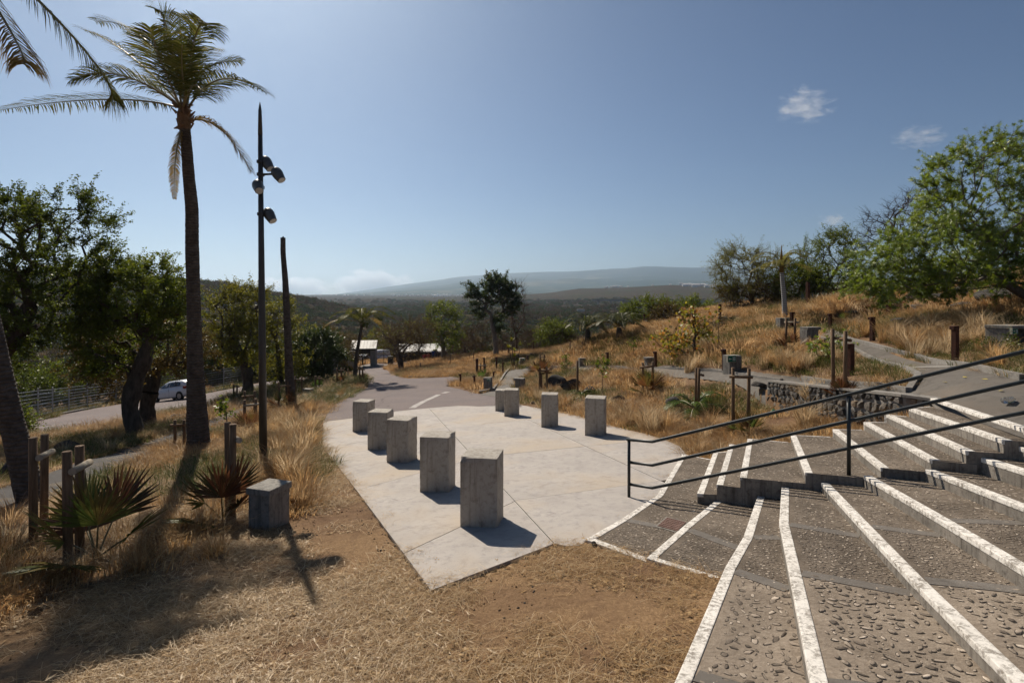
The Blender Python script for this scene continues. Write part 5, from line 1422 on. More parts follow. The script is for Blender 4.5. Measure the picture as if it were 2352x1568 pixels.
def coconut_leaning():
    g = G(70, 1150); Y = g[1]; g[2] = zs1(g[0], g[1])
    root = empty('coconut_palm', g); tag(root, 'leaning palm trunk at left edge whose fronds hang into the top corner', 'palm tree'); off = np.array(root.location)
    top = P(-190, -230, Y - .3)
    palm_trunk([P(78, 1165, Y), P(66, 1120, Y), P(35, 1000, Y), P(8, 880, Y), P(-30, 700, Y), P(-90, 350, Y), P(-150, 0, Y - .2), top], [.22, .17, .145, .135, .13, .125, .12, .11], root, off, M['palmbark'], 110, .008)
    H0 = top + np.array([0, 0, .2])
    frond('frond', (H0, Z1(430, 190, Y + .2), Z1(735, 640, Y + .5)), root, off, FM, 100, .7, .024, .75, 31, .2, .034)
    frond('frond', (H0, Z1(20, 120, Y - .3), Z1(150, 420, Y - .5)), root, off, FD, 80, .5, .02, .75, 32, .2, .03)
    rs = np.random.RandomState(9)
    for k in range(13):
        a = k * 2 * math.pi / 13 + .3; el = rs.uniform(.1, 1.0); L = rs.uniform(2.6, 3.4)
        dxy = np.array([math.cos(a), math.sin(a), 0])
        if dxy[0] > .6 and el < .6: el = .9
        m = H0 + dxy * L * .5 * math.cos(el) + [0, 0, L * .5 * math.sin(el) + .3]; e = H0 + dxy * L * .95 * math.cos(el * .6) + [0, 0, L * .35 * math.sin(el) - .3]
        frond('frond', (H0, m, e), root, off, FM, 60, .85, .03, .55, 40 + k, .16, .032)
coconut_leaning()
def palm_stub():
    g = G(668, 938); Y = g[1]; root = empty('dead_palm_trunk', (g[0], g[1], zs1(g[0], g[1]))); tag(root, 'tall headless dead palm trunk right of the lamp post', 'dead palm'); off = np.array(root.location)
    palm_trunk([P(672, 948, Y), P(668, 920, Y), P(664, 850, Y), P(658, 700, Y), P(655, 640, Y), P(650, 580, Y), P(650, 546, Y)], [.24, .2, .17, .155, .145, .12, .11], root, off, M['palmbark'], 90, .008)
    MB().tube([P(649, 550, Y) - off, P(651, 543, Y) - off], [.07, .03], 7).build('broken_top', M['husk'], root)
palm_stub()
def palm_generic(name, label, u, vb, vtop, yy, nf, L, mats, trunk_r, bark, ll, up=.6, seed=1, lean=0, dead=0, trunkmat=None, wid=.05, nl=40):
    g = P(u, vb, yy); g[2] = zs1(g[0], g[1]); root = empty(name, g); tag(root, label, 'palm tree'); off = np.array(root.location)
    H = (vb - vtop) / FPX * yy; top = g + [lean, 0, H]
    if H > .05: palm_trunk([g - [0, 0, .2], g + [0, 0, H * .1], g + [lean * .3, 0, H * .5], top], [trunk_r * 1.35, trunk_r * 1.1, trunk_r, trunk_r * .8], root, off, trunkmat or bark, 40, .03, 12)
    rs = np.random.RandomState(seed)
    for k in range(nf):
        a = k * 2.399 + rs.uniform(-.2, .2); f = (k + .5) / nf; el = (up * (1 - f) + .25 * f) * 1.4 - .15
        l = L * rs.uniform(.85, 1.1); d = np.array([math.cos(a), math.sin(a), 0])
        m = top + d * l * .55 * math.cos(el) + [0, 0, l * .55 * math.sin(el)]; e = top + d * l * .95 * math.cos(el * .55) + [0, 0, l * (.62 * math.sin(el) - .22)]
        frond('frond', (top + [0, 0, .05], m, e), root, off, FD if k >= nf - dead else mats, nl, ll, wid, .35, seed * 50 + k, .1, .025)
    return root
palm_generic('young_coconut_palm', 'slender young coconut palm at the tip of the roadside grass', 815, 874, 745, 43, 13, 2.9, FM, .13, M['palmbark'], .6, .75, 3, lean=.55, dead=2, wid=.07)
palm_generic('date_palm', 'left of two short date palms on the middle slope', 1350, 787, 757, 45, 20, 2.5, [M['frond_date'], M['rachis']], .22, M['palmbark'], .38, .85, 5, wid=.05, dead=2)
palm_generic('date_palm', 'right of two short date palms on the middle slope', 1422, 780, 752, 42, 20, 2.5, [M['frond_date'], M['rachis']], .22, M['palmbark'], .38, .85, 6, wid=.05, dead=3)
bp = palm_generic('bottle_palm', 'small palm with pale ringed trunk on the right hill', 1803, 738, 625, 33, 10, 2.2, [M['frond_bright'], M['rachis']], .125, M['ringbark'], .42, .95, 7, lean=-.2, wid=.05, nl=36)
_g = np.array(bp.location); _t = np.array([-.2, 0, (738 - 625) / FPX * 33])
MB().tube([_t - [0, 0, .1], _t + [0, 0, .5], _t + [0, 0, 1.0], _t + [0, 0, 1.5]], [.13, .11, .05, .01], 10).build('crownshaft', M['frond_dry'], bp, smooth=True)
palm_generic('young_palm', 'low green feather palm in front of two close stakes', 1597, 948, 945, G(1597, 948)[1], 8, 1.15, [M['fan_green'], M['rachis']], .04, M['palmbark'], .34, .8, 8, wid=.035, nl=26)
palm_generic('young_palm', 'tiny green palm at the foot of the single tall stake', 1335, 908, 907, G(1335, 908)[1], 5, .7, [M['fan_green'], M['rachis']], .03, M['palmbark'], .22, .6, 9, wid=.035, nl=18)
palm_generic('feather_palm', 'grey-brown feather palm behind the round dark tree', 755, 838, 790, 66, 12, 2.6, [M['leaf_brown'], M['rachis']], .16, M['palmbark'], .5, .7, 12, wid=.07, nl=30)

# ---------------------------------------------------------------- fan palms
def fan_leaf(mb, base, tip_dir, petiole, rad, nseg, spread, rs, off, pitch=0.0):
    d = np.array(tip_dir, float); d /= np.linalg.norm(d)
    hub = base + d * petiole + np.array([0, 0, -.05 * petiole])
    mb.tube([base - off, (base + hub) / 2 + [0, 0, .03 * petiole] - off, hub - off], [.014, .011, .008], 5, 1)
    side = np.cross(d, [0, 0, 1.0]); side = side / (np.linalg.norm(side) + 1e-9); up = np.cross(side, d)
    # blade plane faces roughly upward/outward
    for k in range(nseg):
        f = (k + .5) / nseg * 2 - 1; a = f * spread
        dr = d * math.cos(a) + side * math.sin(a); dr = dr + up * (.10 * (1 - abs(f)) - .12 * abs(f)) + up * rs.uniform(-.06, .06); dr /= np.linalg.norm(dr)
        L = rad * (1 - .28 * abs(f) ** 2) * rs.uniform(.92, 1.06); w = rad * spread * 2 / nseg * .32
        wn = np.cross(dr, up); wn /= np.linalg.norm(wn) + 1e-9
        m1 = hub + dr * L * .55; tip = hub + dr * L + np.array([0, 0, -.05 * L * rs.rand()]); fold = up * w * .55
        o = len(mb.v)
        mb.v.extend([tuple(p - off) for p in (hub, m1 - wn * w, m1 + fold, m1 + wn * w, tip)])
        mb.f += [(o, o + 1, o + 2), (o, o + 2, o + 3), (o + 1, o + 4, o + 2), (o + 2, o + 4, o + 3)]; mb.m += [0] * 4
def fan_palm(u, v, sizepx, mats, label, nl=7, seed=1, stem=0.0, y=None):
    g = G(u, v) if y is None else P(u, v, y); g[2] = zs1(g[0], g[1]); root = empty('fan_palm', g); tag(root, label, 'fan palm', 'young fan palms'); off = np.array(root.location)
    S = sizepx / FPX * g[1]; rs = np.random.RandomState(seed); b = g + [0, 0, stem]; CLEAR.append((g[0], g[1], S * .22))
    if stem > .1: MB().tube([[0, 0, -.1], [0, 0, stem + .05]], [.07, .05], 9).build('stem', M['husk'], root)
    for k in range(nl):
        a = k * 2.399 + seed; f = k / max(1, nl - 1); el = 1.3 - .95 * f
        d = np.array([math.cos(a) * math.cos(el), math.sin(a) * math.cos(el), math.sin(el)])
        mb = MB(); fan_leaf(mb, b, d, S * rs.uniform(.40, .54), S * rs.uniform(.54, .68), 22, 1.3, rs, off)
        mb.build('leaf', [mats[k % len(mats)], M['rachis']], root)
fr_, fo_, fg_, fgr = M['fan_red'], M['fan_olive'], M['fan_orange'], M['fan_green']
for u, v, s, mats, lab, nl, sd_, st_ in (
    (222, 1284, 200, (fo_, fo_, fr_), 'largest fan palm with olive and red leaves, at near left', 7, 3, 0.0), (512, 1196, 145, (fr_, fr_, fo_), 'dark red fan palm beside the concrete seat block', 6, 5, 0.0),
    (578, 1000, 62, (fg_, fr_), 'orange fan palm just left of the lamp post', 7, 2, 0.0), (655, 944, 55, (fr_, fo_), 'fan palm in front of the headless palm trunk', 7, 7, 0.0), (545, 925, 28, (fo_,), 'small fan palm by the thin far stakes', 6, 4, 0.0),
    (729, 898, 26, (fgr, fgr), 'small bright green fan palm in front of round dark tree', 6, 8, 0.0), (781, 884, 26, (fo_, fr_), 'dry fan palm left of the young coconut palm', 6, 9, 0.0), (836, 876, 22, (fo_, fr_), 'dry fan palm at the road edge of the grass island', 6, 1, 0.0),
    (1108, 872, 26, (fgr, fo_), 'fan palm among the road-corner posts', 6, 6, 0.0), (1243, 905, 40, (fr_, fg_), 'tall reddish fan palm by the lava rocks', 9, 11, .9), (1489, 906, 60, (fg_, fo_, fg_), 'orange-red fan palm in the middle of the slope', 8, 12, 0.0),
    (1716, 1003, 62, (fo_, fg_), 'fan palm behind the handrail below tall stakes', 7, 13, 0.0), (1938, 962, 58, (fr_, fr_), 'red fan palm in front of the stone wall', 8, 14, 0.0), (1812, 808, 48, (fr_,), 'deep red fan palm between bright stakes near the pale palm', 7, 15, 0.0),
    (1938, 750, 40, (fr_, fo_), 'dark fan palm right of the upper path bend', 7, 16, 0.1), (1993, 720, 22, (fr_,), 'small red fan palm high on the right slope', 6, 17, 0.0), (118, 1240, 60, (fgr, fo_), 'small green fan palm behind the far left stakes', 6, 18, 0.0)):
    fan_palm(u, v, s, mats, lab, nl, sd_, st_)
# ---------------------------------------------------------------- trees
def sample_ell(ells, n, rs, shell=.45):
    vol = np.array([e[3] * e[4] * e[5] for e in ells]); pick = rs.choice(len(ells), n, p=vol / vol.sum()); out = []
    for k in pick:
        c = ells[k]; d = rs.normal(size=3); d /= np.linalg.norm(d); r = rs.uniform(shell, 1) ** .6
        out.append(np.array(c[:3]) + d * r * np.array(c[3:6]))
    return np.array(out)
def skeleton(trunk, tips, rs, r0, tip_r, seg=.45, wob=.18, up=.25, bias=.55):
    """trunk polyline + tips -> nodes, parent index, radius"""
    N = [np.array(p, float) for p in trunk]; par = [-1] + list(range(len(trunk) - 1)); depth = [0.0]
    for i in range(1, len(N)): depth.append(depth[-1] + np.linalg.norm(N[i] - N[i - 1]))
    ends = []; start = max(1, int(len(trunk) * .45))
    order = np.argsort(np.linalg.norm(tips - N[-1], axis=1))
    for k in order:
        t = tips[k]; A_ = np.array(N[start:]); D = np.array(depth[start:])
        cost = np.linalg.norm(A_ - t, axis=1) + bias * D * .35 + np.maximum(0, A_[:, 2] - t[2]) * .6
        j = int(np.argmin(cost)) + start; p = N[j]; L = np.linalg.norm(t - p); n = max(1, int(L / seg)); prev = j
        side = rs.normal(size=3) * wob * L
        for i in range(1, n + 1):
            f = i / n; q = p + (t - p) * f + side * math.sin(math.pi * f) * .5 + np.array([0, 0, up * L * math.sin(math.pi * f) * .35]) + (rs.normal(size=3) * wob * .12 * L / n if i < n else 0)
            N.append(q); par.append(prev); depth.append(depth[prev] + np.linalg.norm(q - N[prev])); prev = len(N) - 1
        ends.append(prev)
    cnt = np.zeros(len(N))
    for e in ends:
        i = e
        while i >= 0: cnt[i] += 1; i = par[i]
    cnt = np.maximum(cnt, 1); pw = math.log(max(r0 / tip_r, 1.1)) / math.log(max(2, len(ends)))
    rad = tip_r * cnt ** pw
    for i in range(len(trunk)): rad[i] = max(rad[i], r0 * (1 - .35 * i / len(trunk)))
    rad[0] *= 1.25
    return np.array(N), np.array(par), rad, ends
def limbs(N, par, rad, n=6):
    """one tapering tube per edge, vectorised"""
    idx = np.arange(len(N))[par >= 0]; A_ = N[par[idx]]; B_ = N[idx]; ra = np.minimum(rad[par[idx]], rad[idx] * 1.35); rb = rad[idx]
    big = par[idx] < 0; d = B_ - A_; L = np.linalg.norm(d, axis=1, keepdims=True) + 1e-9; d = d / L
    B_ = B_ + d * np.minimum(rb[:, None] * .4, L * .2)
    ref = np.where(np.abs(d[:, 2:3]) < .9, np.array([[0, 0, 1.0]]), np.array([[1.0, 0, 0]])); e1 = np.cross(d, ref); e1 /= np.linalg.norm(e1, axis=1, keepdims=True) + 1e-9; e2 = np.cross(d, e1)
    V = []; 
    for k in range(n):
        a = 2 * math.pi * k / n; w = e1 * math.cos(a) + e2 * math.sin(a); V.append(A_ + w * ra[:, None]); V.append(B_ + w * rb[:, None])
    V = np.stack(V, 1); m = len(idx); F = []
    for k in range(n):
        k2 = (k + 1) % n; F.append([2 * k, 2 * k2, 2 * k2 + 1, 2 * k + 1])
    F = (np.array(F)[None] + (np.arange(m) * 2 * n)[:, None, None]).reshape(-1, 4)
    return V.reshape(-1, 3), F
def leaf_quads(C, rs, size, asp=.5, flat=.3, outward=None):
    """diamond leaves at centres C"""
    n = len(C); d = rs.normal(size=(n, 3)); d[:, 2] *= .6
    if outward is not None: d = d * .7 + outward
    d /= np.linalg.norm(d, axis=1, keepdims=True) + 1e-9
    nr = rs.normal(size=(n, 3)); nr[:, 2] += flat * 3; s = np.cross(d, nr); s /= np.linalg.norm(s, axis=1, keepdims=True) + 1e-9; u = np.cross(s, d)
    L = size * rs.uniform(.65, 1.3, (n, 1)); W = L * asp * rs.uniform(.8, 1.2, (n, 1))
    V = np.stack([C - d * L * .5, C + s * W * .5 + u * L * .05, C + d * L * .5, C - s * W * .5 + u * L * .05], 1).reshape(-1, 3)
    return V, np.arange(4 * n).reshape(-1, 4)
def tree(name, label, base, trunk, ells, ntip, nleaf, size, leafm, bark, r0, tip_r=.008, seed=1, sig=.28, asp=.5, twigs=2, shell=.4, up=.25, cat='tree', group=None, rosette=0, wob=.18, seg=.45, drop=0.0, flat=.3):
    rs = np.random.RandomState(seed); base = np.array(base, float); nleaf = int(nleaf * (1.9 if not rosette else 1.7)); size = size * (1.12 if not rosette else 1.1)
    root = empty(name, base); tag(root, label, cat, group)
    E = [(np.array(e[:3]) - base).tolist() + list(e[3:]) for e in ells]; Tk = [np.array(t) - base for t in trunk]
    tips = sample_ell(E, ntip, rs, shell); cc = tips.mean(axis=0)
    N, par, rad, ends = skeleton(Tk, tips, rs, r0, tip_r, seg, wob, up)
    # twigs: two-piece shoots leaving each branch end and the thin branches
    ends = np.array(ends); thin = np.where((rad < tip_r * 2.2) & (np.arange(len(N)) >= len(Tk)))[0]
    st = np.concatenate([np.repeat(ends, twigs), rs.choice(thin, len(ends) * max(1, twigs - 1))]); n = len(st)
    d0 = N[st] - N[np.maximum(par[st], 0)]; d0 /= np.linalg.norm(d0, axis=1, keepdims=True) + 1e-9; ow = N[st] - cc; ow /= np.linalg.norm(ow, axis=1, keepdims=True) + 1e-9
    d = d0 * .5 + ow * .5 + rs.normal(size=(n, 3)) * .55 - np.array([0, 0, drop]); d /= np.linalg.norm(d, axis=1, keepdims=True)
    L = sig * 2.0 * rs.uniform(.5, 1.35, (n, 1)); m = N[st] + d * L * .55; e = m + (d + rs.normal(size=(n, 3)) * .3 - np.array([0, 0, drop * .6])) * L * .55
    k0 = len(N); N2 = np.vstack([N, m, e]); p2 = np.concatenate([par, st, k0 + np.arange(n)]); r2 = np.concatenate([rad, np.full(n, tip_r * .6), np.full(n, tip_r * .35)])
    nt = len(Tk); pl = np.array(Tk); lt = np.concatenate([[0], np.cumsum(np.linalg.norm(np.diff(pl, axis=0), axis=1))]); ts = np.linspace(0, lt[-1], max(10, int(lt[-1] / .12)))
    cu = np.column_stack([np.interp(ts, lt, pl[:, k]) for k in range(3)]); rr_ = np.interp(ts, lt, rad[:nt])
    for _ in range(5): cu[1:-1] = (cu[:-2] + cu[2:] + 2 * cu[1:-1]) / 4
    rr_ = rr_ * (1 + .10 * np.sin(ts * 5 + seed) + rs.uniform(-.05, .05, len(ts)))
    tm = MB().tube(list(cu), list(rr_), 12); TV = np.array(tm.v); TF = np.array([f for f in tm.f if len(f) == 4])
    p2x = p2.copy(); p2x[1:nt] = -1
    V, F = limbs(N2, p2x, r2, 5); F = np.vstack([F, TF + len(V)]); V = np.vstack([V, TV]); link('trunk', np_mesh('trunk', V, F, [bark], True), root)
    if nleaf:
        ed = np.concatenate([thin, k0 + np.arange(2 * n)]); w = np.linalg.norm(N2[ed] - N2[p2[ed]], axis=1); w[len(thin):] *= 2.0
        q = rs.choice(len(ed), nleaf if not rosette else nleaf // rosette, p=w / w.sum()); q = ed[q]; t = rs.rand(len(q), 1); C = N2[p2[q]] * (1 - t) + N2[q] * t
        if rosette:
            ax = N2[q] - N2[p2[q]]; ax /= np.linalg.norm(ax, axis=1, keepdims=True) + 1e-9; ax = ax * .7 + rs.normal(size=ax.shape) * .25 + [0, 0, .3]
            ax /= np.linalg.norm(ax, axis=1, keepdims=True); C = np.repeat(C, rosette, 0); AX = np.repeat(ax, rosette, 0)
            d = rs.normal(size=C.shape); d = d - (d * AX).sum(1, keepdims=True) * AX; d /= np.linalg.norm(d, axis=1, keepdims=True); d = d * .85 + AX * rs.uniform(.0, 1.1, (len(C), 1)); d /= np.linalg.norm(d, axis=1, keepdims=True)
            C = C + d * size * .5 + AX * rs.uniform(-.25, .25, (len(C), 1)) * size; s = np.cross(d, AX); s /= np.linalg.norm(s, axis=1, keepdims=True) + 1e-9; L = size * rs.uniform(.7, 1.25, (len(C), 1)); W = L * asp
            Vv = np.stack([C - d * L * .5, C + s * W * .5, C + d * L * .5 - [[0, 0, 1]] * L * .1, C - s * W * .5], 1).reshape(-1, 3); Ff = np.arange(4 * len(C)).reshape(-1, 4)
        else:
            C = C + rs.normal(size=C.shape) * size * .55; Vv, Ff = leaf_quads(C, rs, size, asp, flat)
        link('crown', np_mesh('crown', Vv, Ff, [leafm], False), root)
    return root
def ell(u0, u1, v0, v1, y, dy=None):
    """ellipsoid filling a photo box at distance y"""
    c = P((u0 + u1) / 2, (v0 + v1) / 2, y); rx = (u1 - u0) / 2 / FPX * y; rz = (v1 - v0) / 2 / FPX * y
    return (c[0], c[1], c[2], rx, dy or rx, rz)
def gnd(u, y):
    x = (u - CXP) / FPX * y; return np.array([x, y, zs1(x, y)])
def T(u, v, y): return P(u, v, y)

y = 22; b = gnd(-60, y)
tree('spreading_tree', 'big dark green tree filling the left edge', b, [b - [0, 0, .3], T(-40, 900, y), T(0, 815, y), T(40, 770, y), T(70, 700, y)],
     [ell(-220, 130, 420, 720, y, 2.6), ell(60, 285, 440, 660, y, 2.0), ell(-60, 250, 610, 790, y, 2.4), ell(-150, 60, 730, 860, y, 2.2)], 430, 46000, .085, M['leaf_dark'], M['bark'], .33, .010, 21, .30, .55, 3)
y = 22.5; b = gnd(310, y)
tree('leaning_tree', 'green tree with thick leaning trunk in front of the parked car', b, [b - [0, 0, .4], T(312, 990, y), T(296, 940, y), T(305, 890, y), T(333, 820, y), T(345, 770, y)],
     [ell(215, 425, 590, 760, y, 1.8), ell(185, 330, 690, 860, y, 1.6), ell(330, 420, 640, 800, y, 1.3)], 260, 27000, .08, M['leaf_mid'], M['bark'], .30, .010, 22, .28, .55, 3)
y = 26; b = gnd(338, y)
tree('drooping_tree', 'low wide brown-leaved tree with arching branches behind the leaning tree', b, [b - [0, 0, .3], T(338, 960, y), T(337, 930, y), T(345, 900, y)],
     [ell(190, 480, 740, 850, y, 3.0), ell(215, 310, 830, 900, y, 1.6), ell(395, 480, 780, 850, y, 2)], 220, 13000, .085, M['leaf_brown'], M['bark'], .33, .010, 23, .32, .5, 2, drop=.4, up=.6)
y = 38; b = gnd(568, y)
tree('gnarled_tree', 'yellow-green tree with gnarled forked trunk left of the lamp post', b, [b - [0, 0, .3], T(570, 890, y), T(568, 850, y), T(548, 810, y), T(535, 775, y)],
     [ell(478, 560, 660, 780, y, 1.7), ell(540, 615, 650, 770, y, 1.7), ell(500, 610, 730, 830, y, 1.7)], 170, 12000, .11, M['leaf_yel'], M['bark'], .34, .014, 24, .36, .5, 3)
y = 41; b = gnd(655, y)
tree('slender_tree', 'slender bright green tree between lamp post and headless trunk', b, [b - [0, 0, .3], T(642, 860, y), T(640, 810, y), T(632, 770, y)],
     [ell(606, 690, 690, 800, y, 1.4), ell(600, 700, 790, 880, y, 1.4)], 110, 7000, .11, M['leaf_yel'], M['bark'], .18, .012, 25, .36, .5, 3)
y = 45; b = gnd(718, y)
tree('round_tree', 'round dense dark glossy tree beside the car park road', b, [b - [0, 0, .3], T(717, 872, y), T(722, 855, y), T(722, 830, y)],
     [ell(662, 785, 762, 860, y, 2.0)], 200, 17000, .12, M['leaf_gloss'], M['bark'], .2, .012, 26, .34, .5, 2)
y = 62; b = gnd(923, y)
tree('umbrella_tree', 'half-bare umbrella-shaped tree with dark twisted trunk near the shelter', b, [b - [0, 0, .3], T(921, 840, y), T(918, 820, y), T(908, 800, y), T(915, 780, y)],
     [ell(868, 1010, 735, 800, y, 3.2), ell(880, 980, 760, 820, y, 2.6)], 260, 5200, .11, M['leaf_brown'], M['twig'], .30, .016, 27, .45, .5, 3, up=.4)
y = 70; b = gnd(1018, y)
tree('thin_tree', 'thin-crowned green tree right of the shelter', b, [b - [0, 0, .3], T(1018, 800, y), T(1014, 770, y)], [ell(975, 1062, 695, 775, y, 2.2), ell(990, 1060, 740, 800, y, 1.8)], 120, 5200, .16, M['leaf_mid'], M['barkpale'], .24, .018, 28, .45, .5, 2)
y = 62; b = gnd(1139, y)
tree('tall_tree', 'tall two-stemmed tree with dense clumped dark crown in the centre', b, [b - [0, 0, .3], T(1139, 800, y), T(1137, 775, y), T(1131, 745, y), T(1128, 720, y)],
     [ell(1100, 1175, 636, 700, y, 1.8), ell(1070, 1105, 650, 690, y, .9), ell(1085, 1120, 690, 730, y, 1.0), ell(1150, 1185, 660, 725, y, 1.0), ell(1130, 1165, 715, 760, y, .8)], 120, 14000, .16, M['leaf_gloss'], M['barkpale'], .26, .02, 29, .36, .5, 2, wob=.08)
y = 66; b = gnd(1185, y)
tree('bare_tree', 'tall bare upright tree behind the two-stemmed tree', b, [b - [0, 0, .2], T(1186, 800, y), T(1188, 780, y)], [ell(1165, 1212, 640, 780, y, 1.6)], 120, 0, .1, M['leaf_brown'], M['twig'], .14, .016, 30, .4, .5, 3, up=0, cat='bare tree')
for i, (u, v0, w, yy, mt, nl, lab) in enumerate(((1100, 745, 26, 70, 'twig', 500, 'bare branching shrub left of the two-stemmed tree'), (1062, 765, 22, 74, 'twig', 300, 'small bare shrub by the thin far posts'), (1220, 760, 26, 72, 'twig', 400, 'bare shrub right of the tall bare tree'),
                                                 (1245, 768, 24, 70, 'twig', 200, 'second bare shrub beyond the path bend'), (1290, 765, 26, 66, 'twig', 300, 'bare shrub left of the date palms'), (1040, 775, 20, 76, 'twig', 200, 'faint bare shrub below the thin-crowned tree'), (1160, 770, 22, 74, 'twig', 150, 'low bare shrub behind the dracaena'))):
    b = gnd(u, yy); vb = HZN - b[2] / yy * FPX
    tree('bare_shrub', lab, b, [b - [0, 0, .2], b + [0, 0, .5]], [ell(u - w, u + w, v0, vb - 8, yy, 1.6)], 110, nl, .12, M['leaf_brown'], M['twig'], .09, .016, 60 + i, .5, .5, 3, cat='shrub', group='leafless shrubs at the edge of the scrub')
for i, (u0, u1, v0, v1, yy, lm, n, lab) in enumerate(((1428, 1560, 690, 765, 58, 'leaf_mid', 9000, 'wide green bush behind the right date palm'), (1545, 1642, 690, 755, 62, 'leaf_mid', 7000, 'round green bush beyond the yellow shrub'), (1232, 1312, 742, 800, 66, 'leaf_mid', 4500, 'greyish green bush on the slope behind path bend'),
                                                       (1500, 1570, 705, 765, 55, 'leaf_brown', 3500, 'brown half-dry bush between two green bushes'))):
    b = gnd((u0 + u1) / 2, yy)
    tree('bush', lab, b, [b - [0, 0, .2], b + [0, 0, .6]], [ell(u0, u1, v0, v1, yy, 2.2)], 150, n, .15, M[lm], M['twig'], .12, .016, 70 + i, .42, .5, 3, cat='bush')
y = 44; b = gnd(1730, y)
tree('feathery_tree', 'airy pale green tree on the crest left of the pale palm', b, [b - [0, 0, .2], T(1728, 690, y), T(1722, 665, y)], [ell(1640, 1760, 562, 690, y, 2.0), ell(1730, 1800, 580, 690, y, 1.8)], 300, 14000, .085, M['leaf_yel'], M['twig'], .16, .010, 31, .4, .35, 3)
y = 41; b = gnd(1880, y)
tree('crooked_tree', 'dark sparse tree with crooked trunk right of the pale palm', b, [b - [0, 0, .2], T(1886, 680, y), T(1905, 645, y), T(1925, 615, y)], [ell(1885, 1960, 525, 620, y, 1.6), ell(1850, 1975, 600, 690, y, 2.2)], 220, 10000, .10, M['leaf_mid'], M['bark'], .13, .011, 32, .36, .5, 3)
y = 43; b = gnd(1830, y)
tree('brushy_tree', 'dense dull green bush directly behind the pale palm', b, [b - [0, 0, .2], T(1832, 690, y), T(1838, 660, y)], [ell(1835, 1875, 548, 640, y, .9), ell(1775, 1890, 600, 705, y, 2.0)], 220, 10000, .10, M['leaf_mid'], M['twig'], .1, .010, 33, .36, .5, 3)
y = 44; b = gnd(1700, y)
tree('dry_bush', 'brown dry thicket under the airy pale tree', b, [b - [0, 0, .2], b + [0, 0, .5]], [ell(1655, 1790, 650, 715, y, 1.8)], 220, 3200, .09, M['leaf_brown'], M['twig'], .08, .010, 34, .3, .5, 3, cat='bush')
y = 46; b = gnd(2065, y)
tree('bare_tree', 'large bare branching tree on the skyline at right', b, [b - [0, 0, .3], T(2068, 640, y), T(2066, 590, y), T(2072, 560, y)], [ell(1982, 2070, 475, 600, y, 2.0), ell(2040, 2160, 435, 580, y, 2.2)], 300, 0, .1, M['leaf_brown'], M['bark'], .2, .013, 35, .35, .5, 3, up=.1, cat='bare tree')
y = 21; b = gnd(2440, y)
tree('oleander_tree', 'large bright green narrow-leaved tree overhanging the right slope', b, [b - [0, 0, .4], T(2420, 720, y), T(2350, 675, y), T(2290, 640, y), T(2250, 600, y)],
     [ell(2130, 2480, 310, 560, y, 2.4), ell(2010, 2330, 490, 670, y, 2.0), ell(1950, 2130, 545, 680, y, 1.5), ell(2230, 2520, 500, 660, y, 2.4), ell(1955, 2240, 570, 690, y + .4, 1.9), ell(2100, 2400, 560, 680, y - .4, 1.8)], 680, 112000, .115, M['leaf_oleander'], M['barkpale'], .15, .007, 36, .26, .15, 3, rosette=13, up=.1)
# yellow-leaved shrub
def seagrape():
    y = 27; b = gnd(1578, y); rs = np.random.RandomState(4); root = empty('sea_grape_shrub', b); tag(root, 'shrub with round yellow and orange leaves on the middle slope', 'shrub')
    E = [(np.array(e[:3]) - b).tolist() + list(e[3:]) for e in (ell(1500, 1580, 750, 810, y, 1.0), ell(1560, 1650, 690, 770, y, 1.0), ell(1510, 1665, 760, 830, y, 1.2), ell(1560, 1620, 700, 800, y, .8))]
    tips = sample_ell(E, 95, rs, .3); N, par, rad, ends = skeleton([np.array([0, 0, -.2]), np.array([.1, 0, .15]), np.array([.35, 0, .4])], tips, rs, .1, .009, .3, .12, .2)
    V, F = limbs(N, par, rad); link('trunk', np_mesh('trunk', V, F, [M['bark']], True), root)
    Vs = []; Fs = []
    C = np.array([N[e] for e in ends]); k = rs.randint(0, len(C), 950)
    for i, q in enumerate(k):
        c = C[q] + rs.normal(size=3) * .13; n = rs.normal(size=3) + [0, -.5, .6]; n /= np.linalg.norm(n); a = np.cross(n, [0, 0, 1.0]); a /= np.linalg.norm(a); bb = np.cross(n, a); r_ = rs.uniform(.045, .08)
        Vs += [c + (a * math.cos(t) + bb * math.sin(t)) * r_ for t in np.linspace(0, 2 * math.pi, 8, endpoint=False)]; Fs.append([8 * i + j for j in range(8)])
    link('crown', np_mesh('crown', np.array(Vs), np.array(Fs), [M['seagrape']], False), root)
seagrape()
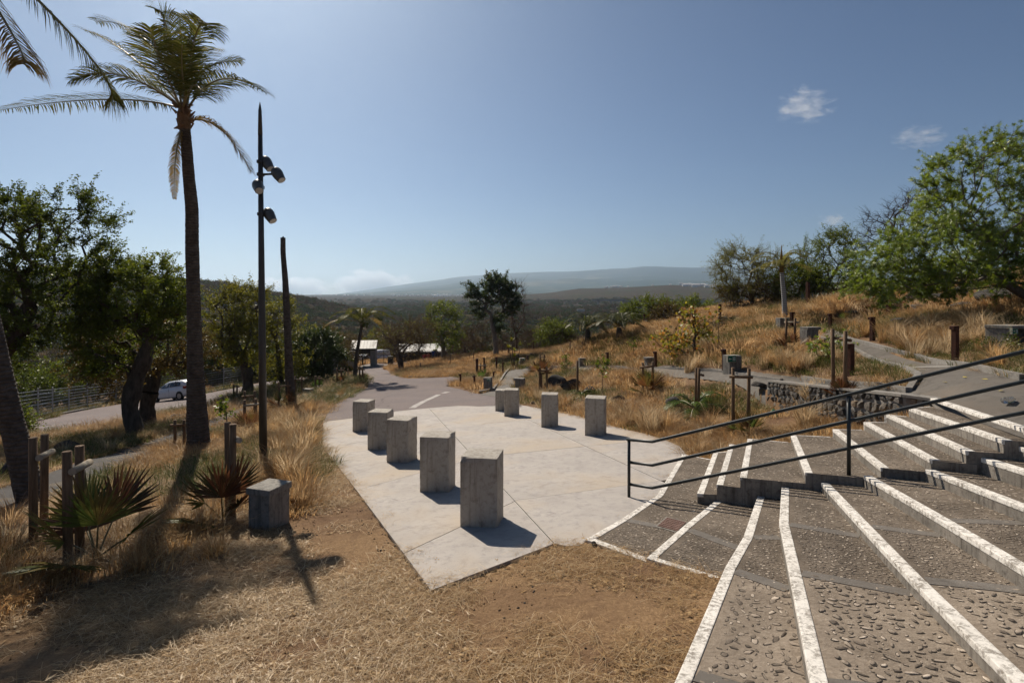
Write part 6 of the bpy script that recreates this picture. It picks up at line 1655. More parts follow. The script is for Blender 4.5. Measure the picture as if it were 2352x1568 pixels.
# undergrowth beyond the fence and along the car park
for i, (u, yy, w, h, lm, n, lab) in enumerate(((40, 45, 3.4, 3.4, 'leaf_dark', 6500, 'dark bush behind the fence at the left edge'), (130, 48, 3.4, 3.8, 'leaf_mid', 6500, 'green bush behind the fence, second from left'), (215, 50, 3.4, 4.0, 'leaf_brown', 5500, 'brownish bush behind the fence left of the leaning tree'), (300, 54, 3.6, 4.2, 'leaf_dark', 6500, 'dark bush behind the fence left of the parked car'),
                                                 (390, 57, 3.6, 4.4, 'leaf_mid', 6000, 'leafy bush directly behind the parked car'), (470, 60, 3.4, 4.6, 'leaf_gloss', 7000, 'glossy bush behind the fence right of big palm trunk'), (530, 60, 3.4, 4.0, 'leaf_dark', 6000, 'dark bush behind the gnarled tree'), (600, 62, 3.4, 4.2, 'leaf_gloss', 6500, 'glossy bush behind the lamp post'), (660, 66, 3.4, 4.5, 'leaf_mid', 5000, 'green bush behind the headless palm trunk'),
                                                 (720, 72, 4.0, 6.0, 'leaf_yel', 7000, 'tall yellow-green bush above the round dark tree'), (760, 74, 3.6, 6.2, 'leaf_brown', 6000, 'rusty brown tree left of the young coconut palm'), (14, 29, 1.2, 1.2, 'leaf_mid', 2500, 'low green bush in front of the fence at left edge'), (700, 78, 4, 5.5, 'leaf_yel', 6000, 'pale green bush right of the headless trunk'),
                                                 (800, 98, 4.5, 5.5, 'leaf_brown', 5500, 'brown bush behind the gatehouse roof'), (880, 105, 4.5, 6.5, 'leaf_yel', 6500, 'light green bush above the entrance gate'), (940, 108, 4.5, 7.5, 'leaf_yel', 6500, 'light green tree behind the umbrella tree'), (1060, 100, 4.5, 6.0, 'leaf_brown', 5000, 'brown bush behind the right end of the shelter'))):
    b = gnd(u, yy); c = b + [0, 0, h * .5]
    tree('bush', lab, b, [b - [0, 0, .3], b + [0, 0, h * .2]], [(c[0], c[1], c[2], w * .62, w * .55, h * .52), (c[0] + w * .4, c[1], c[2] - h * .12, w * .5, w * .5, h * .36), (c[0] - w * .4, c[1], c[2] - h * .1, w * .5, w * .5, h * .38)], 130, n, .13 if yy < 60 else .17, M[lm], M['twig'], .1, .014, 100 + i, .36, .5, 3, cat='bush')
# dracaena, agaves, saplings
def spiky(name, label, u, v, y, heads, L, mat, cat):
    g = gnd(u, y); root = empty(name, g); tag(root, label, cat); rs = np.random.RandomState(int(u))
    for dx, dy, hz in heads:
        if hz > .15: MB().tube([[dx * .2, dy * .2, -.1], [dx * .7, dy * .7, hz * .6], [dx, dy, hz]], [.05, .035, .025], 7).build('stem', M['twig'], root, smooth=True)
        mb = MB()
        for k in range(26):
            a = rs.uniform(0, 6.28); el = rs.uniform(.05, 1.35); d = np.array([math.cos(a) * math.cos(el), math.sin(a) * math.cos(el), math.sin(el)]); s = np.cross(d, [0, 0, 1.0]); s /= np.linalg.norm(s); c = np.array([dx, dy, hz]); l = L * rs.uniform(.7, 1.1); w = L * .07
            mb.add([c - s * w * .6, c + s * w * .6, c + d * l * .5 + s * w, c + d * l * .5 - s * w, c + d * l - np.array([0, 0, .12 * l])], [(0, 1, 2, 3), (3, 2, 4)])
        mb.build('leaf_rosette', mat, root)
spiky('dracaena', 'spiky multi-headed dracaena at the end of the small path', 1182, 843, 50, [(0, 0, 1.1), (-.5, 0, 1.9), (.5, .1, 2.1), (0, .2, 1.6), (.3, -.2, .7), (-.25, .1, 2.5)], .5, M['leaf_yel'], 'plant')
for i, (u, yy) in enumerate(((1870, 38.5), (1845, 39.5), (1893, 38), (1690, 42), (1720, 42.5), (1380, 50), (1400, 51))):
    spiky('agave', ['grey agave beside the crest post', 'grey agave left of the crest post', 'grey agave at the crooked trunk', 'grey agave under the airy pale tree', 'second grey agave under the airy pale tree', 'grey agave between the date palms', 'grey agave behind the right date palm'][i], u, 0, yy, [(0, 0, .05)], .95, M['agave'], 'agave')
def sapling(u, v, h, n, label, lm='leaf_mid', size=.12, spread=.25):
    g = G(u, v); g[2] = zs1(g[0], g[1])
    tree('sapling', label, g, [g - [0, 0, .1], g + [0.02, 0, h * .4], g + [0, 0, h * .7]], [(g[0], g[1], g[2] + h * .85, spread, spread, h * .25)], 10, n, size, M[lm], M['twig'], .012, .004, int(u), .08, .6, 1, cat='sapling', seg=.15)
sapling(1383, 905, 1.3, 60, 'thin sapling with few leaves right of the tall single stake'); sapling(1455, 830, 1.2, 40, 'small leafy sapling on the slope right of the post'); sapling(1340, 800, 2.2, 60, 'spindly sapling in front of the left date palm'); sapling(1650, 815, 1.6, 25, 'thin dead sapling above the wide signed block', 'leaf_brown')
sapling(520, 1000, 1.0, 70, 'young broad-leaved sapling by the lower footpath', 'leaf_mid', .11); sapling(1300, 880, 1.4, 90, 'sapling with drooping leaflets left of tall single stake', 'leaf_mid', .09)
g = G(1905, 832); tree('low_shrub', 'low glossy green shrub left of the post above the stone wall', g, [g - [0, 0, .1], g + [0, 0, .2]], [(g[0], g[1], g[2] + .45, .6, .5, .35)], 26, 420, .1, M['leaf_oleander'], M['twig'], .03, .006, 7, .14, .35, 2, cat='shrub', seg=.2, rosette=7)
g = G(2320, 806); tree('low_shrub', 'low fern-like green shrub at the niche block', g, [g - [0, 0, .1], g + [0, 0, .1]], [(g[0], g[1], g[2] + .15, .7, .4, .2)], 26, 500, .06, M['leaf_dark'], M['twig'], .02, .005, 8, .12, .4, 2, cat='shrub', seg=.2)
g = G(2030, 722); tree('low_shrub', 'dark round shrub beside the rusty post on the slope', g, [g - [0, 0, .1], g + [0, 0, .2]], [(g[0], g[1], g[2] + .4, .6, .5, .45)], 40, 1500, .07, M['leaf_dark'], M['twig'], .03, .006, 9, .14, .5, 2, cat='shrub', seg=.2)
g = G(1640, 770); tree('dry_shrub', 'dry brown shrub on the bank above the yellow shrub', g, [g - [0, 0, .1], g + [0, 0, .2]], [(g[0] + 1, g[1] + 2, g[2] + .5, 1.2, .8, .5)], 60, 700, .06, M['leaf_brown'], M['twig'], .03, .006, 10, .2, .5, 2, cat='shrub', seg=.3)

# ---------------------------------------------------------------- lava rocks
RK = [rock_arr(30 + i, 3, .10) for i in range(6)]
RKM = [np_mesh('lava_rock', v, f, [M['lava']], False) for v, f in RK]
def rock(u, v, w, h, label, y=None, k=0, sink=.25):
    g = G(u, v) if y is None else P(u, v, y); W = w / FPX * g[1] / 2; H = h / FPX * g[1] / 2
    o = link('lava_rock', RKM[k % 6], None, (g[0], g[1] + W * .6, zs1(g[0], g[1] + W * .6) + H * (1 - 2 * sink)), (0, 0, k * 1.3)); o.scale = (W, W * .85, H)
    tag(o, label, 'rock', 'dark lava rocks'); CLEAR.append((g[0], g[1], W * .9)); CLEAR.append((g[0], g[1] + W * .6, W))
for i, a in enumerate(((1275, 896, 62, 46, 'largest dark lava rock behind the tall reddish fan palm'), (1312, 902, 66, 44, 'broad lava rock left of the tall single stake'), (1352, 905, 36, 26, 'small lava rock right of tall single stake'), (1550, 935, 40, 30, 'lava rock in grass left of the green feather palm'), (1225, 928, 12, 9, 'small loose rock beside far pedestal'),
                       (2190, 690, 90, 30, 'lava outcrop at the left end of the upper slope'), (2260, 676, 110, 36, 'long lava outcrop under the green tree'), (2330, 690, 110, 44, 'big lava outcrop at the right edge'), (2150, 712, 60, 22, 'flat lava rock above the hollow block'), (2235, 708, 80, 22, 'low lava rock in the middle of the outcrop'), (1840, 745, 30, 16, 'lava rock right of the pale palm'), (1790, 745, 22, 12, 'lava rock left of the pale palm block'), (1868, 755, 26, 14, 'lava rock by the upper path bend'),
                       (142, 1040, 60, 36, 'dark boulder behind the left stakes'), (406, 965, 50, 22, 'flat dark boulder by the car park verge'), (12, 1100, 60, 60, 'dark boulder at the left edge'), (957, 858, 10, 8, 'small dark rock by the single stake on the mound'), (2300, 806, 60, 16, 'low rubble ledge under the niche block'), (1705, 780, 40, 14, 'lava rock on the bank right of yellow shrub'), (1745, 905, 40, 18, 'lava rock at the left end of stone wall'), (1960, 728, 50, 16, 'flat lava rock behind the upper path bend'), (2080, 742, 46, 18, 'lava rock below the hollow block'), (1690, 735, 34, 14, 'lava rock on the crest bank left of pale palm'), (2120, 690, 60, 20, 'lava rock at the left foot of the green tree'), (1600, 800, 40, 14, 'dark lava rock at the foot of the yellow shrub'), (1420, 925, 44, 22, 'lava rock half buried right of the middle pedestal'))):
    rock(*a, k=i)
# stones on the dirt
rs = np.random.RandomState(2)
for i, (u, v, s) in enumerate(((890, 1408, 9), (900, 1418, 7), (960, 1432, 10), (870, 1402, 6), (1075, 1360, 6), (868, 1265, 6), (700, 1130, 7), (560, 1315, 5), (770, 1390, 7), (1365, 1253, 16), (875, 1268, 6))):
    g = G(u, v); o = link('loose_stone', RKM[i % 6], None, g + [0, 0, .01], (i, i * 2, i * 3)); r_ = s / FPX * g[1] * .55; o.scale = (r_, r_ * .8, r_ * .7)
    tag(o, 'small dark stone lying on the bare dirt in the foreground' if i != 9 else 'grey stone at the corner of plaza and lowest step', 'stone', 'small loose stones on the dirt' if i != 9 else None)
# ---------------------------------------------------------------- scattered cover (grass, litter, scrub)
def src(name, V, F, mats, midx=None):
    return bpy.data.objects.new(name, np_mesh(name, V, F, mats, False, midx))
def blade_clump(n, rad, h, w, lean, seed, curl=.35):
    rs = np.random.RandomState(seed); Vs = []; Fs = []
    for i in range(n):
        a = rs.uniform(0, 6.28); r_ = rad * math.sqrt(rs.rand()); b = np.array([math.cos(a) * r_, math.sin(a) * r_, -.02]); d = np.array([math.cos(a + rs.normal() * .6), math.sin(a + rs.normal() * .6), 0]); H = h * rs.uniform(.5, 1.15); ln = lean * rs.uniform(.2, 1.3) * H
        s = np.array([-d[1], d[0], 0]) * w; m = b + d * ln * .35 + [0, 0, H * .6]; t = b + d * ln * (1 + curl) + [0, 0, H * rs.uniform(.8, 1.0)]; o = len(Vs)
        Vs += [b - s, b + s, m + s * .7, m - s * .7, t]; Fs += [(o, o + 1, o + 2), (o, o + 2, o + 3), (o + 3, o + 2, o + 4)]
    return np.array(Vs), np.array(Fs)
def litter_patch(n, rad, L, w, seed):
    rs = np.random.RandomState(seed); Vs = []; Fs = []
    for i in range(n):
        c = np.append(rs.uniform(-rad, rad, 2), rs.uniform(.001, .012)); a = rs.uniform(0, 6.28); l = L * rs.uniform(.4, 1.2); d = np.array([math.cos(a), math.sin(a), rs.normal() * .18]) * l / 2; s = np.array([-math.sin(a), math.cos(a), 0]) * w * rs.uniform(.6, 1.3); bow = np.array([0, 0, .12 * l]) + s * rs.normal() * 5; o = len(Vs)
        Vs += [c - d - s, c - d + s, c + s + bow, c - s + bow, c + d + s, c + d - s]; Fs += [(o, o + 1, o + 2), (o, o + 2, o + 3), (o + 3, o + 2, o + 4), (o + 3, o + 4, o + 5)]
    return np.array(Vs), np.array(Fs)
def scatter(name, label, pts, scale, rot, srcs, idx, cat=None):
    me = bpy.data.meshes.new(name); n = len(pts); me.vertices.add(n); me.vertices.foreach_set('co', np.asarray(pts, np.float32).ravel())
    a = me.attributes.new('sc', 'FLOAT_VECTOR', 'POINT'); a.data.foreach_set('vector', np.asarray(scale, np.float32).ravel())
    a = me.attributes.new('rt', 'FLOAT_VECTOR', 'POINT'); a.data.foreach_set('vector', np.asarray(rot, np.float32).ravel())
    a = me.attributes.new('ix', 'INT', 'POINT'); a.data.foreach_set('value', np.asarray(idx, np.int32))
    o = link(name, me); tag(o, label, cat or 'grass', None, 'stuff')
    ng = bpy.data.node_groups.new(name, 'GeometryNodeTree')
    ng.interface.new_socket('Geometry', in_out='INPUT', socket_type='NodeSocketGeometry'); ng.interface.new_socket('Geometry', in_out='OUTPUT', socket_type='NodeSocketGeometry')
    N = ng.nodes; gi = N.new('NodeGroupInput'); go = N.new('NodeGroupOutput'); iop = N.new('GeometryNodeInstanceOnPoints'); jn = N.new('GeometryNodeJoinGeometry')
    for s in srcs:
        oi = N.new('GeometryNodeObjectInfo'); oi.inputs['Object'].default_value = s; oi.inputs['As Instance'].default_value = True; ng.links.new(oi.outputs['Geometry'], jn.inputs[0])
    ng.links.new(gi.outputs[0], iop.inputs['Points']); ng.links.new(jn.outputs[0], iop.inputs['Instance']); iop.inputs['Pick Instance'].default_value = True
    for at_, ty, sock in (('sc', 'FLOAT_VECTOR', 'Scale'), ('rt', 'FLOAT_VECTOR', 'Rotation'), ('ix', 'INT', 'Instance Index')):
        na = N.new('GeometryNodeInputNamedAttribute'); na.data_type = ty; na.inputs['Name'].default_value = at_; ng.links.new(na.outputs['Attribute'], iop.inputs[sock])
    ng.links.new(iop.outputs[0], go.inputs[0]); md = o.modifiers.new('scatter', 'NODES'); md.node_group = ng
    return o
DIRT = [np.array(p) for p in ((-8, 1.0), (-5.2, 4.6))] + [p[:2] for p in GP([(40, 1400), (180, 1352), (330, 1325), (480, 1285), (660, 1245), (715, 1170), (752, 1090)])] + [PL(u, v)[:2] for u, v in ((760, 1050), (819, 1124.8), (990, 1354), (1274, 1246.7), (1340, 1251))] + [N_PT[0][2], N_PT[1][2], N_PT[2][2], N_PT[2][3], N_PT[2][4], np.array([-1.5, -2.0])]
HARD = (PLAZA, ROAD, CARPARK, LOWPATH, RPATH, MIDPATH, JPATH, STAIR_OUT)
def rnd_pts(n, rs, rmin, rmax, azl=-50, azr=52):
    r = np.sqrt(rs.uniform(rmin ** 2, rmax ** 2, n)); a = np.radians(rs.uniform(azl, azr, n)); return r * np.sin(a), r * np.cos(a)
def near_dist(x, y, poly):
    d = np.full(x.shape, 1e9); n = len(poly)
    for i in range(n):
        a = np.array(poly[i][:2]); b = np.array(poly[(i + 1) % n][:2]); ab = b - a; L = ab @ ab + 1e-12; t = np.clip(((x - a[0]) * ab[0] + (y - a[1]) * ab[1]) / L, 0, 1); d = np.minimum(d, np.hypot(x - a[0] - t * ab[0], y - a[1] - t * ab[1]))
    return d
def free(x, y, margin):
    m = np.ones(x.shape, bool)
    for cx, cy_, cr in CLEAR: m &= (x - cx) ** 2 + (y - cy_) ** 2 > cr * cr * (1 if margin > .1 else 0)
    for p in HARD: m &= ~inside(x, y, p) & (near_dist(x, y, p) > margin)
    return m
def cover():
    rs = np.random.RandomState(77)
    tus = [src('tussock', *blade_clump(150, .10, .55, .0045, .75, 50 + i), [M['grass']]) for i in range(3)] + [src('tussock_pale', *blade_clump(150, .12, .60, .0045, .8, 56 + i), [M['palegrass']]) for i in range(2)]
    low = [src('low_grass', *blade_clump(75, .26, .20, .004, 1.2, 60 + i), [M['grass']]) for i in range(3)] + [src('low_grass_pale', *blade_clump(70, .26, .16, .004, 1.4, 66 + i), [M['palegrass']]) for i in range(2)] + [src('low_grass_green', *blade_clump(75, .22, .18, .004, .9, 70 + i), [M['greengrass']]) for i in range(2)]
    # low grass everywhere on the slopes
    x, y = rnd_pts(60000, rs, 4, 60); k = free(x, y, .12) & ~inside(x, y, DIRT) & (rs.rand(len(x)) < np.clip(14 / np.hypot(x, y), .25, 1)); x, y = x[k], y[k]; z = gz(x, y); n = len(x)
    r = np.hypot(x, y); s = rs.uniform(.8, 1.5, n) * np.clip(r / 18, 1, 2.2); dens = fbm(x / 2.5, y / 2.5, 3); k = dens > .24 + .1 * rs.rand(n); x, y, z, s, r = x[k], y[k], z[k], s[k], r[k]; n = len(x)
    left = (x < -2.3) & (y < 8.6) & (y > 4.2); gp = np.where(left, .65, np.where((x > 2.5) & (x < 8) & (y < 20) & (fbm(x / 2 + 9, y / 2, 2) > .5), .2, .015))
    ix = np.where(rs.rand(n) < gp, 5 + rs.randint(0, 2, n), np.where(fbm(x / 4 + 30, y / 4, 2) > .55, 3 + rs.randint(0, 2, n), rs.randint(0, 3, n)))
    scatter('dry_grass', 'low dry grass covering the banks and slopes', np.column_stack([x, y, z]), np.column_stack([s, s, s * rs.uniform(.7, 1.3, n)]), np.column_stack([np.zeros(n), np.zeros(n), rs.uniform(0, 6.28, n)]), low, ix)
    # tall tussocks
    x, y = rnd_pts(15000, rs, 5, 62); r = np.hypot(x, y); k = free(x, y, .3) & ~inside(x, y, DIRT); x, y, r = x[k], y[k], r[k]; n = len(x)
    dn = fbm(x / 3.2 + 40, y / 3.2, 3); hill = sstep(9, 17, x + .0 * y) * sstep(14, 20, y) ; band = np.exp(-((near_dist(x, y, PLAZA) - 1.2) / .9) ** 2) * (x < -2)
    pr = np.clip((dn - .44) * 3, 0, 1) * (.30 + .9 * hill) + .9 * band * (dn > .36); k = rs.rand(n) < pr; x, y, r = x[k], y[k], r[k]; n = len(x); z = gz(x, y); s = rs.uniform(.6, 1.15, n)
    ex = np.array([G(u, v)[:2] for u, v in ((1432, 962), (1445, 975), (1487, 985), (1492, 972), (1530, 992), (1535, 978), (1620, 1000), (1630, 985), (1295, 935), (1300, 925), (1352, 885), (1360, 878), (1372, 870), (1385, 880), (1250, 930), (1590, 850), (1600, 845), (1790, 850), (1830, 858), (1850, 850), (1770, 845), (1845, 975), (1860, 960), (690, 1060), (660, 1010), (700, 1000), (640, 1040), (720, 990), (665, 960), (690, 940), (715, 950), (640, 1075), (710, 1030), (1260, 875), (1130, 885), (1085, 885), (1070, 880))])
    ex = np.vstack([ex, ex + rs.normal(0, .18, ex.shape)]); e2 = np.array([G(u, v)[:2] for u, v in ((2080, 806), (2105, 800), (2140, 812), (2060, 790), (2095, 785), (2130, 780), (2165, 800), (2240, 790), (2260, 775), (2180, 770), (2060, 770), (2150, 755), (2220, 750), (2110, 760), (2030, 765), (2280, 765))]); ex = np.vstack([ex, e2, e2 + rs.normal(0, .3, e2.shape), e2 + rs.normal(0, .35, e2.shape)]); x = np.concatenate([x, ex[:, 0]]); y = np.concatenate([y, ex[:, 1]]); n = len(x); z = gz(x, y); s = np.concatenate([s, rs.uniform(1.0, 1.4, len(ex))]); r = np.hypot(x, y)
    pale = ((x > 9) & (y < 30) & (fbm(x / 3, y / 3 + 7, 2) > .42)); ix = np.where(pale, 3 + rs.randint(0, 2, n), rs.randint(0, 3, n))
    scatter('tall_grass', 'tall tufts of golden dry grass on the slopes', np.column_stack([x, y, z - .02]), np.column_stack([s, s, s * rs.uniform(.8, 1.2, n)]), np.column_stack([rs.normal(0, .12, n), rs.normal(0, .12, n), rs.uniform(0, 6.28, n)]), tus, ix)
    # far golden grass
    far = [src('far_grass', *blade_clump(90, .5, .55, .014, .7, 90 + i), [M['hillgrass']]) for i in range(3)]
    x, y = rnd_pts(26000, rs, 26, 95, -16, 46); r = np.hypot(x, y); k = free(x, y, .4) & (rs.rand(len(x)) < .75); x, y = x[k], y[k]; n = len(x); z = gz(x, y); dn = fbm(x / 4 + 70, y / 4, 4); k = dn > .44; x, y, z = x[k], y[k], z[k]; n = len(x); s = rs.uniform(.6, 1.25, n)
    scatter('hillside_grass', 'golden dry grass on the far slopes and mounds', np.column_stack([x, y, z - .02]), np.column_stack([s, s, s * rs.uniform(.6, 1.1, n)]), np.column_stack([np.zeros(n), np.zeros(n), rs.uniform(0, 6.28, n)]), far, rs.randint(0, 3, n))
    # straw litter on the dirt
    # a little straw blown onto the plaza edge
    lit = [src('straw', *litter_patch(75, .17, .062, .0012, 80 + i), [M['straw']]) for i in range(4)] + [src('stalks', *litter_patch(9, .2, .24, .0019, 86 + i), [M['palegrass']]) for i in range(2)] + [src('leaf_bits', *litter_patch(7, .2, .035, .011, 90), [M['straw']])]
    x, y = rnd_pts(52000, rs, 2, 16, -50, 40); k = free(x, y, .03); x, y = x[k], y[k]; dn = fbm(x / .9, y / .9, 4); k = dn > .34 + .2 * rs.rand(len(x)); x, y = x[k], y[k]; n = len(x); z = gz(x, y) + .004; s = rs.uniform(.7, 1.3, n)
    xp, yp = rnd_pts(9000, rs, 4, 26, -30, 20); kp = inside(xp, yp, PLAZA); kp &= rs.rand(len(xp)) < np.exp(-near_dist(xp, yp, PLAZA) / .10); xp, yp = xp[kp], yp[kp]; x = np.concatenate([x, xp]); y = np.concatenate([y, yp]); z = np.concatenate([z, plaza_z(xp, yp) + .004]); s = np.concatenate([s, rs.uniform(.5, .9, len(xp))]); n = len(x)
    scatter('straw_litter', 'dry straw and leaf litter strewn over the bare dirt', np.column_stack([x, y, z]), np.column_stack([s, s, s]), np.column_stack([np.full(n, -.098), np.zeros(n), rs.uniform(0, 6.28, n)]), lit, np.where(rs.rand(n) < .22, 4 + rs.randint(0, 3, n), rs.randint(0, 4, n)), 'straw')
    # grit and clods on the bare soil
    cl = [src('clod', v_ * .5, f_, [M['soil']]) for v_, f_ in RK[:3]] + [src('grit', v_ * .5, f_, [M['lava']]) for v_, f_ in ROCKS[:2]]
    x, y = rnd_pts(26000, rs, 2, 15, -50, 30); k = free(x, y, .02); x, y = x[k], y[k]; k = fbm(x / .7 + 5, y / .7, 3) > .42; x, y = x[k], y[k]; n = len(x); z = gz(x, y); s = .008 + .03 * rs.rand(n) ** 4
    scatter('soil_grit', 'small clods and grit on the bare soil', np.column_stack([x, y, z]), np.column_stack([s, s, s * .7]), rs.uniform(0, 6.28, (n, 3)), cl, np.where(rs.rand(n) < .85, rs.randint(0, 3, n), rs.randint(3, 5, n)), 'gravel')
    # scrub beyond the fence and over the valley
    def shrub(seed, lm, nl, size, twig):
        rs_ = np.random.RandomState(seed); C = rs_.normal(size=(nl, 3)); C /= np.linalg.norm(C, axis=1, keepdims=True); C *= rs_.uniform(.45, 1, (nl, 1)); C[:, 2] = np.abs(C[:, 2]) * .8 + .1
        lobes = 1 + .3 * np.sin(C[:, 0:1] * 5 + seed) * np.cos(C[:, 1:2] * 4 + seed * 2); V, F = leaf_quads(C * lobes, rs_, size, .6, .3)
        return src('scrub_bush', V, F, [M[lm]])
    sh = [shrub(1, 'scrub_green', 420, .26, 0), shrub(2, 'scrub_green', 380, .26, 0), shrub(3, 'scrub_brown', 300, .24, 0), shrub(4, 'scrub_brown', 220, .24, 0), shrub(5, 'scrub_green', 420, .28, 0), shrub(6, 'scrub_brown', 200, .2, 0)]
    rr = np.exp(rs.uniform(np.log(74), np.log(1500), 30000)); a = np.radians(rs.uniform(-46, 46, 30000)); x = rr * np.sin(a); y = rr * np.cos(a)
    k = (zs(x, y) < 60); uu = CXP + FPX * x / y
    # keep the drive, shelter and near slopes clear
    k &= ~((rr < 112) & (uu > 790) & (uu < 1080)) & ~((rr < 84) & (uu > 1080)) & ~((x > 4) & (rr < 95)); x, y, rr = x[k], y[k], rr[k]; n = len(x); z = zs(x, y)
    dn = fbm(x / 60 + 11, y / 60, 4); green = sstep(.555, .65, dn + .10 * sstep(-40, -200, x * 200 / np.maximum(y, 1))); s = rs.uniform(1.0, 2.3, n) * np.clip(rr / 250, 1, 2.6)
    ix = np.where(rs.rand(n) < green * .85 + .06, rs.choice([0, 1, 4], n), rs.choice([2, 3, 5], n))
    scatter('scrub_woodland', 'dense dry scrub and trees covering the valley', np.column_stack([x, y, z - .3]), np.column_stack([s, s, s * rs.uniform(.55, 1.0, n)]), np.column_stack([np.zeros(n), np.zeros(n), rs.uniform(0, 6.28, n)]), sh, ix, 'scrub')
cover()
# yellow fallen leaves on the path, hose, plastic bottle
for i, (u, v) in enumerate(((2215, 868), (2170, 879), (2300, 900), (2262, 872), (2330, 862), (2075, 889))):
    g = G(u, v); o = MB().add([(-.05, -.02, 0), (.0, -.035, .008), (.06, 0, .012), (0, .035, .008)], [(0, 1, 2, 3)]).build('fallen_leaf', M['yellowleaf'], None, loc=g + [0, 0, .012], rot=(.1, .1, i * 1.7)); tag(o, 'single yellow fallen leaf on the grey path at right', 'leaf', 'yellow leaves fallen on the path')
g = G(1775, 958); hp = [g + [.12, 0, .0], g + [.1, 0, .16], g + [.03, .02, .2], g + [-.06, 0, .14], g + [-.14, 0, .02]]
o = MB().tube(hp, .016, 8).build('garden_hose', M['hose'], None, smooth=True, origin=True); tag(o, 'short loop of bright green hose in the grass behind the handrail', 'hose')
g = G(2318, 926); o = MB().tube([[-.14, 0, .05], [-.1, 0, .05], [.06, 0, .05], [.1, 0, .05], [.14, 0, .05]], [.045, .05, .05, .02, .018], 12).build('plastic_bottle', M['plastic'], None, smooth=True, loc=g, rot=(0, 0, .4)); tag(o, 'clear empty plastic bottle lying on the landing at right edge', 'bottle')

# ---------------------------------------------------------------- far town and viaduct
def GF(u, v):
    ys = np.geomspace(130, 4000, 1500); d = zs((u - CXP) / FPX * ys, ys) + 3 + (v - HZN) / FPX * ys; y = ys[int(np.argmax(d > 0))]
    return np.array([(u - CXP) / FPX * y, y, zs1((u - CXP) / FPX * y, y) + 2])
hm = []
for i, (w, d, h) in enumerate(((10, 8, 4), (13, 9, 5), (9, 9, 6), (18, 10, 5), (24, 11, 7))):
    mb = MB().box((0, 0, h / 2 - 2), (w, d, h + 4)); 
    q = [(-w / 2 - .5, -d / 2 - .5, h), (w / 2 + .5, -d / 2 - .5, h), (w / 2 + .5, d / 2 + .5, h), (-w / 2 - .5, d / 2 + .5, h), (-w / 2 + d * .2, 0, h + d * .22), (w / 2 - d * .2, 0, h + d * .22)]
    mb.add(q, [(0, 1, 5, 4), (1, 2, 5), (2, 3, 4, 5), (3, 0, 4), (3, 2, 1, 0)], 1); hm.append(mb.mesh('house', [M['housewall'], M['houseroof']]))
rs = np.random.RandomState(12)
def houses(n, u0, u1, y0, y1, label, group, up=1.5):
    for i in range(n):
        u = rs.uniform(u0, u1); yy = rs.uniform(y0, y1); x = (u - CXP) / FPX * yy; o = link('house', hm[rs.choice(5, p=[.32, .3, .18, .12, .08])], None, (x, yy, zs1(x, yy) + up), (0, 0, rs.uniform(-.5, .5))); o.scale = (.75, .75, .75); tag(o, label, 'house', group)
houses(70, 900, 1215, 2600, 4300, 'tiny pale house in the far town strip below the mountain', 'houses of the far town at the foot of the mountain', 3)
houses(46, 1560, 1645, 2050, 2300, 'small white house in the estate on the far right hill', 'white houses on the far right hill', 2.5)
houses(12, 1390, 1560, 2250, 2330, 'small white house on the ridge of the far hill', 'scattered houses along the far ridge', 2)
houses(14, 720, 900, 2800, 4200, 'tiny far building on the left horizon', 'far buildings on the left horizon', 3)
b = P(1403, 690, 900); b = np.array([b[0], b[1], max(b[2], zs1(b[0], b[1]) + 6)]); br = empty('viaduct', b, R(-6)); tag(br, 'long grey road viaduct crossing the far valley', 'viaduct')
MB().box((0, 0, 0), (60, 9, 1.6)).build('deck', M['kerb'], br); MB().box((0, -4.6, 1.1), (60, .2, 1.0)).build('parapet', M['kerb'], br)
for x in (-20, 0, 20): MB().box((x, 0, -7), (2.2, 5, 13)).build('pier', M['kerb'], br)
o = MB().box((0, 0, 1), (9, 5, 2.6)).build('shed', M['roofmetal'], None, loc=GF(1334, 713)); tag(o, 'white roofed shed in the scrub below the viaduct', 'building')

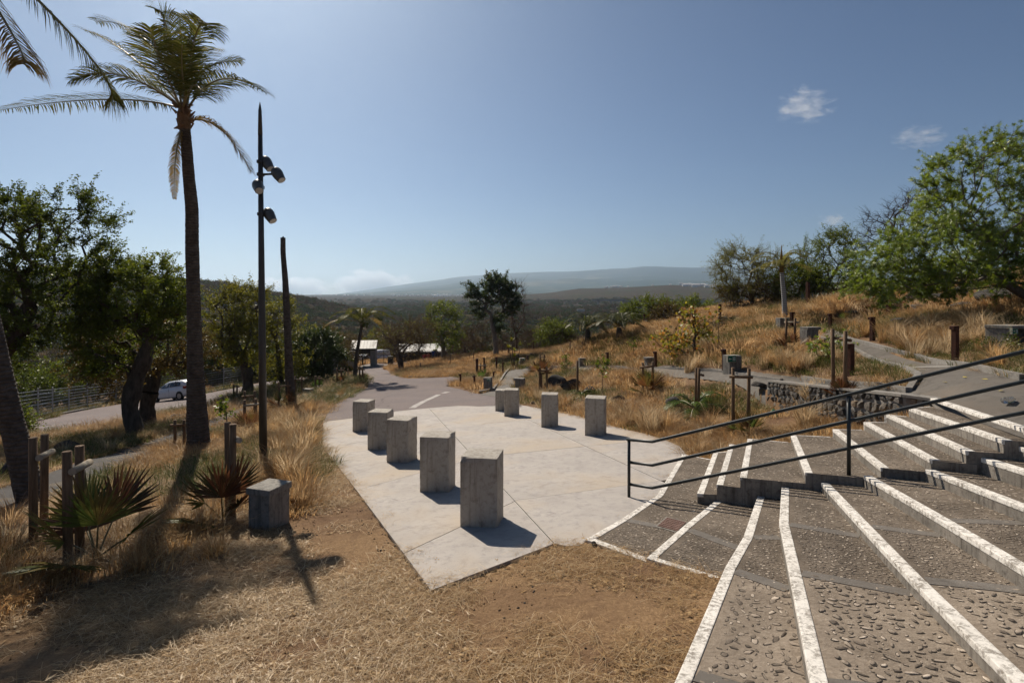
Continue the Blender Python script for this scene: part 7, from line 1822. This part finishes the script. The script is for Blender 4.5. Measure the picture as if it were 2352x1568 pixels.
# ---------------------------------------------------------------- clouds and haze
def cloud(label, u0, u1, v0, v1, y, dens, scale, thr, seed, depth=None, streak=1.0, fw=.42):
    c = P((u0 + u1) / 2, (v0 + v1) / 2, y); sx = (u1 - u0) / FPX * y; sz = (v1 - v0) / FPX * y; sy = depth or sx * .5
    mb = MB().box((0, 0, 0), (2, 2, 2)); t = NT('cloud_vapour'); t.t.nodes.remove(t.b)
    pv = t.n('ShaderNodeVolumePrincipled'); pv.inputs['Color'].default_value = (1, 1, 1, 1); pv.inputs['Anisotropy'].default_value = .45
    tc = t.n('ShaderNodeTexCoord'); mp = t.n('ShaderNodeMapping'); mp.inputs['Scale'].default_value = (sx / sz * .5 * streak, sy / sz * .5, 1.0); mp.inputs['Location'].default_value = (seed, seed * .7, 0); t.l(tc.outputs['Object'], mp.inputs['Vector'])
    nz = t.n('ShaderNodeTexNoise', i_Scale=scale, i_Detail=6.0, i_Roughness=.62, i_Distortion=.3); t.l(mp.outputs[0], nz.inputs['Vector'])
    ln = t.n('ShaderNodeVectorMath', operation='LENGTH'); t.l(tc.outputs['Object'], ln.inputs[0])
    fall = t.fr(ln.outputs['Value'], 1.0, .25)
    ad = t.n('ShaderNodeMath', operation='MULTIPLY_ADD'); ad.inputs[1].default_value = fw; t.l(fall, ad.inputs[0]); t.l(nz.outputs['Fac'], ad.inputs[2])
    d = t.fr(ad.outputs[0], thr, thr + .22); ml = t.n('ShaderNodeMath', operation='MULTIPLY'); ml.inputs[1].default_value = dens; t.l(d, ml.inputs[0])
    ed = t.n('ShaderNodeMath', operation='MULTIPLY'); t.l(ml.outputs[0], ed.inputs[0]); t.l(t.fr(ln.outputs['Value'], 1.0, .8), ed.inputs[1]); t.l(ed.outputs[0], pv.inputs['Density']); t.l(pv.outputs[0], t.o.inputs['Volume'])
    o = mb.build('cloud', t.m, None, loc=c); o.scale = (sx / 2, sy / 2, sz / 2); tag(o, label, 'cloud', None, 'thing')
cloud('left bank of low white cumulus on the horizon', 560, 780, 628, 690, 26000, .005, 1.6, .62, 1.3)
cloud('right puff of low white cumulus above the mountain foot', 740, 960, 608, 690, 26500, .005, 1.5, .62, 5.1)
cloud('bright wispy cloud high in the right sky', 1770, 1930, 190, 300, 26000, .0012, 3.0, .60, 2.2, None, .8, .20)
cloud('faint slanting wisp right of the bright wispy cloud', 2040, 2180, 280, 350, 26000, .0010, 2.8, .60, 3.7, None, .7, .20)
cloud('small round white puff above the crooked tree', 1870, 1960, 485, 530, 26000, .0013, 2.4, .58, 8.4, None, .9, .22)
def haze():
    gv = bpy.data.objects['ground'].data.vertices; zz = np.empty(len(gv) * 3, np.float32); gv.foreach_get('co', zz); zz = zz[2::3]; HZT = float(zz.max()) + 12.0; HZB = float(zz.min()) - 1.5
    t = NT('haze_air'); t.t.nodes.remove(t.b); pv = t.n('ShaderNodeVolumePrincipled'); pv.inputs['Color'].default_value = (.68, .83, 1.0, 1); pv.inputs['Density'].default_value = 1.05e-4; pv.inputs['Anisotropy'].default_value = .75
    t.l(pv.outputs[0], t.o.inputs['Volume'])
    me = MB().box((0, 0, (HZT + HZB) / 2), (28400, 28400, HZT - HZB)).mesh('haze', t.m); o = link('haze', me); o['kind'] = 'stuff'
haze()
